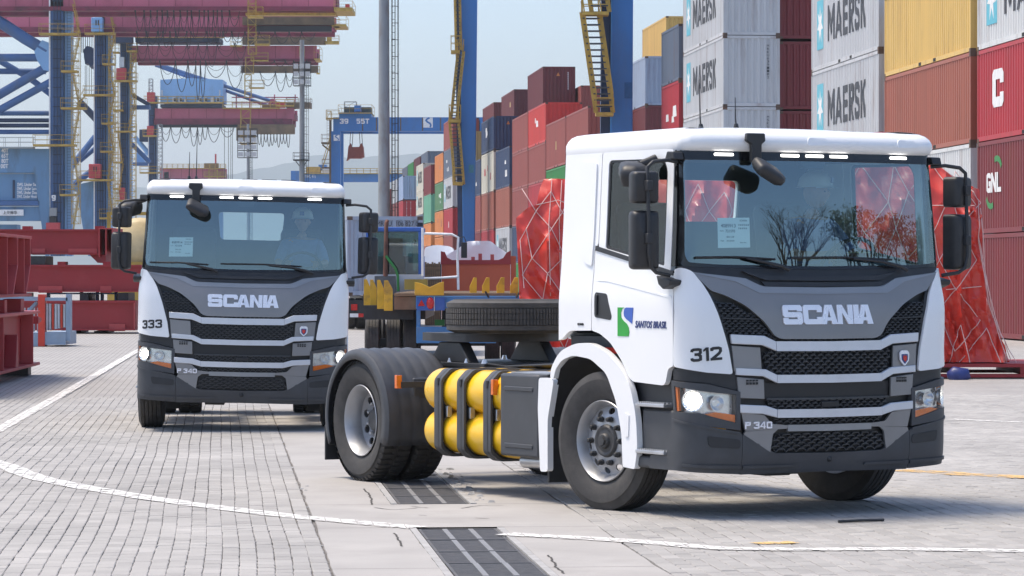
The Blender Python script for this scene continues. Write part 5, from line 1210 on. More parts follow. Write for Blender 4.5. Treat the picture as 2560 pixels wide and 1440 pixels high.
        o = tr.build('cable_trolleys', cable_mat, s.root); o['kind'] = 'stuff'
    def boom(s, x0, x1, y0, y1, yu, gauge=7.0, depth=1.6, ribs=True):
        for i, d in enumerate((0.0, gauge)):
            g_ = s.bx('boom_girder', x0, x1, y0, y1, pink, d, d + depth)
            if ribs:
                mb = MB(); n = int((x1 - x0) / (3.2 * s.k))
                for k in range(1, n): x = x0 + (x1 - x0) * k / n; s.box(mb, x - .5, x + .5, y0 + 1, y1 - 1, d - .05, d - .001)
                mb.build('girder_seams', pink_dark, g_)['kind'] = 'stuff'
            s.bx('boom_rail', x0, x1 - 4, y1, yu, pink_dark, d - .25, d + depth + .2)
        mb = MB(); n = max(3, int((x1 - x0) / (6 * s.k)))
        for k in range(n + 1): x = x0 + (x1 - x0) * k / n; s.box(mb, x - 2, x + 2, (y0 + y1) / 2, y1, depth, gauge)
        mb.build('boom_tie', pink_dark, s.root)
def leg(f, x0, x1, xs, ytop, ybot, brk=20):
    """box leg with a pale edge, rails and brackets on its face and a lighter stair column beside it"""
    o = f.bx('leg', x0, x1, ytop, ybot, cblue, 0, 2.4)
    mb = MB()
    for q in (.30, .55, .80): x = x0 + (x1 - x0) * q; f.box(mb, x - .7, x + .7, ytop, ybot, -.30, -.12)
    y = ytop
    while y < ybot: f.box(mb, x0 + (x1 - x0) * .2, x0 + (x1 - x0) * .92, y, y + 1.6, -.28, 0); y += brk
    mb.build('cable_tray', cblue_dark, o)
    f.bx('leg_edge', x0 - (x1 - x0) * .11, x0, ytop, ybot, decal_white, -.1, 1.2, o)
    c = f.bx('stair_column', x1 + 2, xs, ytop, ybot, cblue_light, .6, 2.2)
    f.ladder(x1 + (xs - x1) * .45, xs - 1, ytop, ybot, .35, cblue_dark, parent=c)
def grp(): return 'ship-to-shore cranes on the quay'
far_boom_x = lambda a, b, n, q=.0: [a + (b - a) * (k / n) for k in range(n + 1)]
# crane A
A = Far('quay_crane', 140, 400, 'nearest quay crane, with load tables lettered on its wide blue portal beam', 'crane', grp())
leg(A, 126, 158, 178, -70, 640, 24)
for x0, x1, y in ((103, 198, 85), (158, 198, 178), (157, 218, 270), (88, 194, 362), (155, 192, 486)): A.platform(x0, x1, y, -2.0, 0.0, 5)
for a in ((200, 84, 184, 12), (182, 176, 200, 96), (200, 268, 184, 186), (184, 360, 200, 280), (200, 484, 184, 370), (184, 580, 198, 494)): A.stair(*a)
for pts, r_ in (([(-60, 20), (10, 62), (60, 95), (116, 128)], 15), ([(-60, 143), (105, 143)], 10), ([(-60, 172), (100, 172)], 7.5), ([(-60, 268), (118, 165)], 11.5), ([(-60, 305), (124, 204)], 9.5), ([(-60, 120), (60, 190), (126, 240)], 8)): A.tube('brace', pts, r_, cblue, 14, .8 if r_ > 8 else 5.0)
for y, r_ in ((281, 6.5), (299, 5.5), (312, 5.5), (328, 6)): A.tube('tie_beam', [(-60, y), (124, y)], r_, cblue_dark if r_ < 6 else cblue, 10, 2.0)
nd = MB(); nd.prism([(85, 128), (105, 100), (126, 108), (126, 178), (108, 175), (92, 150)], .1, 1.6, lambda x, y, t: A.p(x, y, t)); nd.build('node_plate', cblue_light, A.root)
pb = MB(); pb.prism([(-60, 372), (124, 372), (124, 640), (114, 640), (104, 560), (86, 432), (-60, 432)], -.2, 3.0, lambda x, y, t: A.p(x, y, t)); pbo = pb.build('portal_beam', cblue_mid, A.root)
A.bx('load_board', -60, 92, 434, 501, cblue_mid, .4, 2.6); A.bx('sill_beam', -60, 99, 502, 514, cblue, -.2, 2.8); A.bx('sill_beam', -60, 101, 516, 552, cblue_mid, .2, 2.8); A.bx('board_bar', 31, 36, 450, 495, cblue_dark, .2, .4)
A.platform(-60, 88, 368, -1.5, 0, 4, mat=M('rail_grey', (.3, .33, .33), .6))
for i, tx in enumerate(('40T', '65T', '80T', '100T')): fit_text(tx, .86 * (1.3 if i == 3 else 1), .54, lambda u, v, t, i=i: A.p(13 - (3 if i == 3 else 0), 375.5 + i * 13 + 1, -.22 - t) + Vector((u, 0, v)), decal_white, pbo, 'load_table', .02, .03)
for i, tx in enumerate(('SWL Under Sea', 'SWL Under Land', 'SWL Under Dual', 'SWL Under Hook')): fit_text(tx, 2.45, .42, lambda u, v, t, i=i: A.p(67, 461 + i * 10, .38 - t) + Vector((u, 0, v)), decal_white, pbo, 'load_table', .02, .03)
sg = A.bx('name_board', -8, 59, 524, 539, decal_white, -.2, .15); fit_text('\u4e0a\u6d77\u632f\u534e', 1.7, .42, lambda u, v, t: A.p(26, 531.5, -.22 - t) + Vector((u, 0, v)), decal_black, sg, 'lettering', .02, .01)
block_text('9', .5, .7, lambda u, v, t: A.p(135, 495, -.32 - t) + Vector((u, 0, v)), decal_white, A.root, 'crane_number', .02)
A.bx('control_box', 126, 144, 520, 540, mast_grey, -.9, -.3); A.bx('bogie', 118, 152, 557, 575, cred, -1.0, 1.2); A.bx('bogie_motor', 125, 142, 541, 557, cable_mat, -.6, .4)
A.bx('sill_column', -60, 30, 560, 725, cblue_mid, 4.0, 7.0)
A.boom(-160, 838, -34, 16.5, 27, 8); A.platform(836, 882, 20, -1, 7, 9, 16); A.tower(623, 642, -40, 46); A.platform(623, 660, 44, -2.4, -.6, 4)
A.festoon([340, 362, 378, 395, 407, 420, 436, 452, 470, 480, 500, 512, 522, 535, 545, 556, 575, 600], 30, 36, -.8, 1.0)
A.bx('trolley_walk', 612, 838, 30, 36, cyellow, 1, 3); A.bx('cable_drum', 862, 872, 8, 18, cred, 1, 3)
A.tower(184, 203, 80, 560, -2.0, -.6, cyellow, 'stair_tower', 26)
# crane B
B = Far('quay_crane', 248, 450, 'quay crane with a pale blue lift cabin near the top of its leg', 'crane', grp())
leg(B, 237, 262, 277, -70, 640, 26)
for x0, x1, y in ((216, 290, 84), (260, 290, 160), (212, 288, 237), (258, 288, 308), (255, 287, 378), (203, 284, 449), (253, 282, 544)): B.platform(x0, x1, y, -2.0, 0.0, 4.5)
for a in ((286, 82, 272, 10), (272, 158, 288, 92), (288, 235, 272, 168), (272, 306, 286, 245), (286, 376, 272, 315), (272, 446, 284, 385), (284, 542, 270, 456), (194, 268, 214, 240)): B.stair(*a)
B.bx('lift_cabin', 232, 260, 46, 82, cblue_light, -1.9, -.1, None, .1); B.bx('lift_cabin', 226, 255, 411, 447, cred, -1.9, -.1, None, .1)
B.bx('lift_mark', 243, 246, 53, 66, cable_mat, -1.95, -1.88); B.bx('lift_mark', 249, 252, 53, 66, cable_mat, -1.95, -1.88)
for x in (238, 244): B.bx('lift_mark', x, x + 2.5, 418, 430, cable_mat, -1.95, -1.88)
B.tube('brace', [(170, 420), (234, 340)], 8, cblue, 12, 2); B.tube('brace', [(190, 400), (238, 360)], 6, cblue, 12, 4); B.tube('brace', [(150, 480), (240, 412)], 8, cblue, 12, 3); B.tube('brace', [(190, 250), (238, 300)], 9, cblue_dark, 12, 3)
pb = MB(); pb.prism([(150, 470), (236, 452), (236, 640), (220, 640), (205, 560), (192, 480)], .2, 3, lambda x, y, t: B.p(x, y, t)); pb.build('portal_beam', cblue_mid, B.root)
B.boom(-160, 832, 33, 68, 80, 8); B.platform(830, 866, 62, -1, 6, 5); B.tower(623, 643, 28, 138); B.platform(628, 652, 42, -2.6, -.6, 4); B.platform(640, 676, 112, -2.4, -.6, 4)
B.bx('trolley_beam', 608, 836, 44, 64, cbrown, -1.4, -.2); B.bx('trolley_walk', 585, 820, 32, 37, cyellow, -1.5, -1.0); B.bx('boom_shroud', 640, 830, 66, 80, cable_mat, -1.0, -.3)
B.festoon([345, 370, 397, 410, 428, 442, 470, 480, 520, 540, 560, 582, 600], 83, 22, -1.6, 1.0); B.festoon([582, 615, 650, 690, 725, 756, 790], 84, 22, -1.6, 1.0)
B.platform(835, 848, 64, -1.2, 2, 3, 18)
# grab and ropes hung from crane B
mb = MB()
for x in (196, 200, 206, 212, 218, 224): mb.tube([B.p(x, -40, 3), B.p(x + (212 - x) * .1, 128, 3)], .05, 5); 
for x in (210, 216, 222, 206): mb.tube([B.p(x, 160, 3), B.p(x, 235, 3)], .04, 5)
mb.build('hoist_rope', cable_mat, B.root)
gb = MB(); gb.prism([(204, 122), (212, 112), (222, 114), (233, 124), (232, 150), (222, 168), (216, 156), (208, 158), (205, 140)], 2, 5, lambda x, y, t: B.p(x, y, t)); gb.build('grab', cblue_dark, B.root)
B.tower(276, 290, 84, 560, -2.0, -.6, cyellow, 'stair_tower', 30)
# crane C
C = Far('quay_crane', 310, 520, 'quay crane with a dark operator cab and white air units under its boom', 'crane', grp())
leg(C, 301, 318, 328, 40, 640, 22)
for x0, x1, y in ((290, 345, 202), (286, 310, 275), (290, 342, 328), (285, 308, 405), (278, 306, 471), (292, 316, 500), (268, 300, 131), (320, 345, 128)): C.platform(x0, x1, y, -2.0, 0.0, 4)
for a in ((322, 200, 338, 150), (340, 264, 324, 206), (322, 326, 338, 268), (306, 404, 296, 335), (300, 470, 310, 410), (312, 545, 298, 474), (283, 60, 278, 15), (274, 128, 288, 88)): C.stair(*a)
C.bx('lift_cabin', 294, 318, 172, 201, cred, -1.8, -.1); C.bx('lift_cabin', 302, 314, 470, 500, cred, -1.8, -.1); C.bx('lift_frame', 301, 313, 144, 170, lamp_glass, -1.6, -.4)
C.bx('operator_cab', 286, 335, 78, 110, cblue_dark, -3.5, -.5); C.bx('cab_window', 306, 332, 78, 96, cblue, -3.6, -3.48); C.bx('machinery', 292, 336, 20, 78, cable_mat, -2.5, 1); C.bx('cable_drum', 276, 284, 96, 108, cred, -3, -2)
C.tube('brace', [(318, 350), (372, 405)], 5.5, cblue, 12, 1.5); C.tube('brace', [(318, 230), (372, 262)], 5, cblue_dark, 12, 1.5); C.bx('cross_beam', 318, 372, 262, 272, cblue, 1, 3)
C.boom(330, 791, 114, 147, 154, 8); C.platform(786, 800, 147, -1, 6, 3, 30)
C.bx('house_base', 340, 550, 95, 106, cblue_dark, -1, 6); C.platform(340, 562, 93, -2.2, -.2, 3)
for k in range(9): C.bx('air_unit', 352 + k * 22 + (k % 2) * 3, 362 + k * 22 + (k % 2) * 3, 82, 93, lamp_glass if k % 3 else cblue, -1.8, -.6)
C.platform(578, 606, 115, -2, 0, 3); C.bx('trolley_beam', 608, 815, 94, 113, cbrown, -1.6, -.3); C.platform(812, 848, 104, -1.6, .5, 7, 14); C.bx('winch', 818, 830, 92, 104, cyellow, -1.4, -.4)
C.tower(616, 636, 145, 186); C.platform(630, 672, 152, -2.4, -.6, 3); C.tower(614, 630, 188, 245); C.platform(626, 662, 220, -2.4, -.6, 3); C.bx('trolley_beam', 604, 796, 166, 183, cbrown, -1.4, -.2); C.platform(792, 800, 183, -1.4, 0, 3, 16)
C.ladder(602, 607, 150, 238, -1.6, mast_grey)
C.festoon([402, 441, 472, 492, 503, 516, 568, 612], 156, 56, -1.5, 1.1); C.festoon([640, 688, 715, 736, 752, 768, 790], 156, 8, -1.5, .9); C.festoon([652, 690, 716, 735], 183, 32, -1.3, 1.0); C.festoon([345, 372, 400, 432, 470, 498, 520, 545, 590, 618], 112, 36, -1.7, .8)
C.bx('boom_lamp', 750, 762, 118, 143, cyellow, -1.5, -.2)
C.tower(329, 342, 128, 560, -2.0, -.6, cyellow, 'stair_tower', 32); C.tower(286, 298, 205, 560, -2.0, -.6, cyellow, 'stair_tower', 28)
# crane D with the machinery house
D_ = Far('quay_crane', 380, 640, 'quay crane with a long pale blue machinery house on its pink boom', 'crane', grp())
leg(D_, 372, 387, 392, 240, 680, 24)
D_.bx('lift_cabin', 370, 389, 232, 256, cred, -2, -.1); D_.bx('lift_cabin', 370, 386, 316, 339, cred, -2, -.1)
for x0, x1, y in ((363, 397, 256), (360, 396, 339), (352, 402, 431)): D_.platform(x0, x1, y, -2.2, 0, 3.5)
D_.tower(396, 408, 312, 450, -2.5, -1.0, mast_grey, 'ladder_tower', 14); D_.tower(374, 383, 198, 232, -1.5, -.3, mast_grey, 'mast')
D_.boom(385, 735, 271, 297, 312, 9); D_.bx('boom_shroud', 400, 600, 312, 318, cable_mat, -.5, 2); D_.bx('boom_end', 718, 735, 268, 298, pink, -.4, 0)
ho = MB(); ho.prism([(402, 200), (478, 196), (558, 200), (558, 256), (402, 256)], -1.0, 8.0, lambda x, y, t: D_.p(x, y, t)); hso = ho.build('machinery_house', cblue_light, D_.root)
for x in (434, 449, 463, 498, 512, 529, 543): au = D_.bx('air_unit', x, x + (8 if x != 463 else 5), 245 if x != 463 else 249, 257, lamp_glass, -2.0, -1.1, hso); 
for x in (405, 549): D_.bx('house_door', x, x + 3, 226, 242, lamp_glass, -1.06, -.9, hso)
for x in (437, 452, 501, 515, 545): D_.bx('fan', x, x + 5, 247, 255, cable_mat, -2.08, -2.0, hso)
D_.platform(398, 560, 257, -2.4, -1.0, 3); D_.bx('house_base', 402, 556, 261, 269, cblue_dark, -1, 8); D_.platform(558, 700, 270, -1.5, 0, 2.5); D_.platform(690, 736, 264, -1.5, 0, 3)
D_.tube('stay', [(395, 160), (690, 256)], 4.6, cblue, 10, 2); D_.tube('stay', [(380, 158), (668, 262)], 4.2, cblue, 10, 6)
fr_ = MB(); fr_.prism([(664, 270), (676, 246), (684, 246), (694, 270), (686, 270), (680, 256), (672, 270)], 1, 3, lambda x, y, t: D_.p(x, y, t)); fr_.build('stay_bracket', pink, D_.root)
for y in (240, 254): D_.bx('gantry_rail', 576, 742, y, y + 2.5, pink, 3, 3.5)
for x in (586, 620, 682, 734): D_.bx('gantry_post', x, x + 2.5, 234, 271, pink, 3, 3.5)
D_.bx('winch', 690, 712, 254, 268, cred, 1, 3); D_.bx('winch', 655, 690, 262, 270, cbrown, 0, 3); D_.platform(716, 777, 256, -1, 4, 14, 10, mat=cbrown)
D_.bx('trolley_beam', 596, 738, 312, 336, cbrown, -2, -.3); D_.tower(604, 628, 275, 362, -2.6, -1); D_.platform(602, 640, 358, -3, -.6, 3); D_.bx('trolley_hoist', 592, 640, 318, 352, cbrown, -1.2, 1)
D_.festoon([404, 428, 455, 477, 495, 508, 520, 552, 588], 315, 30, -1.2, 1.0); D_.festoon([646 + 8 * k for k in range(11)], 336, 18, -1.5, 1.0)
mb = MB()
for x in (560, 570, 576, 580): mb.tube([D_.p(x, 318, 1), D_.p(x, 455, 1)], .05, 5)
mb.build('hoist_rope', cable_mat, D_.root); D_.bx('blue_cabin', 330, 350, 378, 402, cblue_light, 8, 12); D_.bx('sill_beam', 300, 372, 404, 412, cblue, 4, 7); D_.tube('brace', [(330, 340), (374, 392)], 6, cblue_light, 10, 5); D_.bx('equipment', 344, 366, 322, 352, cblue_dark, 3, 6)
# crane E
E_ = Far('quay_crane', 470, 1000, 'farthest quay crane, low pink boom just above the roof of truck 333', 'crane', grp())
E_.boom(400, 560, 420, 446, 454, 9); E_.platform(405, 565, 420, -2, 0, 2); E_.tower(524, 545, 425, 452, -3, -1); E_.platform(512, 565, 440, -3, 0, 3); E_.bx('leg', 410, 422, 430, 704, cblue, 0, 3); E_.bx('leg', 540, 550, 446, 704, cblue, 9, 12); E_.bx('mast', 537, 541, 385, 420, cred, 0, .5)
E_.bx('winch', 510, 545, 408, 420, cbrown, 0, 3); E_.festoon([412, 425, 438, 452, 470, 490, 510], 454, 8, -1, .8)
# ---- rubber-tyred gantry with the numbers 39 and 55T
G = Far('yard_gantry', 840, 480, 'blue yard gantry numbered 39 with a red spreader hanging under its beam', 'gantry crane', 'yard gantries over the container rows')
G.bx('main_beam', 833, 1230, 293, 328, rtg_blue, 0, 1.6); G.bx('main_beam', 833, 1230, 297, 328, rtg_blue, 8, 9.6)
mb = MB()
for x in (905, 940, 1000, 1055, 1100, 1140): G.box(mb, x, x + 3, 294, 327, -.03, -.002)
mb.build('rust_streak', cbrown, G.root)['kind'] = 'stuff'
for x in (828, 1200):
    for d in (0, 8): G.bx('leg', x, x + 23, 328, 690 + EYE * G.k - 16, rtg_blue, d, d + 1.5)
    G.bx('leg_edge', x - 5, x, 300, 690 + EYE * G.k - 16, cbrown, 0, 1.2); G.bx('sill_beam', x - 6, x + 30, 690 + EYE * G.k - 26, 690 + EYE * G.k - 10, rtg_blue, -1.0, 10.5)
    for d in (-.6, 1.4, 7.2, 9.2): MB().lathe([(0, -.3), (.4, -.3), (.72, -.25), (.75, 0), (.72, .25), (.4, .3), (0, .3)], 20, Matrix.Translation(G.p(x + 12, 690 + EYE * G.k, d) + Vector((0, 0, .75))) @ Matrix.Rotation(PI / 2, 4, 'Z')).build('wheel', rubber, G.root, 50)
block_text('39', 1.25, .75, lambda u, v, t: G.p(860, 303, -.02 - t) + Vector((u, 0, v)), decal_white, G.root, 'number', .03, .22, .12, .8)
block_text('55T', 1.9, .75, lambda u, v, t: G.p(907, 303, -.02 - t) + Vector((u, 0, v)), decal_white, G.root, 'number', .03, .22, .12, .8)
for (x0, x1, y0, y1) in ((1058, 1082, 294, 319), (834, 849, 337, 352)):
    w_, h_ = (x1 - x0) / G.k / 2, (y1 - y0) / G.k / 2; cx, cy = (x0 + x1) / 2, (y0 + y1) / 2; fm = lambda u, v, t: G.p(cx, cy, -.02 - t) + Vector((u * w_, 0, v * h_))
    pl_ = MB().prism([(-1, -1), (1, -1), (1, 1), (-1, 1)], 0, .02, fm).build('logo_panel', decal_white, G.root)
    mb = MB()
    for q in strip_poly([(.35, .95), (-.2, .72), (-.4, .4), (-.1, .1), (.4, -.15), (.6, -.5), (.45, -.95)], .34): mb.prism(q, .021, .03, fm)
    mb.build('logo_curve', rtg_blue, pl_)
tr = G.bx('trolley_frame', 848, 928, 281, 293, rtg_blue, 0, 9.5); G.bx('trolley_hoist', 858, 926, 266, 281, M('hoist_dark', (.04, .05, .04), .6, var=.4, scale=2), 2, 7); G.bx('trolley_engine', 885, 902, 263, 278, rtg_blue, .5, 2); G.platform(846, 930, 282, -.6, 9, 2); G.tower(858, 888, 251, 266, 3, 5, mast_grey, 'lamp_frame', 1)
G.ladder(874, 892, 283, 325, -.4, rtg_blue); G.platform(816, 848, 295, -1, 2, 2); G.tower(816, 828, 278, 300, -.8, 1.5, cyellow, 'end_cage', 1); G.ladder(818, 825, 295, 360, -.5, cbrown); G.platform(804, 828, 356, -1, 2, 4, mat=cbrown); G.platform(806, 828, 418, -1, 1, 3, mat=cbrown); G.stair(826, 358, 808, 418); G.tube('bracket', [(826, 378), (806, 362)], 2, cbrown)
mb = MB()
for x, x2 in ((874, 872), (880, 878), (896, 898), (902, 904)): mb.tube([G.p(x, 328, 3), G.p(x2, 362, 3)], .05, 5)
mb.build('hoist_rope', cable_mat, G.root)
sp_ = MB(); sp_.prism([(866, 396), (869, 366), (874, 356), (878, 366), (896, 366), (902, 356), (906, 366), (908, 390), (900, 394), (872, 394), (864, 400)], 2, 5, lambda x, y, t: G.p(x, y, t)); sp_.build('spreader', M('spreader_rust', (.28, .05, .03), .6, var=.3, scale=2, dirt=(.04, .02, .02), dirt_amt=.6), G.root)
# far gantry beam
H_ = Far('yard_gantry', 740, 800, 'distant blue yard gantry with yellow rails, seen past the floodlight mast', 'gantry crane', 'yard gantries over the container rows')
H_.bx('main_beam', 757, 1010, 434, 455, rtg_blue, 0, 2); H_.bx('end_tie', 727, 748, 427, 460, rtg_blue, 0, 10); H_.platform(757, 1010, 433, -1, 1, 2); H_.bx('trolley', 765, 800, 417, 431, cyellow, 0, 6); H_.bx('trolley', 806, 825, 420, 431, lamp_glass, 0, 6); H_.bx('trolley_engine', 795, 815, 411, 424, rtg_blue, 2, 6)
for x in (730, 985): H_.bx('leg', x, x + 12, 455, 690 + EYE * H_.k, rtg_blue, 0, 1.6); H_.bx('leg', x, x + 12, 455, 690 + EYE * H_.k, rtg_blue, 8, 9.6)
fit_text('SWL 41t', 2.6, .8, lambda u, v, t: H_.p(776, 441, -.02 - t) + Vector((u, 0, v)), decal_white, H_.root, 'lettering', .03)
# ---- two big gantry legs over the container row, with their stairs
def big_leg(px, Z, x0t, x1t, x0b, x1b, label, stairs, land):
    f = Far('yard_gantry', px, Z, label, 'gantry crane', 'yard gantries over the container rows'); yb = 690 + EYE * f.k; ytop = 690 - 26 * f.k
    k = (yb - 0) ; ext = lambda b, t, y: t + (b - t) * (y - 0) / 600.0
    vs = []; 
    for y in (yb - .9 * f.k, ytop):
        xa, xb_ = ext(x0b, x0t, y), ext(x1b, x1t, y)
        vs += [f.p(xa, y, 0), f.p(xb_, y, 0), f.p(xb_, y, 1.5), f.p(xa, y, 1.5)]
    fs = [(3, 2, 1, 0), (4, 5, 6, 7), (0, 1, 5, 4), (1, 2, 6, 5), (2, 3, 7, 6), (3, 0, 4, 7)]
    mesh('leg', vs, fs, rtg_blue, f.root, 0, .06)
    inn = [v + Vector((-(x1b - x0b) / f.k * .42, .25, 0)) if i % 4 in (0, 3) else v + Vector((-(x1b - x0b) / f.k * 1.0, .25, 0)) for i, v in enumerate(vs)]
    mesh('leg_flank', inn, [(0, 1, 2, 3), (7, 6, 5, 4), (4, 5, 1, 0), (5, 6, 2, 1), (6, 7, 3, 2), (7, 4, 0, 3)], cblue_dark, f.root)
    # sill beam, wheels and the girder across the stacks
    sb = MB(); c = f.p((x0b + x1b) / 2, yb, .75); 
    for q in (-4.5, 4.5):
        for dx in (-1.0, 1.0): MB().lathe([(0, -.3), (.4, -.3), (.76, -.25), (.8, 0), (.76, .25), (.4, .3), (0, .3)], 20, Matrix.Translation(c + VV * (q + dx) + Vector((0, 0, .8))) @ Matrix.Rotation(PI / 2 - AZ + PI / 2, 4, 'Z')).build('wheel', rubber, f.root, 50)
    sb.bar(c + VV * -6 + Vector((0, 0, 1.35)), c + VV * 6 + Vector((0, 0, 1.35)), .9, .9); sb.build('sill_beam', rtg_blue, f.root, 0, .05)
    gd = MB(); top = f.p((x0t + x1t) / 2, ytop, .75); gd.bar(top + NV * -2 + Vector((0, 0, .6)), top + NV * 24 + Vector((0, 0, .6)), 1.4, 1.5); gd.build('main_beam', rtg_blue, f.root)
    l2 = MB(); l2.bar(c + NV * 23 + Vector((0, 0, 1.8)), top + NV * 23, 1.2, 1.2); l2.bar(c + NV * 23 + VV * -6 + Vector((0, 0, 1.35)), c + NV * 23 + VV * 6 + Vector((0, 0, 1.35)), .9, .9); l2.build('leg', rtg_blue, f.root)
    for q in (-5.5, -3.5, 3.5, 5.5): MB().lathe([(0, -.3), (.4, -.3), (.76, -.25), (.8, 0), (.76, .25), (.4, .3), (0, .3)], 16, Matrix.Translation(c + NV * 23 + VV * q + Vector((0, 0, .8))) @ Matrix.Rotation(PI - AZ, 4, 'Z')).build('wheel', rubber, f.root, 50)
    for xa, ya, xb2, yb2, w in stairs:
        mb = MB(); a, b = f.p(xa, ya, -.9), f.p(xb2, yb2, -.9); wv = Vector((w / f.k, 0, 0)); st = max(.3, 5 / f.k); n = max(2, int(abs(b.z - a.z) / st))
        for o_ in (Vector(), wv): mb.bar(a + o_, b + o_, .10, .22); mb.bar(a + o_ + Vector((0, -.0, .0)) + Vector((0, .9, .6)), b + o_ + Vector((0, .9, .6)), .06); mb.bar(a + o_ + Vector((0, -.1, .95)), b + o_ + Vector((0, -.1, .95)), .06)
        so = mb.build('stair', cyellow, f.root); mb = MB()
        for k in range(n + 1): q = a.lerp(b, k / n); mb.box(q.x, q.x + wv.x, q.y - .1, q.y + .35, q.z - .03, q.z + .03)
        mb.build('treads', M_tread, so)
        sgn = MB()
        for o_ in (Vector(), wv):
            for k in range(0, n + 1, 4): q = a.lerp(b, k / n) + o_; sgn.bar(q, q + Vector((0, -.1, .95)), .05)
        sgn.build('railing', cyellow, so)
    for x0, x1, y in land: f.platform(x0, x1, y, -1.3, -.1, 8, 36)
    return f
M_tread = M('stair_tread', (.05, .06, .075), .6, var=.2)
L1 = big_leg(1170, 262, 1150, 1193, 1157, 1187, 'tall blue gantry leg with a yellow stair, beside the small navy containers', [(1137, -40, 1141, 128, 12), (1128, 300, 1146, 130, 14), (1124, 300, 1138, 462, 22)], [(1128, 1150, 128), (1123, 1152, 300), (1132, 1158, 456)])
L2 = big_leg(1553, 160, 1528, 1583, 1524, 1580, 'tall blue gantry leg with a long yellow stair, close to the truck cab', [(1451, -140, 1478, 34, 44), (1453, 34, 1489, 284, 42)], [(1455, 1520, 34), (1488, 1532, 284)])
L1.bx('leg_patch', 1172, 1184, 412, 432, M('patch_green', (.05, .22, .30), .6), -.02, 0); L2.bx('leg_patch', 1561, 1581, 206, 246, M('patch_teal', (.02, .10, .25), .6), -.02, 0)
# ---- masts
def mast(px, Z, ytop, r0, r1, label, lights=None, basket=None, ladder=None):
    f = Far('light_mast', px, Z, label, 'light mast'); yb = 690 + EYE * f.k
    MB().tube([f.p(px, yb), f.p(px, (yb + ytop) / 2), f.p(px, ytop)], [r0 / f.k, (r0 + r1) / 2 / f.k, r1 / f.k], 20).build('pole', mast_grey, f.root, 60)
    if ladder:
        x0, x1, y0, y1 = ladder; f.ladder(x0, x1, y0, y1, -.0, cable_mat, step=.4)
        mb = MB(); n = int(abs(y1 - y0) / (1.0 * f.k)); w = x1 - x0
        for k in range(n): 
            y = y0 + (y1 - y0) * k / n; c = [(x0, 0), (x0 + w * .3, -.45), (x1, -.55), (x1 + w * .75, -.35), (x1 + w * .9, .1)]
            for (a, da), (b, db) in zip(c, c[1:]): mb.bar(f.p(a, y, da), f.p(b, y, db), .035)
        for (x, dd) in ((x1, -.55), (x1 + w * .75, -.35), (x1 + w * .9, .1), (x0 + w * .3, -.45)): mb.bar(f.p(x, y0, dd), f.p(x, y1, dd), .035)
        mb.build('ladder_cage', cable_mat, f.root)
    if lights:
        x0, x1, y0, y1, nx, ny = lights
        for i in range(nx):
            for j in range(ny):
                w, h = (x1 - x0) / nx, (y1 - y0) / ny; x, y = x0 + w * i, y0 + h * j
                f.bx('floodlight', x + w * .12, x + w * .88, y + h * .25, y + h * .85, lamp_glass, -.7, -.2)
        mb = MB()
        for j in range(ny + 1): y = y0 + (y1 - y0) * j / ny; mb.bar(f.p(x0, y), f.p(x1, y), max(.08, 1.6 / f.k)); mb.bar(f.p(x0, y, 1.2), f.p(x1, y, 1.2), max(.08, 1.6 / f.k))
        for i in range(nx + 1): x = x0 + (x1 - x0) * i / nx; mb.bar(f.p(x, y0), f.p(x, y1), max(.08, 1.5 / f.k))
        mb.build('light_frame', cable_mat, f.root)
    if basket:
        x0, x1, y = basket; f.platform(x0, x1, y, -1.2, 1.2, 3, 17, 'basket', cable_mat)
        for x in (x0 + 4, x1 - 4): f.tube('strut', [(x, y + 2), (px, y + 24)], 1.2, cable_mat, 6)
    return f
mast(960, 200, -160, 15.5, 12.5, 'thick grey steel mast with a caged ladder, behind the terminal tractor', None, None, (979, 988, -150, 560))
mast(755, 420, 100, 8, 5.5, 'tall slender mast with a bank of floodlights and a service basket', (733, 777, 155, 214, 3, 3), (734, 772, 399), (760, 766, 160, 690))
mast(620, 560, 310, 4, 3, 'shorter distant mast with a cluster of floodlights on top', (594, 643, 322, 394, 3, 4), None, (624, 628, 330, 690))
# ---------------------------------------------------------------- middle ground
red_steel = M('red_primer_steel', (.30, .022, .026), .55, var=.08, scale=1.2, dirt=(.36, .06, .06), dirt_amt=.35, dscale=1.5, rand=True)
red_steel_light = M('red_primer_light', (.42, .06, .06), .55, var=.1, scale=2, rand=True)
timber = M('timber', (.22, .15, .09), .8, var=.25, scale=3, stretch=(1, 6, 6))
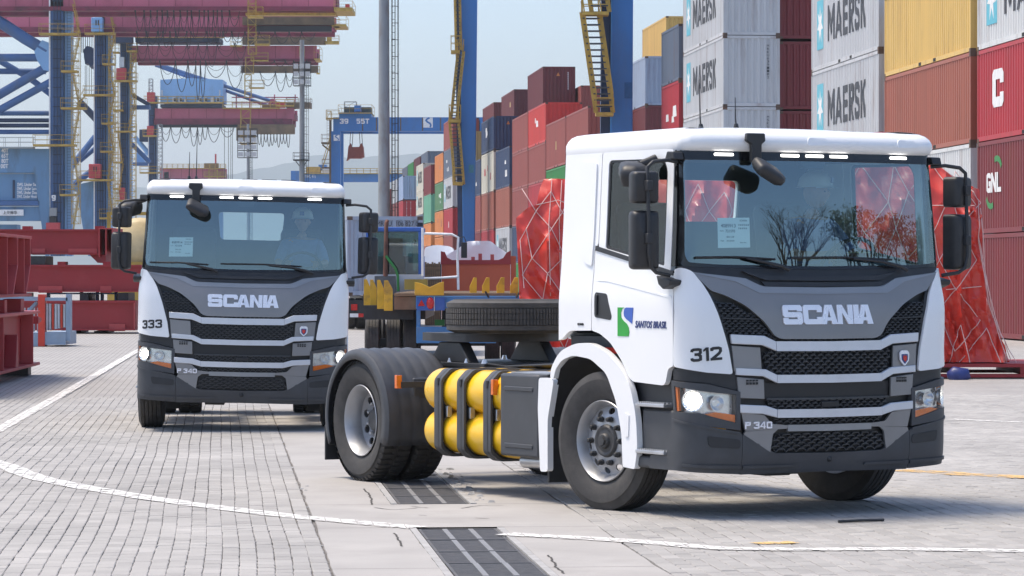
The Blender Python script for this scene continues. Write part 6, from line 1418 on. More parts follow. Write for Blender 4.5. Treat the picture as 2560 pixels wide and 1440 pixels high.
# ---- long red lifting beams stacked on blocks
def red_beam(px, Z, x0, x1, y0, y1, label, dep=2.4, pads=(), ribs=(), lugs=(), slot_end=False):
    f = Far('steel_beam', px, Z, label, 'steel beam', 'red steel beams stacked beyond truck 333'); b = f.base
    f.root.location = b
    h = (y1 - y0)
    f.bx('web', x0, x1, y0 + h * .07, y1 - h * .05, red_steel, .12, dep - .12); f.bx('top_flange', x0, x1 + 1, y0, y0 + h * .07, red_steel, 0, dep); f.bx('bottom_flange', x0, x1, y1 - h * .05, y1, red_steel, 0, dep)
    for a, c in pads: f.bx('pad', a, c, y1 - h * .22, y1 + 2, red_steel_light, .06, .119)
    for x in ribs: f.bx('rib', x, x + 3, y0 + h * .07, y1 - h * .05, red_steel_light, -.02, .119)
    for x in lugs: f.bx('lug', x, x + 20, y0 - 8, y0, red_steel, .3, .9); 
    if slot_end:                                                       # ribbed end with sloping gussets
        for k, x in enumerate((x1 + 1, x1 + 18, x1 + 34)):
            g_ = MB(); g_.prism([(x, y0), (x + 2.5, y0), (x + 2.5, y1 + 8 - k * 6), (x, y1 + 8 - k * 6)], -.15, dep, lambda u, v, t: f.p(u, v, t)); g_.build('end_rib', red_steel_light, f.root)
        f.bx('end_flange', x1 + 1, x1 + 37, y0 - 3, y0, red_steel_light, -.15, dep); f.bx('end_web', x1 + 3, x1 + 36, y0, y1 - 4, red_steel, .8, 1.1)
        g_ = MB(); g_.prism([(x1 - 28, y1), (x1 + 14, y1 + 2), (x1 + 14, y1 + 22), (x1 - 6, y1 + 22)], .3, 1.8, lambda u, v, t: f.p(u, v, t)); g_.build('knee', red_steel_light, f.root)
    return f
b3 = red_beam(260, 99, -140, 338, 752, 826, 'lowest red steel beam of the stack beyond truck 333', pads=((272, 312),), ribs=(334,))
b2 = red_beam(240, 99.5, -150, 352, 662, 730, 'middle red steel beam of the stack, longest to the right', pads=((95, 155), (250, 278)), lugs=(254, 140))
b1 = red_beam(150, 100, -160, 247, 573, 635, 'topmost red steel beam of the stack with a ribbed end', pads=((80, 112), (170, 242)), lugs=(52, 234), slot_end=True)
k99 = FPX / 99
for i, (x0, x1, y0, y1) in enumerate(((20, 60, 732, 752), (196, 218, 732, 752), (292, 318, 732, 752), (-60, 0, 635, 662), (60, 110, 640, 662), (150, 200, 826, 833), (232, 266, 828, 833))):
    f = Far('timber_block', x0, 99.3, ('dark timber block between the middle and lowest red beams', 'dark timber block between the top and middle red beams', 'dark timber block under the lowest red beam')[0 if i < 3 else (1 if i < 5 else 2)], 'timber block', 'blocks between the red beams'); f.bx('block', x0, x1, y0, y1, chassis_black, .3, 2.0)
f = Far('jacking_frame', 255, 99.9, 'small blue frame standing between the middle and lowest red beams', 'frame')
for x in (112, 195, 235, 247, 282): f.bx('post', x, x + 5, 730, 752, cblue, .4, .8)
f.bx('rail', 112, 290, 732, 736, cblue_light, .4, .8)
# ---- the two red frames close on the left
def skew_frame(name, label, P0, P1, z0, z1, dep, ribs, brace):
    """a frame side running away from the camera from P0 to P1"""
    d = (P1 - P0); d.z = 0; L = d.length; d.normalize(); n = Vector((-d.y, d.x, 0)); base = Vector((P0.x, P0.y, 0))
    r = tag(empty(name, base), label, 'steel structure'); g_ = lambda u, v, t: P0 - base + d * u + n * t + Vector((0, 0, v - P0.z)); h = z1 - z0
    def pr(nm, poly, t0, t1, m): MB().prism(poly, t0, t1, g_).build(nm, m, r, 0, .008)
    pr('web', [(0, z0 + .05), (L, z0 + .05), (L, z1 - .05), (0, z1 - .05)], .22, .26, red_steel)
    pr('top_flange', [(0, z1 - .05), (L, z1 - .05), (L, z1), (0, z1)], 0, dep, red_steel_light); pr('bottom_flange', [(0, z0), (L, z0), (L, z0 + .05), (0, z0 + .05)], 0, dep, red_steel)
    for u in ribs: pr('rib', [(u, z0 + .05), (u + .03, z0 + .05), (u + .03, z1 - .05), (u, z1 - .05)], .0, .22, red_steel_light)
    if brace:
        for u in brace: pr('gusset', [(u, z0 + .05), (u + .42, z0 + .05), (u + .30, z0 + h * .6), (u + .22, z0 + h * .62)], .02, .22, red_steel)
    return r, pr
r1, pr = skew_frame('steel_girder', 'large red steel girder end with sloping ribs, upper of two by the left edge', at(-150, 690, 46), at(80, 690, 57), 1.38, 2.42, .9, (0.9, 2.2, 5.0, 7.6, 9.9), None)
for u in (6.2, 8.8, 10.6): pr('sloping_rib', [(u, 2.37), (u + .05, 2.37), (u + .05, 1.9), (u - .55, 1.43), (u - .62, 1.43), (u, 1.92)], -.02, .2, red_steel_light)
for u in (.6, 8.0): pr('prop', [(u, .0), (u + .5, .0), (u + .5, 1.37), (u, 1.37)], .3, .8, chassis_black)
r2, pr = skew_frame('steel_rack', 'low red steel rack with a triangular gusset, standing by the left edge', at(-150, 690, 45), at(100, 690, 58), .16, 1.12, .8, (1.5, 4.2, 7.5, 11.9), (3.4, 9.4))
for u, w in ((10.9, .5), (8.5, .35), (5.2, .4)): pr('lug', [(u, 1.12), (u + w, 1.12), (u + w, 1.34), (u, 1.34)], .1, .4, red_steel)
pr('tow_eye', [(13.2, 1.02), (13.75, .98), (13.75, .92), (13.2, .88)], .05, .3, red_steel)
for u in (1.0, 6.0, 12.0): pr('skid', [(u, .0), (u + .5, .0), (u + .5, .16), (u, .16)], .1, .7, chassis_black)
# ---- grey-blue flat rack folded beside them
f = Far('flat_rack', 130, 81, 'folded grey-blue flat rack with orange-red corner post beside the red frames', 'flat rack')
steel_bl = M('flat_rack_blue', (.26, .34, .44), .5, var=.12, scale=2, dirt=(.2, .2, .2), dirt_amt=.4, rand=True); post_red = M('post_red', (.58, .05, .025), .5, var=.08, rand=True); slat_w = M('slat_white', (.52, .54, .57), .55, var=.12, rand=True)
f.bx('corner_post', 95, 112, 736, 866, post_red, 0, .35); f.bx('top_rail', -90, 95, 742, 752, steel_bl, .05, .3); f.bx('top_rail', 112, 168, 744, 752, steel_bl, .05, .3); f.bx('end_post', 164, 175, 735, 852, steel_bl, .05, .4)
f.bx('base_rail', 112, 164, 830, 862, steel_bl, .02, 2.0); f.bx('base_rail', -90, 95, 832, 866, steel_bl, .02, 2.0)
for k in range(7): x = 113 + k * 7.2; f.bx('slat', x, x + 5.2, 759 + k * .3, 826 - k * 1.2, post_red if k in (2, 5) else slat_w, .15, .32)
for x in range(-80, 92, 24): f.bx('slat', x, x + 16, 770, 830, slat_w, .3, .5)
f.tube('brace', [(20, 830), (90, 756)], 5, steel_bl, 8, .2); f.tube('brace', [(20, 830), (-60, 756)], 5, steel_bl, 8, .2)
MB().tube([f.p(43, 790, -1.6), f.p(43, 766, -1.6)], .12, 14).build('bollard_drum', red_steel, r2, 40).parent = f.root
# ---- tan tank container half hidden by the mirror of truck 333
f = Far('tank_container', 350, 112, 'tan tank container with a yellow frame behind the mirrors of truck 333', 'tank container')
tk = MB(); c = f.p(350, 625, 0); tk.lathe([(0, -3.0), (.5, -2.95), (.95, -2.8), (1.12, -2.5), (1.12, 2.5), (.95, 2.8), (0, 3.0)], 28, Matrix.Translation(c + VV * 3) @ Matrix.Rotation(PI - AZ, 4, 'Z')); tk.build('tank', M('tank_tan', (.50, .40, .22), .5, var=.08), f.root, 50)
for x in (268, 432): f.bx('frame_post', x, x + 8, 530, 720, cyellow, -.1, .1); f.bx('frame_post', x, x + 8, 530, 720, cyellow, 6, 6.2)
f.bx('frame_rail', 276, 432, 655, 668, cyellow, -.1, .1); f.bx('frame_rail', 276, 432, 530, 538, cyellow, -.1, .1); f.bx('base_frame', 268, 440, 700, 690 + EYE * f.k, cyellow, 0, 6)
# ---- container on a road trailer ahead of the terminal tractor
Xc = (1057 - 1280) / FPX * 106 - 2.44; P_ = Vector((Xc, 106.0, 0)); ac, bc_ = P_.dot(NV), P_.dot(VV)
def mrk(t, L, H):
    fit_text('MRKU  106 827 0', 1.35, .16, lambda u, v, d: Vector((1.62 + u, -.002 - d, H - .24 + v)), ink, t, 'lettering', .004)
cn = container(bc_, ac, 1.08, 2.58, 'bluegrey', 'grey container riding on a road trailer, code lettered at the top of its end', 12.19, 'wall', mrk, 'containers on trailers'); CONT['bluegrey']
tr_ = tag(empty('road_trailer', row(ac, bc_, 0), -AZ), 'road trailer under the grey lettered container, red tail lamps showing', 'trailer')
MB().box(.55, .75, 0, 12, .78, 1.06).box(1.69, 1.89, 0, 12, .78, 1.06).build('chassis', chassis_black, tr_); MB().box(.05, 2.39, -.08, .0, .55, .95).build('rear_beam', chassis_black, tr_)
for x in (.12, 2.12): MB().box(x, x + .2, -.12, -.08, .62, .82).build('tail_lamp', red_lens, tr_)
MB().box(.35, .62, -.1, -.082, .40, .52).build('reflector', red_lens, tr_); MB().box(.08, .35, -.1, -.082, .40, .52).build('reflector', decal_white, tr_); MB().box(.05, .9, -.09, -.03, .38, .54).build('bumper_bar', chassis_black, tr_)
wt = tyre_mesh(.5, .28, .3, 3, 0).data('tyre', rubber, 40)
for y in (1.4, 2.7):
    for x in (.17, .5, 1.94, 2.27): o = link('tyre', wt, tr_, loc=(x, y, .5)); o.rotation_euler = (0, 0, PI / 2)
# ---- terminal tractor
tblue = M('tractor_blue', (.035, .12, .42), .4, var=.1, dirt=(.2, .2, .2), dirt_amt=.2); twhite = M('tractor_white', (.62, .63, .65), .5, var=.08, dirt=(.3, .28, .25), dirt_amt=.4, dscale=3)
T_ = Far('terminal_tractor', 985, 73, 'terminal tractor with a blue cab, rusty exhaust stack and white handrails', 'tractor')
T_.bx('cab_roof', 914, 1058, 568, 579, tblue, 0, 1.7, None, .02)
for x in (1046, 915): T_.bx('cab_post', x, x + 11, 579, 686, tblue, 0, .12)
T_.bx('cab_back', 915, 1058, 686, 735, twhite, 0, .1); T_.bx('cab_side', 915, 919, 579, 735, twhite, .12, 1.6); T_.bx('cab_side', 1053, 1057, 640, 735, tblue, .12, 1.6); T_.bx('cab_front', 918, 1054, 640, 735, twhite, 1.55, 1.65)
T_.bx('rear_window', 925, 1047, 578, 686, side_glass, .04, .06, None, 0); T_.bx('window_frame', 920, 926, 579, 686, black_plastic, .0, .08); T_.bx('front_post', 918, 924, 579, 640, tblue, 1.5, 1.6); T_.bx('front_post', 1046, 1052, 579, 640, tblue, 1.5, 1.6); T_.bx('windscreen', 924, 1046, 579, 640, windshield_glass, 1.54, 1.56)
T_.bx('number_sheet', 1032, 1044, 598, 676, paper, .1, .12); fit_text('2', .06, .09, lambda u, v, t: T_.p(1037, 604, .095 - t) + Vector((u, 0, v)), decal_black, T_.root, 'lettering', .004)
T_.bx('seat', 955, 1010, 640, 700, inner_dark, .5, 1.0); T_.bx('seat_back', 960, 1005, 595, 640, inner_dark, .5, .65)
MB().tube([T_.p(965, 692, -.3), T_.p(966, 630, -.3), T_.p(967, 558, -.3), T_.p(969, 553, -.25)], [.055, .05, .045, .045], 14).build('exhaust_stack', M('rusty_pipe', (.14, .06, .04), .7, .2, var=.35, scale=6, dirt=(.03, .02, .02), dirt_amt=.7), T_.root, 50)
MB().tube([T_.p(966, 640, -.34), T_.p(975, 652, -.34), T_.p(990, 672, -.34), T_.p(996, 690, -.34), T_.p(997, 728, -.34)], .03, 8).build('green_hose', CONT['green'], T_.root, 50)
hr = MB()
for pts in ([(1056, 586), (1064, 584), (1130, 586), (1146, 594), (1144, 640), (1146, 724)], [(1060, 696), (1100, 695), (1144, 692)], [(1057, 570), (1057, 690)]): hr.tube([T_.p(x, y, -.15) for x, y in pts], .028, 8)
hr.build('handrail', decal_white, T_.root, 60)
T_.bx('side_mirror', 1153, 1168, 606, 645, black_plastic, -.2, -.1, None, .01); MB().tube([T_.p(1146, 596, -.15), T_.p(1160, 592, -.15), T_.p(1166, 606, -.15)], .012, 6).build('mirror_arm', black_plastic, T_.root, 60)
T_.bx('work_lamp', 1042, 1056, 556, 566, black_plastic, .3, .6); T_.bx('deck', 915, 1150, 735, 760, chassis_black, -1.5, 4); T_.bx('tank_yellow', 1013, 1070, 698, 724, cyellow, -.6, -.2); T_.bx('engine_cover', 938, 990, 690, 735, M('engine_grey', (.12, .12, .12), .6, var=.2), -.35, -.1)
for x in (935, 1120):
    o = link('tyre', wt, T_.root, loc=T_.p(x, 690 + EYE * T_.k, .5) + Vector((0, 0, .5))); o.rotation_euler = (0, 0, PI / 2)
# ---- its yard trailer with yellow corner guides
guide = M('guide_yellow', (.66, .40, .03), .6, var=.15, scale=4, dirt=(.20, .12, .06), dirt_amt=.7, dscale=3, rand=True); trailer_blue = M('trailer_blue', (.05, .20, .44), .55, var=.15, scale=2, dirt=(.12, .11, .10), dirt_amt=.5, dscale=2)
Y = Far('yard_trailer', 1100, 60, 'blue yard trailer with yellow corner guides and plank deck, rear end on', 'trailer')
Y.bx('rear_beam', 1040, 1300, 740, 772, trailer_blue, 0, .25, None, .01); Y.bx('side_beam', 985, 1040, 742, 774, M('trailer_rust', (.20, .12, .07), .7, var=.3, scale=3), .1, 9)
nP = 9
for k in range(nP):
    d0 = .05 + k * 1.0; x0, x1 = 985, 1290; Y.bx('plank', x0, x1, 733 + (k % 2), 740, timber, d0, d0 + .94)
def guide_blade(x0, x1, y0, y1, d, s):
    w = x1 - x0; mb = MB(); mb.prism([(x0, y1), (x1, y1), (x1, y0 + (22 if s > 0 else 0)), (x1 - (w * .55 if s > 0 else 0), y0), (x0 + (w * .55 if s < 0 else 0), y0), (x0, y0 + (22 if s < 0 else 0))], d, d + .05, lambda u, v, t: Y.p(u, v, t)); mb.build('corner_guide', guide, Y.root, 0, .006)
for i, x in enumerate((902, 920, 940, 959)): guide_blade(x, x + (17 if i < 3 else 22), 698 + i, 765 + i * 4, 1.2 - i * .35, 1)
for i, x in enumerate((1172, 1204, 1241, 1275)): guide_blade(x, x + 18 + i, 694 - i * .2, 738 + i * 3, 1.2 - i * .3, -1)
MB().prism([(1037, 705), (1052, 708), (1075, 718), (1098, 707), (1110, 704), (1110, 738), (1037, 738)], -.1, -.02, lambda u, v, t: Y.p(u, v, t)).build('centre_guide', guide, Y.root, 0, .006)
Y.bx('lamp_panel', 1042, 1112, 744, 776, tblue, -.06, -.005); MB().prism([(1045, 765), (1063, 765), (1054, 749)], -.08, -.062, lambda u, v, t: Y.p(u, v, t)).build('reflector_triangle', red_lens, Y.root)
MB().lathe([(0, .05), (.06, .045), (.07, .02), (.075, 0)], 16, Matrix.Translation(Y.p(1076, 758, -.062)) @ Matrix.Rotation(PI, 4, 'Z') @ Matrix.Scale(1.5, 4, (0, 0, 1))).build('tail_lamp', red_lens, Y.root, 60)
Y.bx('panel_bar', 1085, 1087, 742, 778, lamp_glass, -.07, -.061); Y.bx('bumper_post', 1041, 1051, 776, 820, trailer_blue, -.02, .08); Y.bx('bumper', 1041, 1240, 817, 858, trailer_blue, -.04, .06, None, .01); Y.bx('reflector', 1065, 1084, 830, 837, decal_white, -.05, -.041); Y.bx('reflector', 1085, 1104, 830, 837, red_lens, -.05, -.041)
Y.bx('cross_beam', 905, 1030, 764, 800, chassis_black, .6, .8); Y.bx('valve_block', 1085, 1110, 800, 815, CONT['green'], .5, .7)
for x, d in ((926, 1.2), (980, 1.2), (1022, 1.2), (1230, 1.2), (1270, 1.2), (930, 2.6), (980, 2.6), (1022, 2.6)):
    o = link('tyre', wt, Y.root, loc=Y.p(x, 690 + EYE * Y.k, d) + Vector((0, 0, .5))); o.rotation_euler = (0, 0, PI / 2)
Y.bx('axle', 905, 1290, 850, 868, chassis_black, 1.1, 1.3); Y.bx('sub_frame', 990, 1060, 774, 800, chassis_black, 1, 8)
MB().tube([Y.p(1213, 728, 0), Y.p(1222, 744, 0)], .02, 6).build('twistlock_handle', chassis_black, Y.root); MB().tube([Y.p(1302, 726, 0), Y.p(1290, 744, 0)], .02, 6).build('twistlock_handle', chassis_black, Y.root)
# ---- orange flat rack with white wrapped cargo and a boarded crate
orange_st = M('flat_rack_orange', (.50, .10, .045), .55, var=.08, scale=1, dirt=(.3, .08, .04), dirt_amt=.3)
O_ = Far('flat_rack', 1190, 117, 'orange flat rack end wall with a notched dark red top edge', 'flat rack')
O_.bx('end_wall', 1104, 1276, 660, 690 + EYE * O_.k - 10, orange_st, 0, .12); O_.bx('base', 1104, 1290, 690 + EYE * O_.k - 12, 690 + EYE * O_.k, red_steel, -.1, 6)
MB().prism([(1102, 661), (1277, 661), (1277, 626), (1266, 632), (1258, 645), (1246, 650), (1130, 650), (1118, 644), (1112, 630), (1102, 628)], -.05, .2, lambda u, v, t: O_.p(u, v, t)).build('top_edge', red_steel, O_.root)
for x, y in ((1178, 642), (1196, 634), (1226, 636)): O_.bx('lashing_lug', x, x + 9, y, 650, red_steel_light, -.04, .1)
O_.bx('side_post', 1277, 1290, 640, 740, orange_st, .2, .5)
wrap_m = M('white_film', (.80, .81, .84), .35, var=.04, scale=2, bump=.3, bscale=4)
def wrapped(px, Z, poly, label, dep, seed):
    f = Far('wrapped_cargo', px, Z, label, 'cargo'); P0_ = f.p(poly[0][0], poly[0][1]); q = [((f.p(x, y).x), (f.p(x, y).z)) for x, y in poly]
    def mp(u, v, t):
        k = .10 * noise.noise(Vector((u * 1.5, v * 1.2, seed))) + .05 * noise.noise(Vector((u * 4, v * 2, seed))); return Vector((u + .03 * noise.noise(Vector((v * 3, u, 5))), k + t, v))
    panel('film', rnd(q, .15), mp, dep, wrap_m, f.root, grid=.18, bevel=0, smooth=60)
wrapped(1180, 121, [(1100, 720), (1100, 655), (1112, 640), (1150, 618), (1165, 603), (1228, 602), (1240, 614), (1268, 632), (1284, 652), (1284, 720)], 'white shrink-wrapped cargo with a peaked top on the orange flat rack', 5, 1)
wrapped(1090, 124, [(1060, 760), (1060, 618), (1090, 612), (1130, 616), (1140, 660), (1140, 760)], 'white shrink-wrapped cargo standing beside the boarded crate', 4, 7)
f = Far('wooden_crate', 1082, 116, 'boarded wooden crate between the tractor and the orange flat rack', 'crate')
for k in range(7): f.bx('board', 1062 + k * 5.6, 1066.6 + k * 5.6, 655 + (k % 3) * 2, 690 + EYE * f.k, timber, 0, .08)
for y in (668, 712): f.bx('batten', 1062, 1101, y, y + 6, timber, .09, .2)
f.bx('crate_side', 1062, 1101, 660, 690 + EYE * f.k, inner_dark, .22, 1.6)
# ---- cargo under red tarpaulins and rope nets, on a red platform
tarp = M('red_tarpaulin', (.62, .05, .032), .38, var=.08, scale=1.5, bump=.25, bscale=9, coat=.15, dirt=(.70, .16, .12), dirt_amt=.4, dscale=2.5)
rope = M('net_rope', (.66, .46, .42), .7, var=.1)
def tarp_cargo(px, Z, poly, label, dep, seed, net, fold=.17):
    f = Far('tarped_cargo', px, Z, label, 'cargo', 'cargo under red tarpaulins'); q = [(f.p(x, y).x, max(.05, f.p(x, y).z)) for x, y in poly]
    zt = max(v for u, v in q)
    def mp(u, v, t):
        w = u + .35 * noise.noise(Vector((u * .8, v * .7, seed + 20))); n3 = noise.noise(Vector((u * .7, v * .9, seed + 8)))
        c1 = 1 - abs(noise.noise(Vector((w * 1.9, v * .32, seed)))) * 2.2; c2 = 1 - abs(noise.noise(Vector((w * 4.3 + v * .9, v * .8, seed + 3)))) * 2.4; c3 = 1 - abs(noise.noise(Vector((w * 3.1 - v * 1.9, v * 1.7 + w, seed + 5)))) * 2.6
        low = .5 + .7 * max(0, 1 - v / zt)
        k = -fold * low * (max(0, c1) ** 2 * 1.5 + max(0, c2) ** 2 * .7 + max(0, c3) ** 3 * .5) + .16 * n3
        lean = .30 * max(0, v - zt * .60)
        if t > 0: return Vector((u * .985 + .1 * n3, t - k * .5 - lean * .6, v - .04))
        return Vector((u, k + lean, v))
    panel('tarpaulin', rnd(q, .03), mp, dep, tarp, f.root, grid=.055, bevel=0, smooth=50)
    mb = MB()
    for pts in net:
        pp = []
        for (xa, ya), (xb_, yb_) in zip(pts, pts[1:]):
            for k in range(6): t = k / 6; v = f.p(xa + (xb_ - xa) * t, ya + (yb_ - ya) * t); pp.append(mp(v.x, v.z, 0) + Vector((0, -.03, 0)))
        v = f.p(*pts[-1]); pp.append(mp(v.x, v.z, 0) + Vector((0, -.03, 0))); mb.tube(pp, .0075, 5)
    o = mb.build('rope_net', rope, f.root, 60); o['kind'] = 'stuff'; return f
def diamonds(x0, x1, y0, y1, sx, sy, seed):
    q = random.Random(seed); N = []; ny = int((y1 - y0) / sy); nx = int((x1 - x0) / sx)
    J = {(i, j): (x0 + i * sx + q.uniform(-.22, .22) * sx + (sx / 2 if j % 2 else 0), y0 + j * sy + q.uniform(-.2, .2) * sy) for i in range(nx + 1) for j in range(ny + 1)}
    for j in range(ny):
        for i in range(nx + 1):
            for di in ((0, -1) if j % 2 == 0 else (0, 1)):
                if (i + di, j + 1) in J: N.append([J[(i, j)], J[(i + di, j + 1)]])
    return N
TZ = 56.0
tarp_cargo(1500, TZ, [(1296, 905), (1300, 800), (1297, 700), (1290, 545), (1318, 520), (1341, 512), (1350, 470), (1360, 446), (1440, 446), (1560, 438), (1700, 440), (1840, 436), (1856, 520), (1860, 905)], 'cargo under a red tarpaulin and net, between the yard trailer and the truck cab', 2.3, 2.0, diamonds(1312, 1840, 470, 880, 62, 56, 3) + [[(1345, 520), (1300, 600), (1310, 720)], [(1380, 450), (1372, 560), (1376, 740)], [(1405, 450), (1398, 560), (1402, 740)], [(1341, 512), (1395, 500), (1450, 520)]])
tarp_cargo(2260, TZ, [(1990, 905), (1995, 500), (2060, 380), (2150, 332), (2215, 326), (2270, 344), (2330, 400), (2390, 445), (2434, 468), (2452, 472), (2455, 560), (2452, 640), (2462, 740), (2490, 820), (2522, 905)], 'tall peaked cargo under a red tarpaulin and net, behind truck 312', 2.3, 6.0, diamonds(2010, 2430, 420, 890, 78, 74, 5) + [[(2270, 344), (2380, 440), (2440, 512)], [(2300, 514), (2435, 514)], [(2350, 725), (2452, 716)], [(2448, 500), (2444, 600), (2470, 760), (2524, 900)], [(2452, 520), (2462, 700), (2500, 840), (2536, 905)], [(2444, 590), (2480, 780), (2512, 905)], [(2395, 905), (2465, 820)], [(2465, 820), (2495, 905)], [(2398, 812), (2418, 905)], [(2370, 905), (2398, 812)]])
F_ = Far('cargo_platform', 2000, TZ, 'long red steel cargo platform under the red tarpaulins', 'platform'); yb = 690 + EYE * F_.k
F_.bx('deck_beam', 1290, 2640, 908, 917, red_steel, -.3, 2.6); F_.bx('bottom_beam', 1290, 2640, yb - 9, yb - 1, red_steel, -.3, -.1); F_.bx('bottom_beam', 1290, 2640, yb - 9, yb - 1, red_steel, 2.4, 2.6)
for x in (1300, 1600, 1900, 2150, 2380, 2545, 2625): F_.bx('stool', x, x + 14, 917, yb - 9, red_steel, -.28, 2.55)
bt = Far('folded_tarpaulin', 2395, 55.2, 'bundle of dark blue tarpaulin lying under the red platform', 'tarpaulin'); mb = MB(); 
cB = [bt.p(2368, 938), bt.p(2382, 936), bt.p(2400, 940), bt.p(2416, 938), bt.p(2424, 946)]; mb.tube([c + Vector((0, 0, -.0)) for c in cB], [.05, .14, .15, .12, .03], 10); mb.build('bundle', M('blue_tarpaulin', (.02, .035, .16), .45, var=.2, bump=.3, bscale=14), bt.root, 60)
# ---------------------------------------------------------------- the two drivers
skin_m = M('skin', (.42, .24, .16), .55, var=.06); shirt_m = M('work_shirt', (.16, .22, .40), .8, var=.1, scale=20); helmet_m = M('helmet', (.78, .80, .80), .35, var=.03); trousers = M('trousers', (.04, .05, .08), .85)
def driver(mat_w, seat_y, label, turn, paper_hand):
    root = empty('person', mat_w @ Vector((.10, seat_y, 1.58))); root.rotation_euler = mat_w.to_euler(); tag(root, label, 'person', 'drivers in the truck cabs')
    J = {'pel': (0, 0, .06), 'bel': (-.02, 0, .24), 'che': (.0, 0, .46), 'nec': (.03, 0, .60), 'hed': (.07, 0, .67), 'sl': (.0, .19, .52), 'el': (.20, .27, .30), 'wl': (.42, .18, .30), 'sr': (.0, -.19, .52), 'er': (.20, -.27, .30), 'wr': (.42, -.18, .30), 'hl': (.05, .10, .04), 'kl': (.45, .14, .06), 'al': (.50, .14, -.26), 'hr': (.05, -.10, .04), 'kr': (.45, -.14, .06), 'ar': (.50, -.14, -.26)}
    rad = {'pel': .155, 'bel': .15, 'che': .165, 'nec': .06, 'hed': .06, 'sl': .075, 'el': .05, 'wl': .033, 'sr': .075, 'er': .05, 'wr': .033, 'hl': .09, 'kl': .065, 'al': .045, 'hr': .09, 'kr': .065, 'ar': .045}
    def skinned(nm, names, edges, m, sub=2, extra=None, rscale=1.0):
        me = bpy.data.meshes.new(nm); idx = {n: i for i, n in enumerate(names)}; src = dict(J); r_ = dict(rad)
        if extra:
            for n, (p, q) in extra.items(): src[n] = p; r_[n] = q
        me.from_pydata([src[n] for n in names], [(idx[a], idx[b]) for a, b in edges], []); o = link(nm, me, root)
        sk = o.modifiers.new('skin', 'SKIN')
        for n in names: v = me.skin_vertices[0].data[idx[n]]; v.radius = (r_[n] * rscale,) * 2; v.use_root = (n == names[0])
        ss = o.modifiers.new('sub', 'SUBSURF'); ss.levels = ss.render_levels = sub; me.materials.append(m)
        dg = bpy.context.evaluated_depsgraph_get(); me2 = bpy.data.meshes.new_from_object(o.evaluated_get(dg)); o.modifiers.clear(); o.data = me2; me2.materials.clear(); me2.materials.append(m)
        me2.polygons.foreach_set('use_smooth', [True] * len(me2.polygons)); return o
    ex = {}
    for s, sg in (('l', 1), ('r', -1)):
        ex['p' + s] = ((.48, sg * .165, .315), .034)
        for i, (dy, ln) in enumerate(((.03, .055), (.01, .065), (-.01, .06), (-.03, .045))):
            ex['f%s%d' % (s, i)] = ((.52, sg * .16 + dy * .9, .325 - .01 * i), .011); ex['g%s%d' % (s, i)] = ((.52 + ln * .6, sg * .16 + dy, .30 - .01 * i), .009); ex['h%s%d' % (s, i)] = ((.52 + ln * .35, sg * .16 + dy, .27 - .01 * i), .009)
        ex['t' + s] = ((.48, sg * .12, .325), .012); ex['u' + s] = ((.51, sg * .10, .34), .010)
    names = list(J) + list(ex); ed = [('pel', 'bel'), ('bel', 'che'), ('che', 'nec'), ('nec', 'hed'), ('che', 'sl'), ('sl', 'el'), ('el', 'wl'), ('che', 'sr'), ('sr', 'er'), ('er', 'wr'), ('pel', 'hl'), ('hl', 'kl'), ('kl', 'al'), ('pel', 'hr'), ('hr', 'kr'), ('kr', 'ar')]
    for s in 'lr':
        ed.append(('w' + s, 'p' + s)); ed += [('p' + s, 't' + s), ('t' + s, 'u' + s)]
        for i in range(4): ed += [('p' + s, 'f%s%d' % (s, i)), ('f%s%d' % (s, i), 'g%s%d' % (s, i)), ('g%s%d' % (s, i), 'h%s%d' % (s, i))]
    body = skinned('body', names, ed, skin_m, 1, ex)
    skinned('shirt', ['bel', 'pel', 'che', 'sl', 'el', 'sr', 'er', 'col'], [('bel', 'pel'), ('bel', 'che'), ('che', 'sl'), ('sl', 'el'), ('che', 'sr'), ('sr', 'er'), ('che', 'col')], shirt_m, 2, {'col': ((.03, 0, .57), .075)}, 1.14)
    skinned('trousers', ['pel', 'hl', 'kl', 'al', 'hr', 'kr', 'ar'], [('pel', 'hl'), ('hl', 'kl'), ('kl', 'al'), ('pel', 'hr'), ('hr', 'kr'), ('kr', 'ar')], trousers, 2, None, 1.12)
    # head: shaped from rings, turned towards the road
    H = Matrix.Translation((.09, 0, .78)) @ Matrix.Rotation(turn, 4, 'Z'); vs, fs = [], []; nr, ns = 16, 22
    for i in range(nr + 1):
        a = PI * i / nr; z = .118 * math.cos(a); w = math.sin(a)
        for j in range(ns):
            b = 2 * PI * j / ns; x, y = .098 * w * math.cos(b), .077 * w * math.sin(b)
            if z < 0: x *= (1 - .10 * (-z / .118)); y *= (1 - .28 * (-z / .118)); 
            fr_ = max(0, math.cos(b)) ** 10
            x += fr_ * (.024 * math.exp(-((z + .012) / .022) ** 2) + .008 * math.exp(-((z + .055) / .014) ** 2) - .006 * math.exp(-((z + .038) / .006) ** 2) + .010 * math.exp(-((z + .095) / .02) ** 2))
            ey = max(0, math.cos(abs(b if b < PI else b - 2 * PI) - .42)) ** 40; x -= .010 * ey * math.exp(-((z - .012) / .014) ** 2); er = max(0, math.cos(abs(b if b < PI else b - 2 * PI) - 1.65)) ** 60
            y += (1 if y > 0 else -1) * .022 * er * math.exp(-((z - .0) / .028) ** 2)
            vs.append(H @ Vector((x, y, z)))
    for i in range(nr):
        for j in range(ns): fs.append((i * ns + j, i * ns + (j + 1) % ns, (i + 1) * ns + (j + 1) % ns, (i + 1) * ns + j))
    hd = mesh('head', vs, fs, skin_m, root, 180)
    for s in (-1, 1): MB().lathe([(0, .010), (.007, .007), (.010, 0), (.007, -.007), (0, -.01)], 10, H @ Matrix.Translation((.079, s * .033, .012))).build('eye', decal_black, hd, 60)
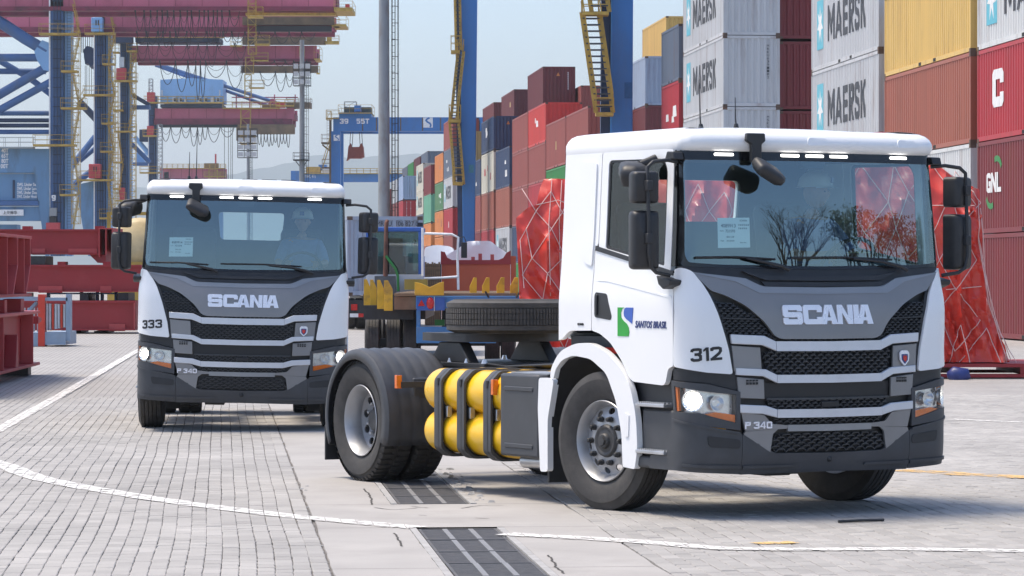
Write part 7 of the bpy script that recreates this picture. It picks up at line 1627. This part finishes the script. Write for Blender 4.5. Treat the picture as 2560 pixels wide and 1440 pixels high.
    hm = MB(); hm.lathe([(.128, -.0), (.124, .004), (.118, .03), (.108, .07), (.08, .105), (.04, .122), (0.0, .126)], 32, H @ Matrix.Translation((-.005, 0, .045)) @ Matrix.Rotation(PI / 2, 4, 'X') @ Matrix.Scale(1.12, 4, (1, 0, 0)))
    hmo = hm.build('helmet', helmet_m, root, 50)
    br = MB(); n = 14; vs = []
    for k in range(n + 1): a = -PI / 2.4 + 2 * PI / 2.4 * k / n; vs += [H @ Vector((.14 * math.cos(a), .126 * math.sin(a), .048)), H @ Vector((.14 * math.cos(a) + .06 * math.cos(a) ** 2, .128 * math.sin(a), .036))]
    mesh('brim', vs, [(2 * k, 2 * k + 1, 2 * k + 3, 2 * k + 2) for k in range(n)], helmet_m, hmo, 60); MB().box(.128, .134, -.025, .025, .075, .12, H).build('helmet_badge', decal_navy, hmo)
    if paper_hand: MB().box(.46, .60, .02, .14, .325, .328, Matrix.Identity(4)).build('paper_note', M('yellow_note', (.75, .8, .35), .7), root)
    return root
def tmat(loc, th, roll=0): return Matrix.Translation(loc) @ Matrix.Rotation(R(th) - PI / 2, 4, 'Z') @ Matrix.Rotation(roll, 4, 'X')
driver(tmat((1.663, 24.83, 0), 29.3), .64, 'driver in a white helmet and blue shirt, face turned aside, in truck 312', R(38), True)
driver(tmat((-3.10, 37.73, 0), 3.8, R(-1.2)), .64, 'driver in a white helmet, looking straight ahead, at the wheel of truck 333', R(-4), False)
# ---------------------------------------------------------------- trees beside the yard, the ones the windscreen mirrors
bark = M('bark', (.05, .04, .032), .9, var=.3, scale=6); leaf = M('leaf', (.045, .065, .02), .7, var=.35, scale=5)
def tree(loc, h, seed, label, leafy):
    q = random.Random(seed); root = tag(empty('tree', loc), label, 'tree', 'trees along the side of the yard'); tips = []; limbs = MB(); trunk = MB()
    def grow(p, d, L, r, lv):
        pts = [p]; 
        for k in range(3): d = (d + Vector((q.gauss(0, .12), q.gauss(0, .12), q.gauss(.03, .06)))).normalized(); p = p + d * L / 3; pts.append(p)
        (trunk if lv == 0 else limbs).tube(pts, [r, r * .9, r * .78, r * .66], 7 if lv < 2 else 4)
        if lv >= (6 if not leafy else 4): tips.append(p); return
        for k in range(q.choice((2, 3, 3)) if lv else 4):
            a = q.uniform(0, 2 * PI); t = q.uniform(.35, .8); o = Vector((math.cos(a), math.sin(a), .0)); grow(pts[-1 - (k % 2)] if lv else pts[-1], (d * (1 - t * .55) + o * t * .8 + Vector((0, 0, .12))).normalized(), L * q.uniform(.62, .82), r * .58, lv + 1)
    grow(Vector(), Vector((0, 0, 1)), h * .26, h * .022, 0)
    trunk.build('trunk', bark, root, 60); limbs.build('limbs', bark, root, 60)
    if leafy:
        mb = MB()
        for p in tips:
            for k in range(26):
                c = p + Vector((q.gauss(0, .45), q.gauss(0, .45), q.gauss(0, .35))); u = Vector((q.gauss(0, 1), q.gauss(0, 1), q.gauss(0, 1))).normalized() * .16; v = u.orthogonal().normalized() * .08
                mb.add([c - u, c + v, c + u, c - v], [(0, 1, 2, 3)])
        mb.build('crown', leaf, root)['kind'] = 'stuff'
wc = Vector((2.2, 23.6, 0))
tree(wc + Vector((46, -23.5, 0)), 14.5, 5, 'bare leafless tree mirrored in the windscreen of truck 312', False)
tree(wc + Vector((50, -19, 0)), 15.5, 8, 'leafy tree nearest the bare one, mirrored low in the windscreen', True)
tree(wc + Vector((52, -13.5, 0)), 14.0, 12, 'leafy tree farther from the bare one, mirrored low in the windscreen', True)
# ---------------------------------------------------------------- hills and air
hill_m = M('hill_forest', (.05, .075, .06), .95, var=.25, scale=.01)
def hills(name, Z, prof, dep):
    xs = []; vs, fs = [], []; k = FPX / Z
    P = []
    for (xa, ya), (xb_, yb_) in zip(prof, prof[1:]):
        for t in range(8): u = t / 8; P.append((xa + (xb_ - xa) * u, ya + (yb_ - ya) * (u * u * (3 - 2 * u)) + 3.0 * noise.noise(Vector(((xa + (xb_ - xa) * u) * .03, Z * .01, 0)))))
    for x, y in P:
        t = at(x, y, Z); vs += [(t.x, Z - dep, -5), (t.x, Z - dep * .4, t.z * .55), (t.x, Z, max(2, t.z)), (t.x, Z + dep, -5)]
    for i in range(len(P) - 1):
        for j in range(3): fs.append((4 * i + j, 4 * i + 4 + j, 4 * i + 5 + j, 4 * i + 1 + j))
    o = mesh(name, vs, fs, hill_m, None, 60); o['kind'] = 'structure'
hills('hills', 9000, [(-900, 470), (-300, 430), (100, 455), (400, 470), (570, 437), (660, 420), (720, 408), (790, 388), (830, 386), (880, 396), (940, 390), (1000, 388), (1040, 384), (1090, 396), (1160, 420), (1300, 440), (1700, 415), (2200, 440), (3000, 420), (3800, 470)], 900)
hz = MB().box(-6000, 6000, -60, 11500, -2, 430).build('haze', None); hz['kind'] = 'stuff'; hz['label'] = 'thin pale haze over the yard and hills'; hz['category'] = 'haze'
hm_ = bpy.data.materials.new('haze'); hm_.use_nodes = True; nt = hm_.node_tree; nt.nodes.remove(nt.nodes['Principled BSDF']); pv_ = nt.nodes.new('ShaderNodeVolumePrincipled')
pv_.inputs['Color'].default_value = (.84, .93, 1.0, 1); pv_.inputs['Density'].default_value = .00013; pv_.inputs['Anisotropy'].default_value = .2
nt.links.new(pv_.outputs[0], nt.nodes['Material Output'].inputs['Volume']); hz.data.materials.append(hm_)
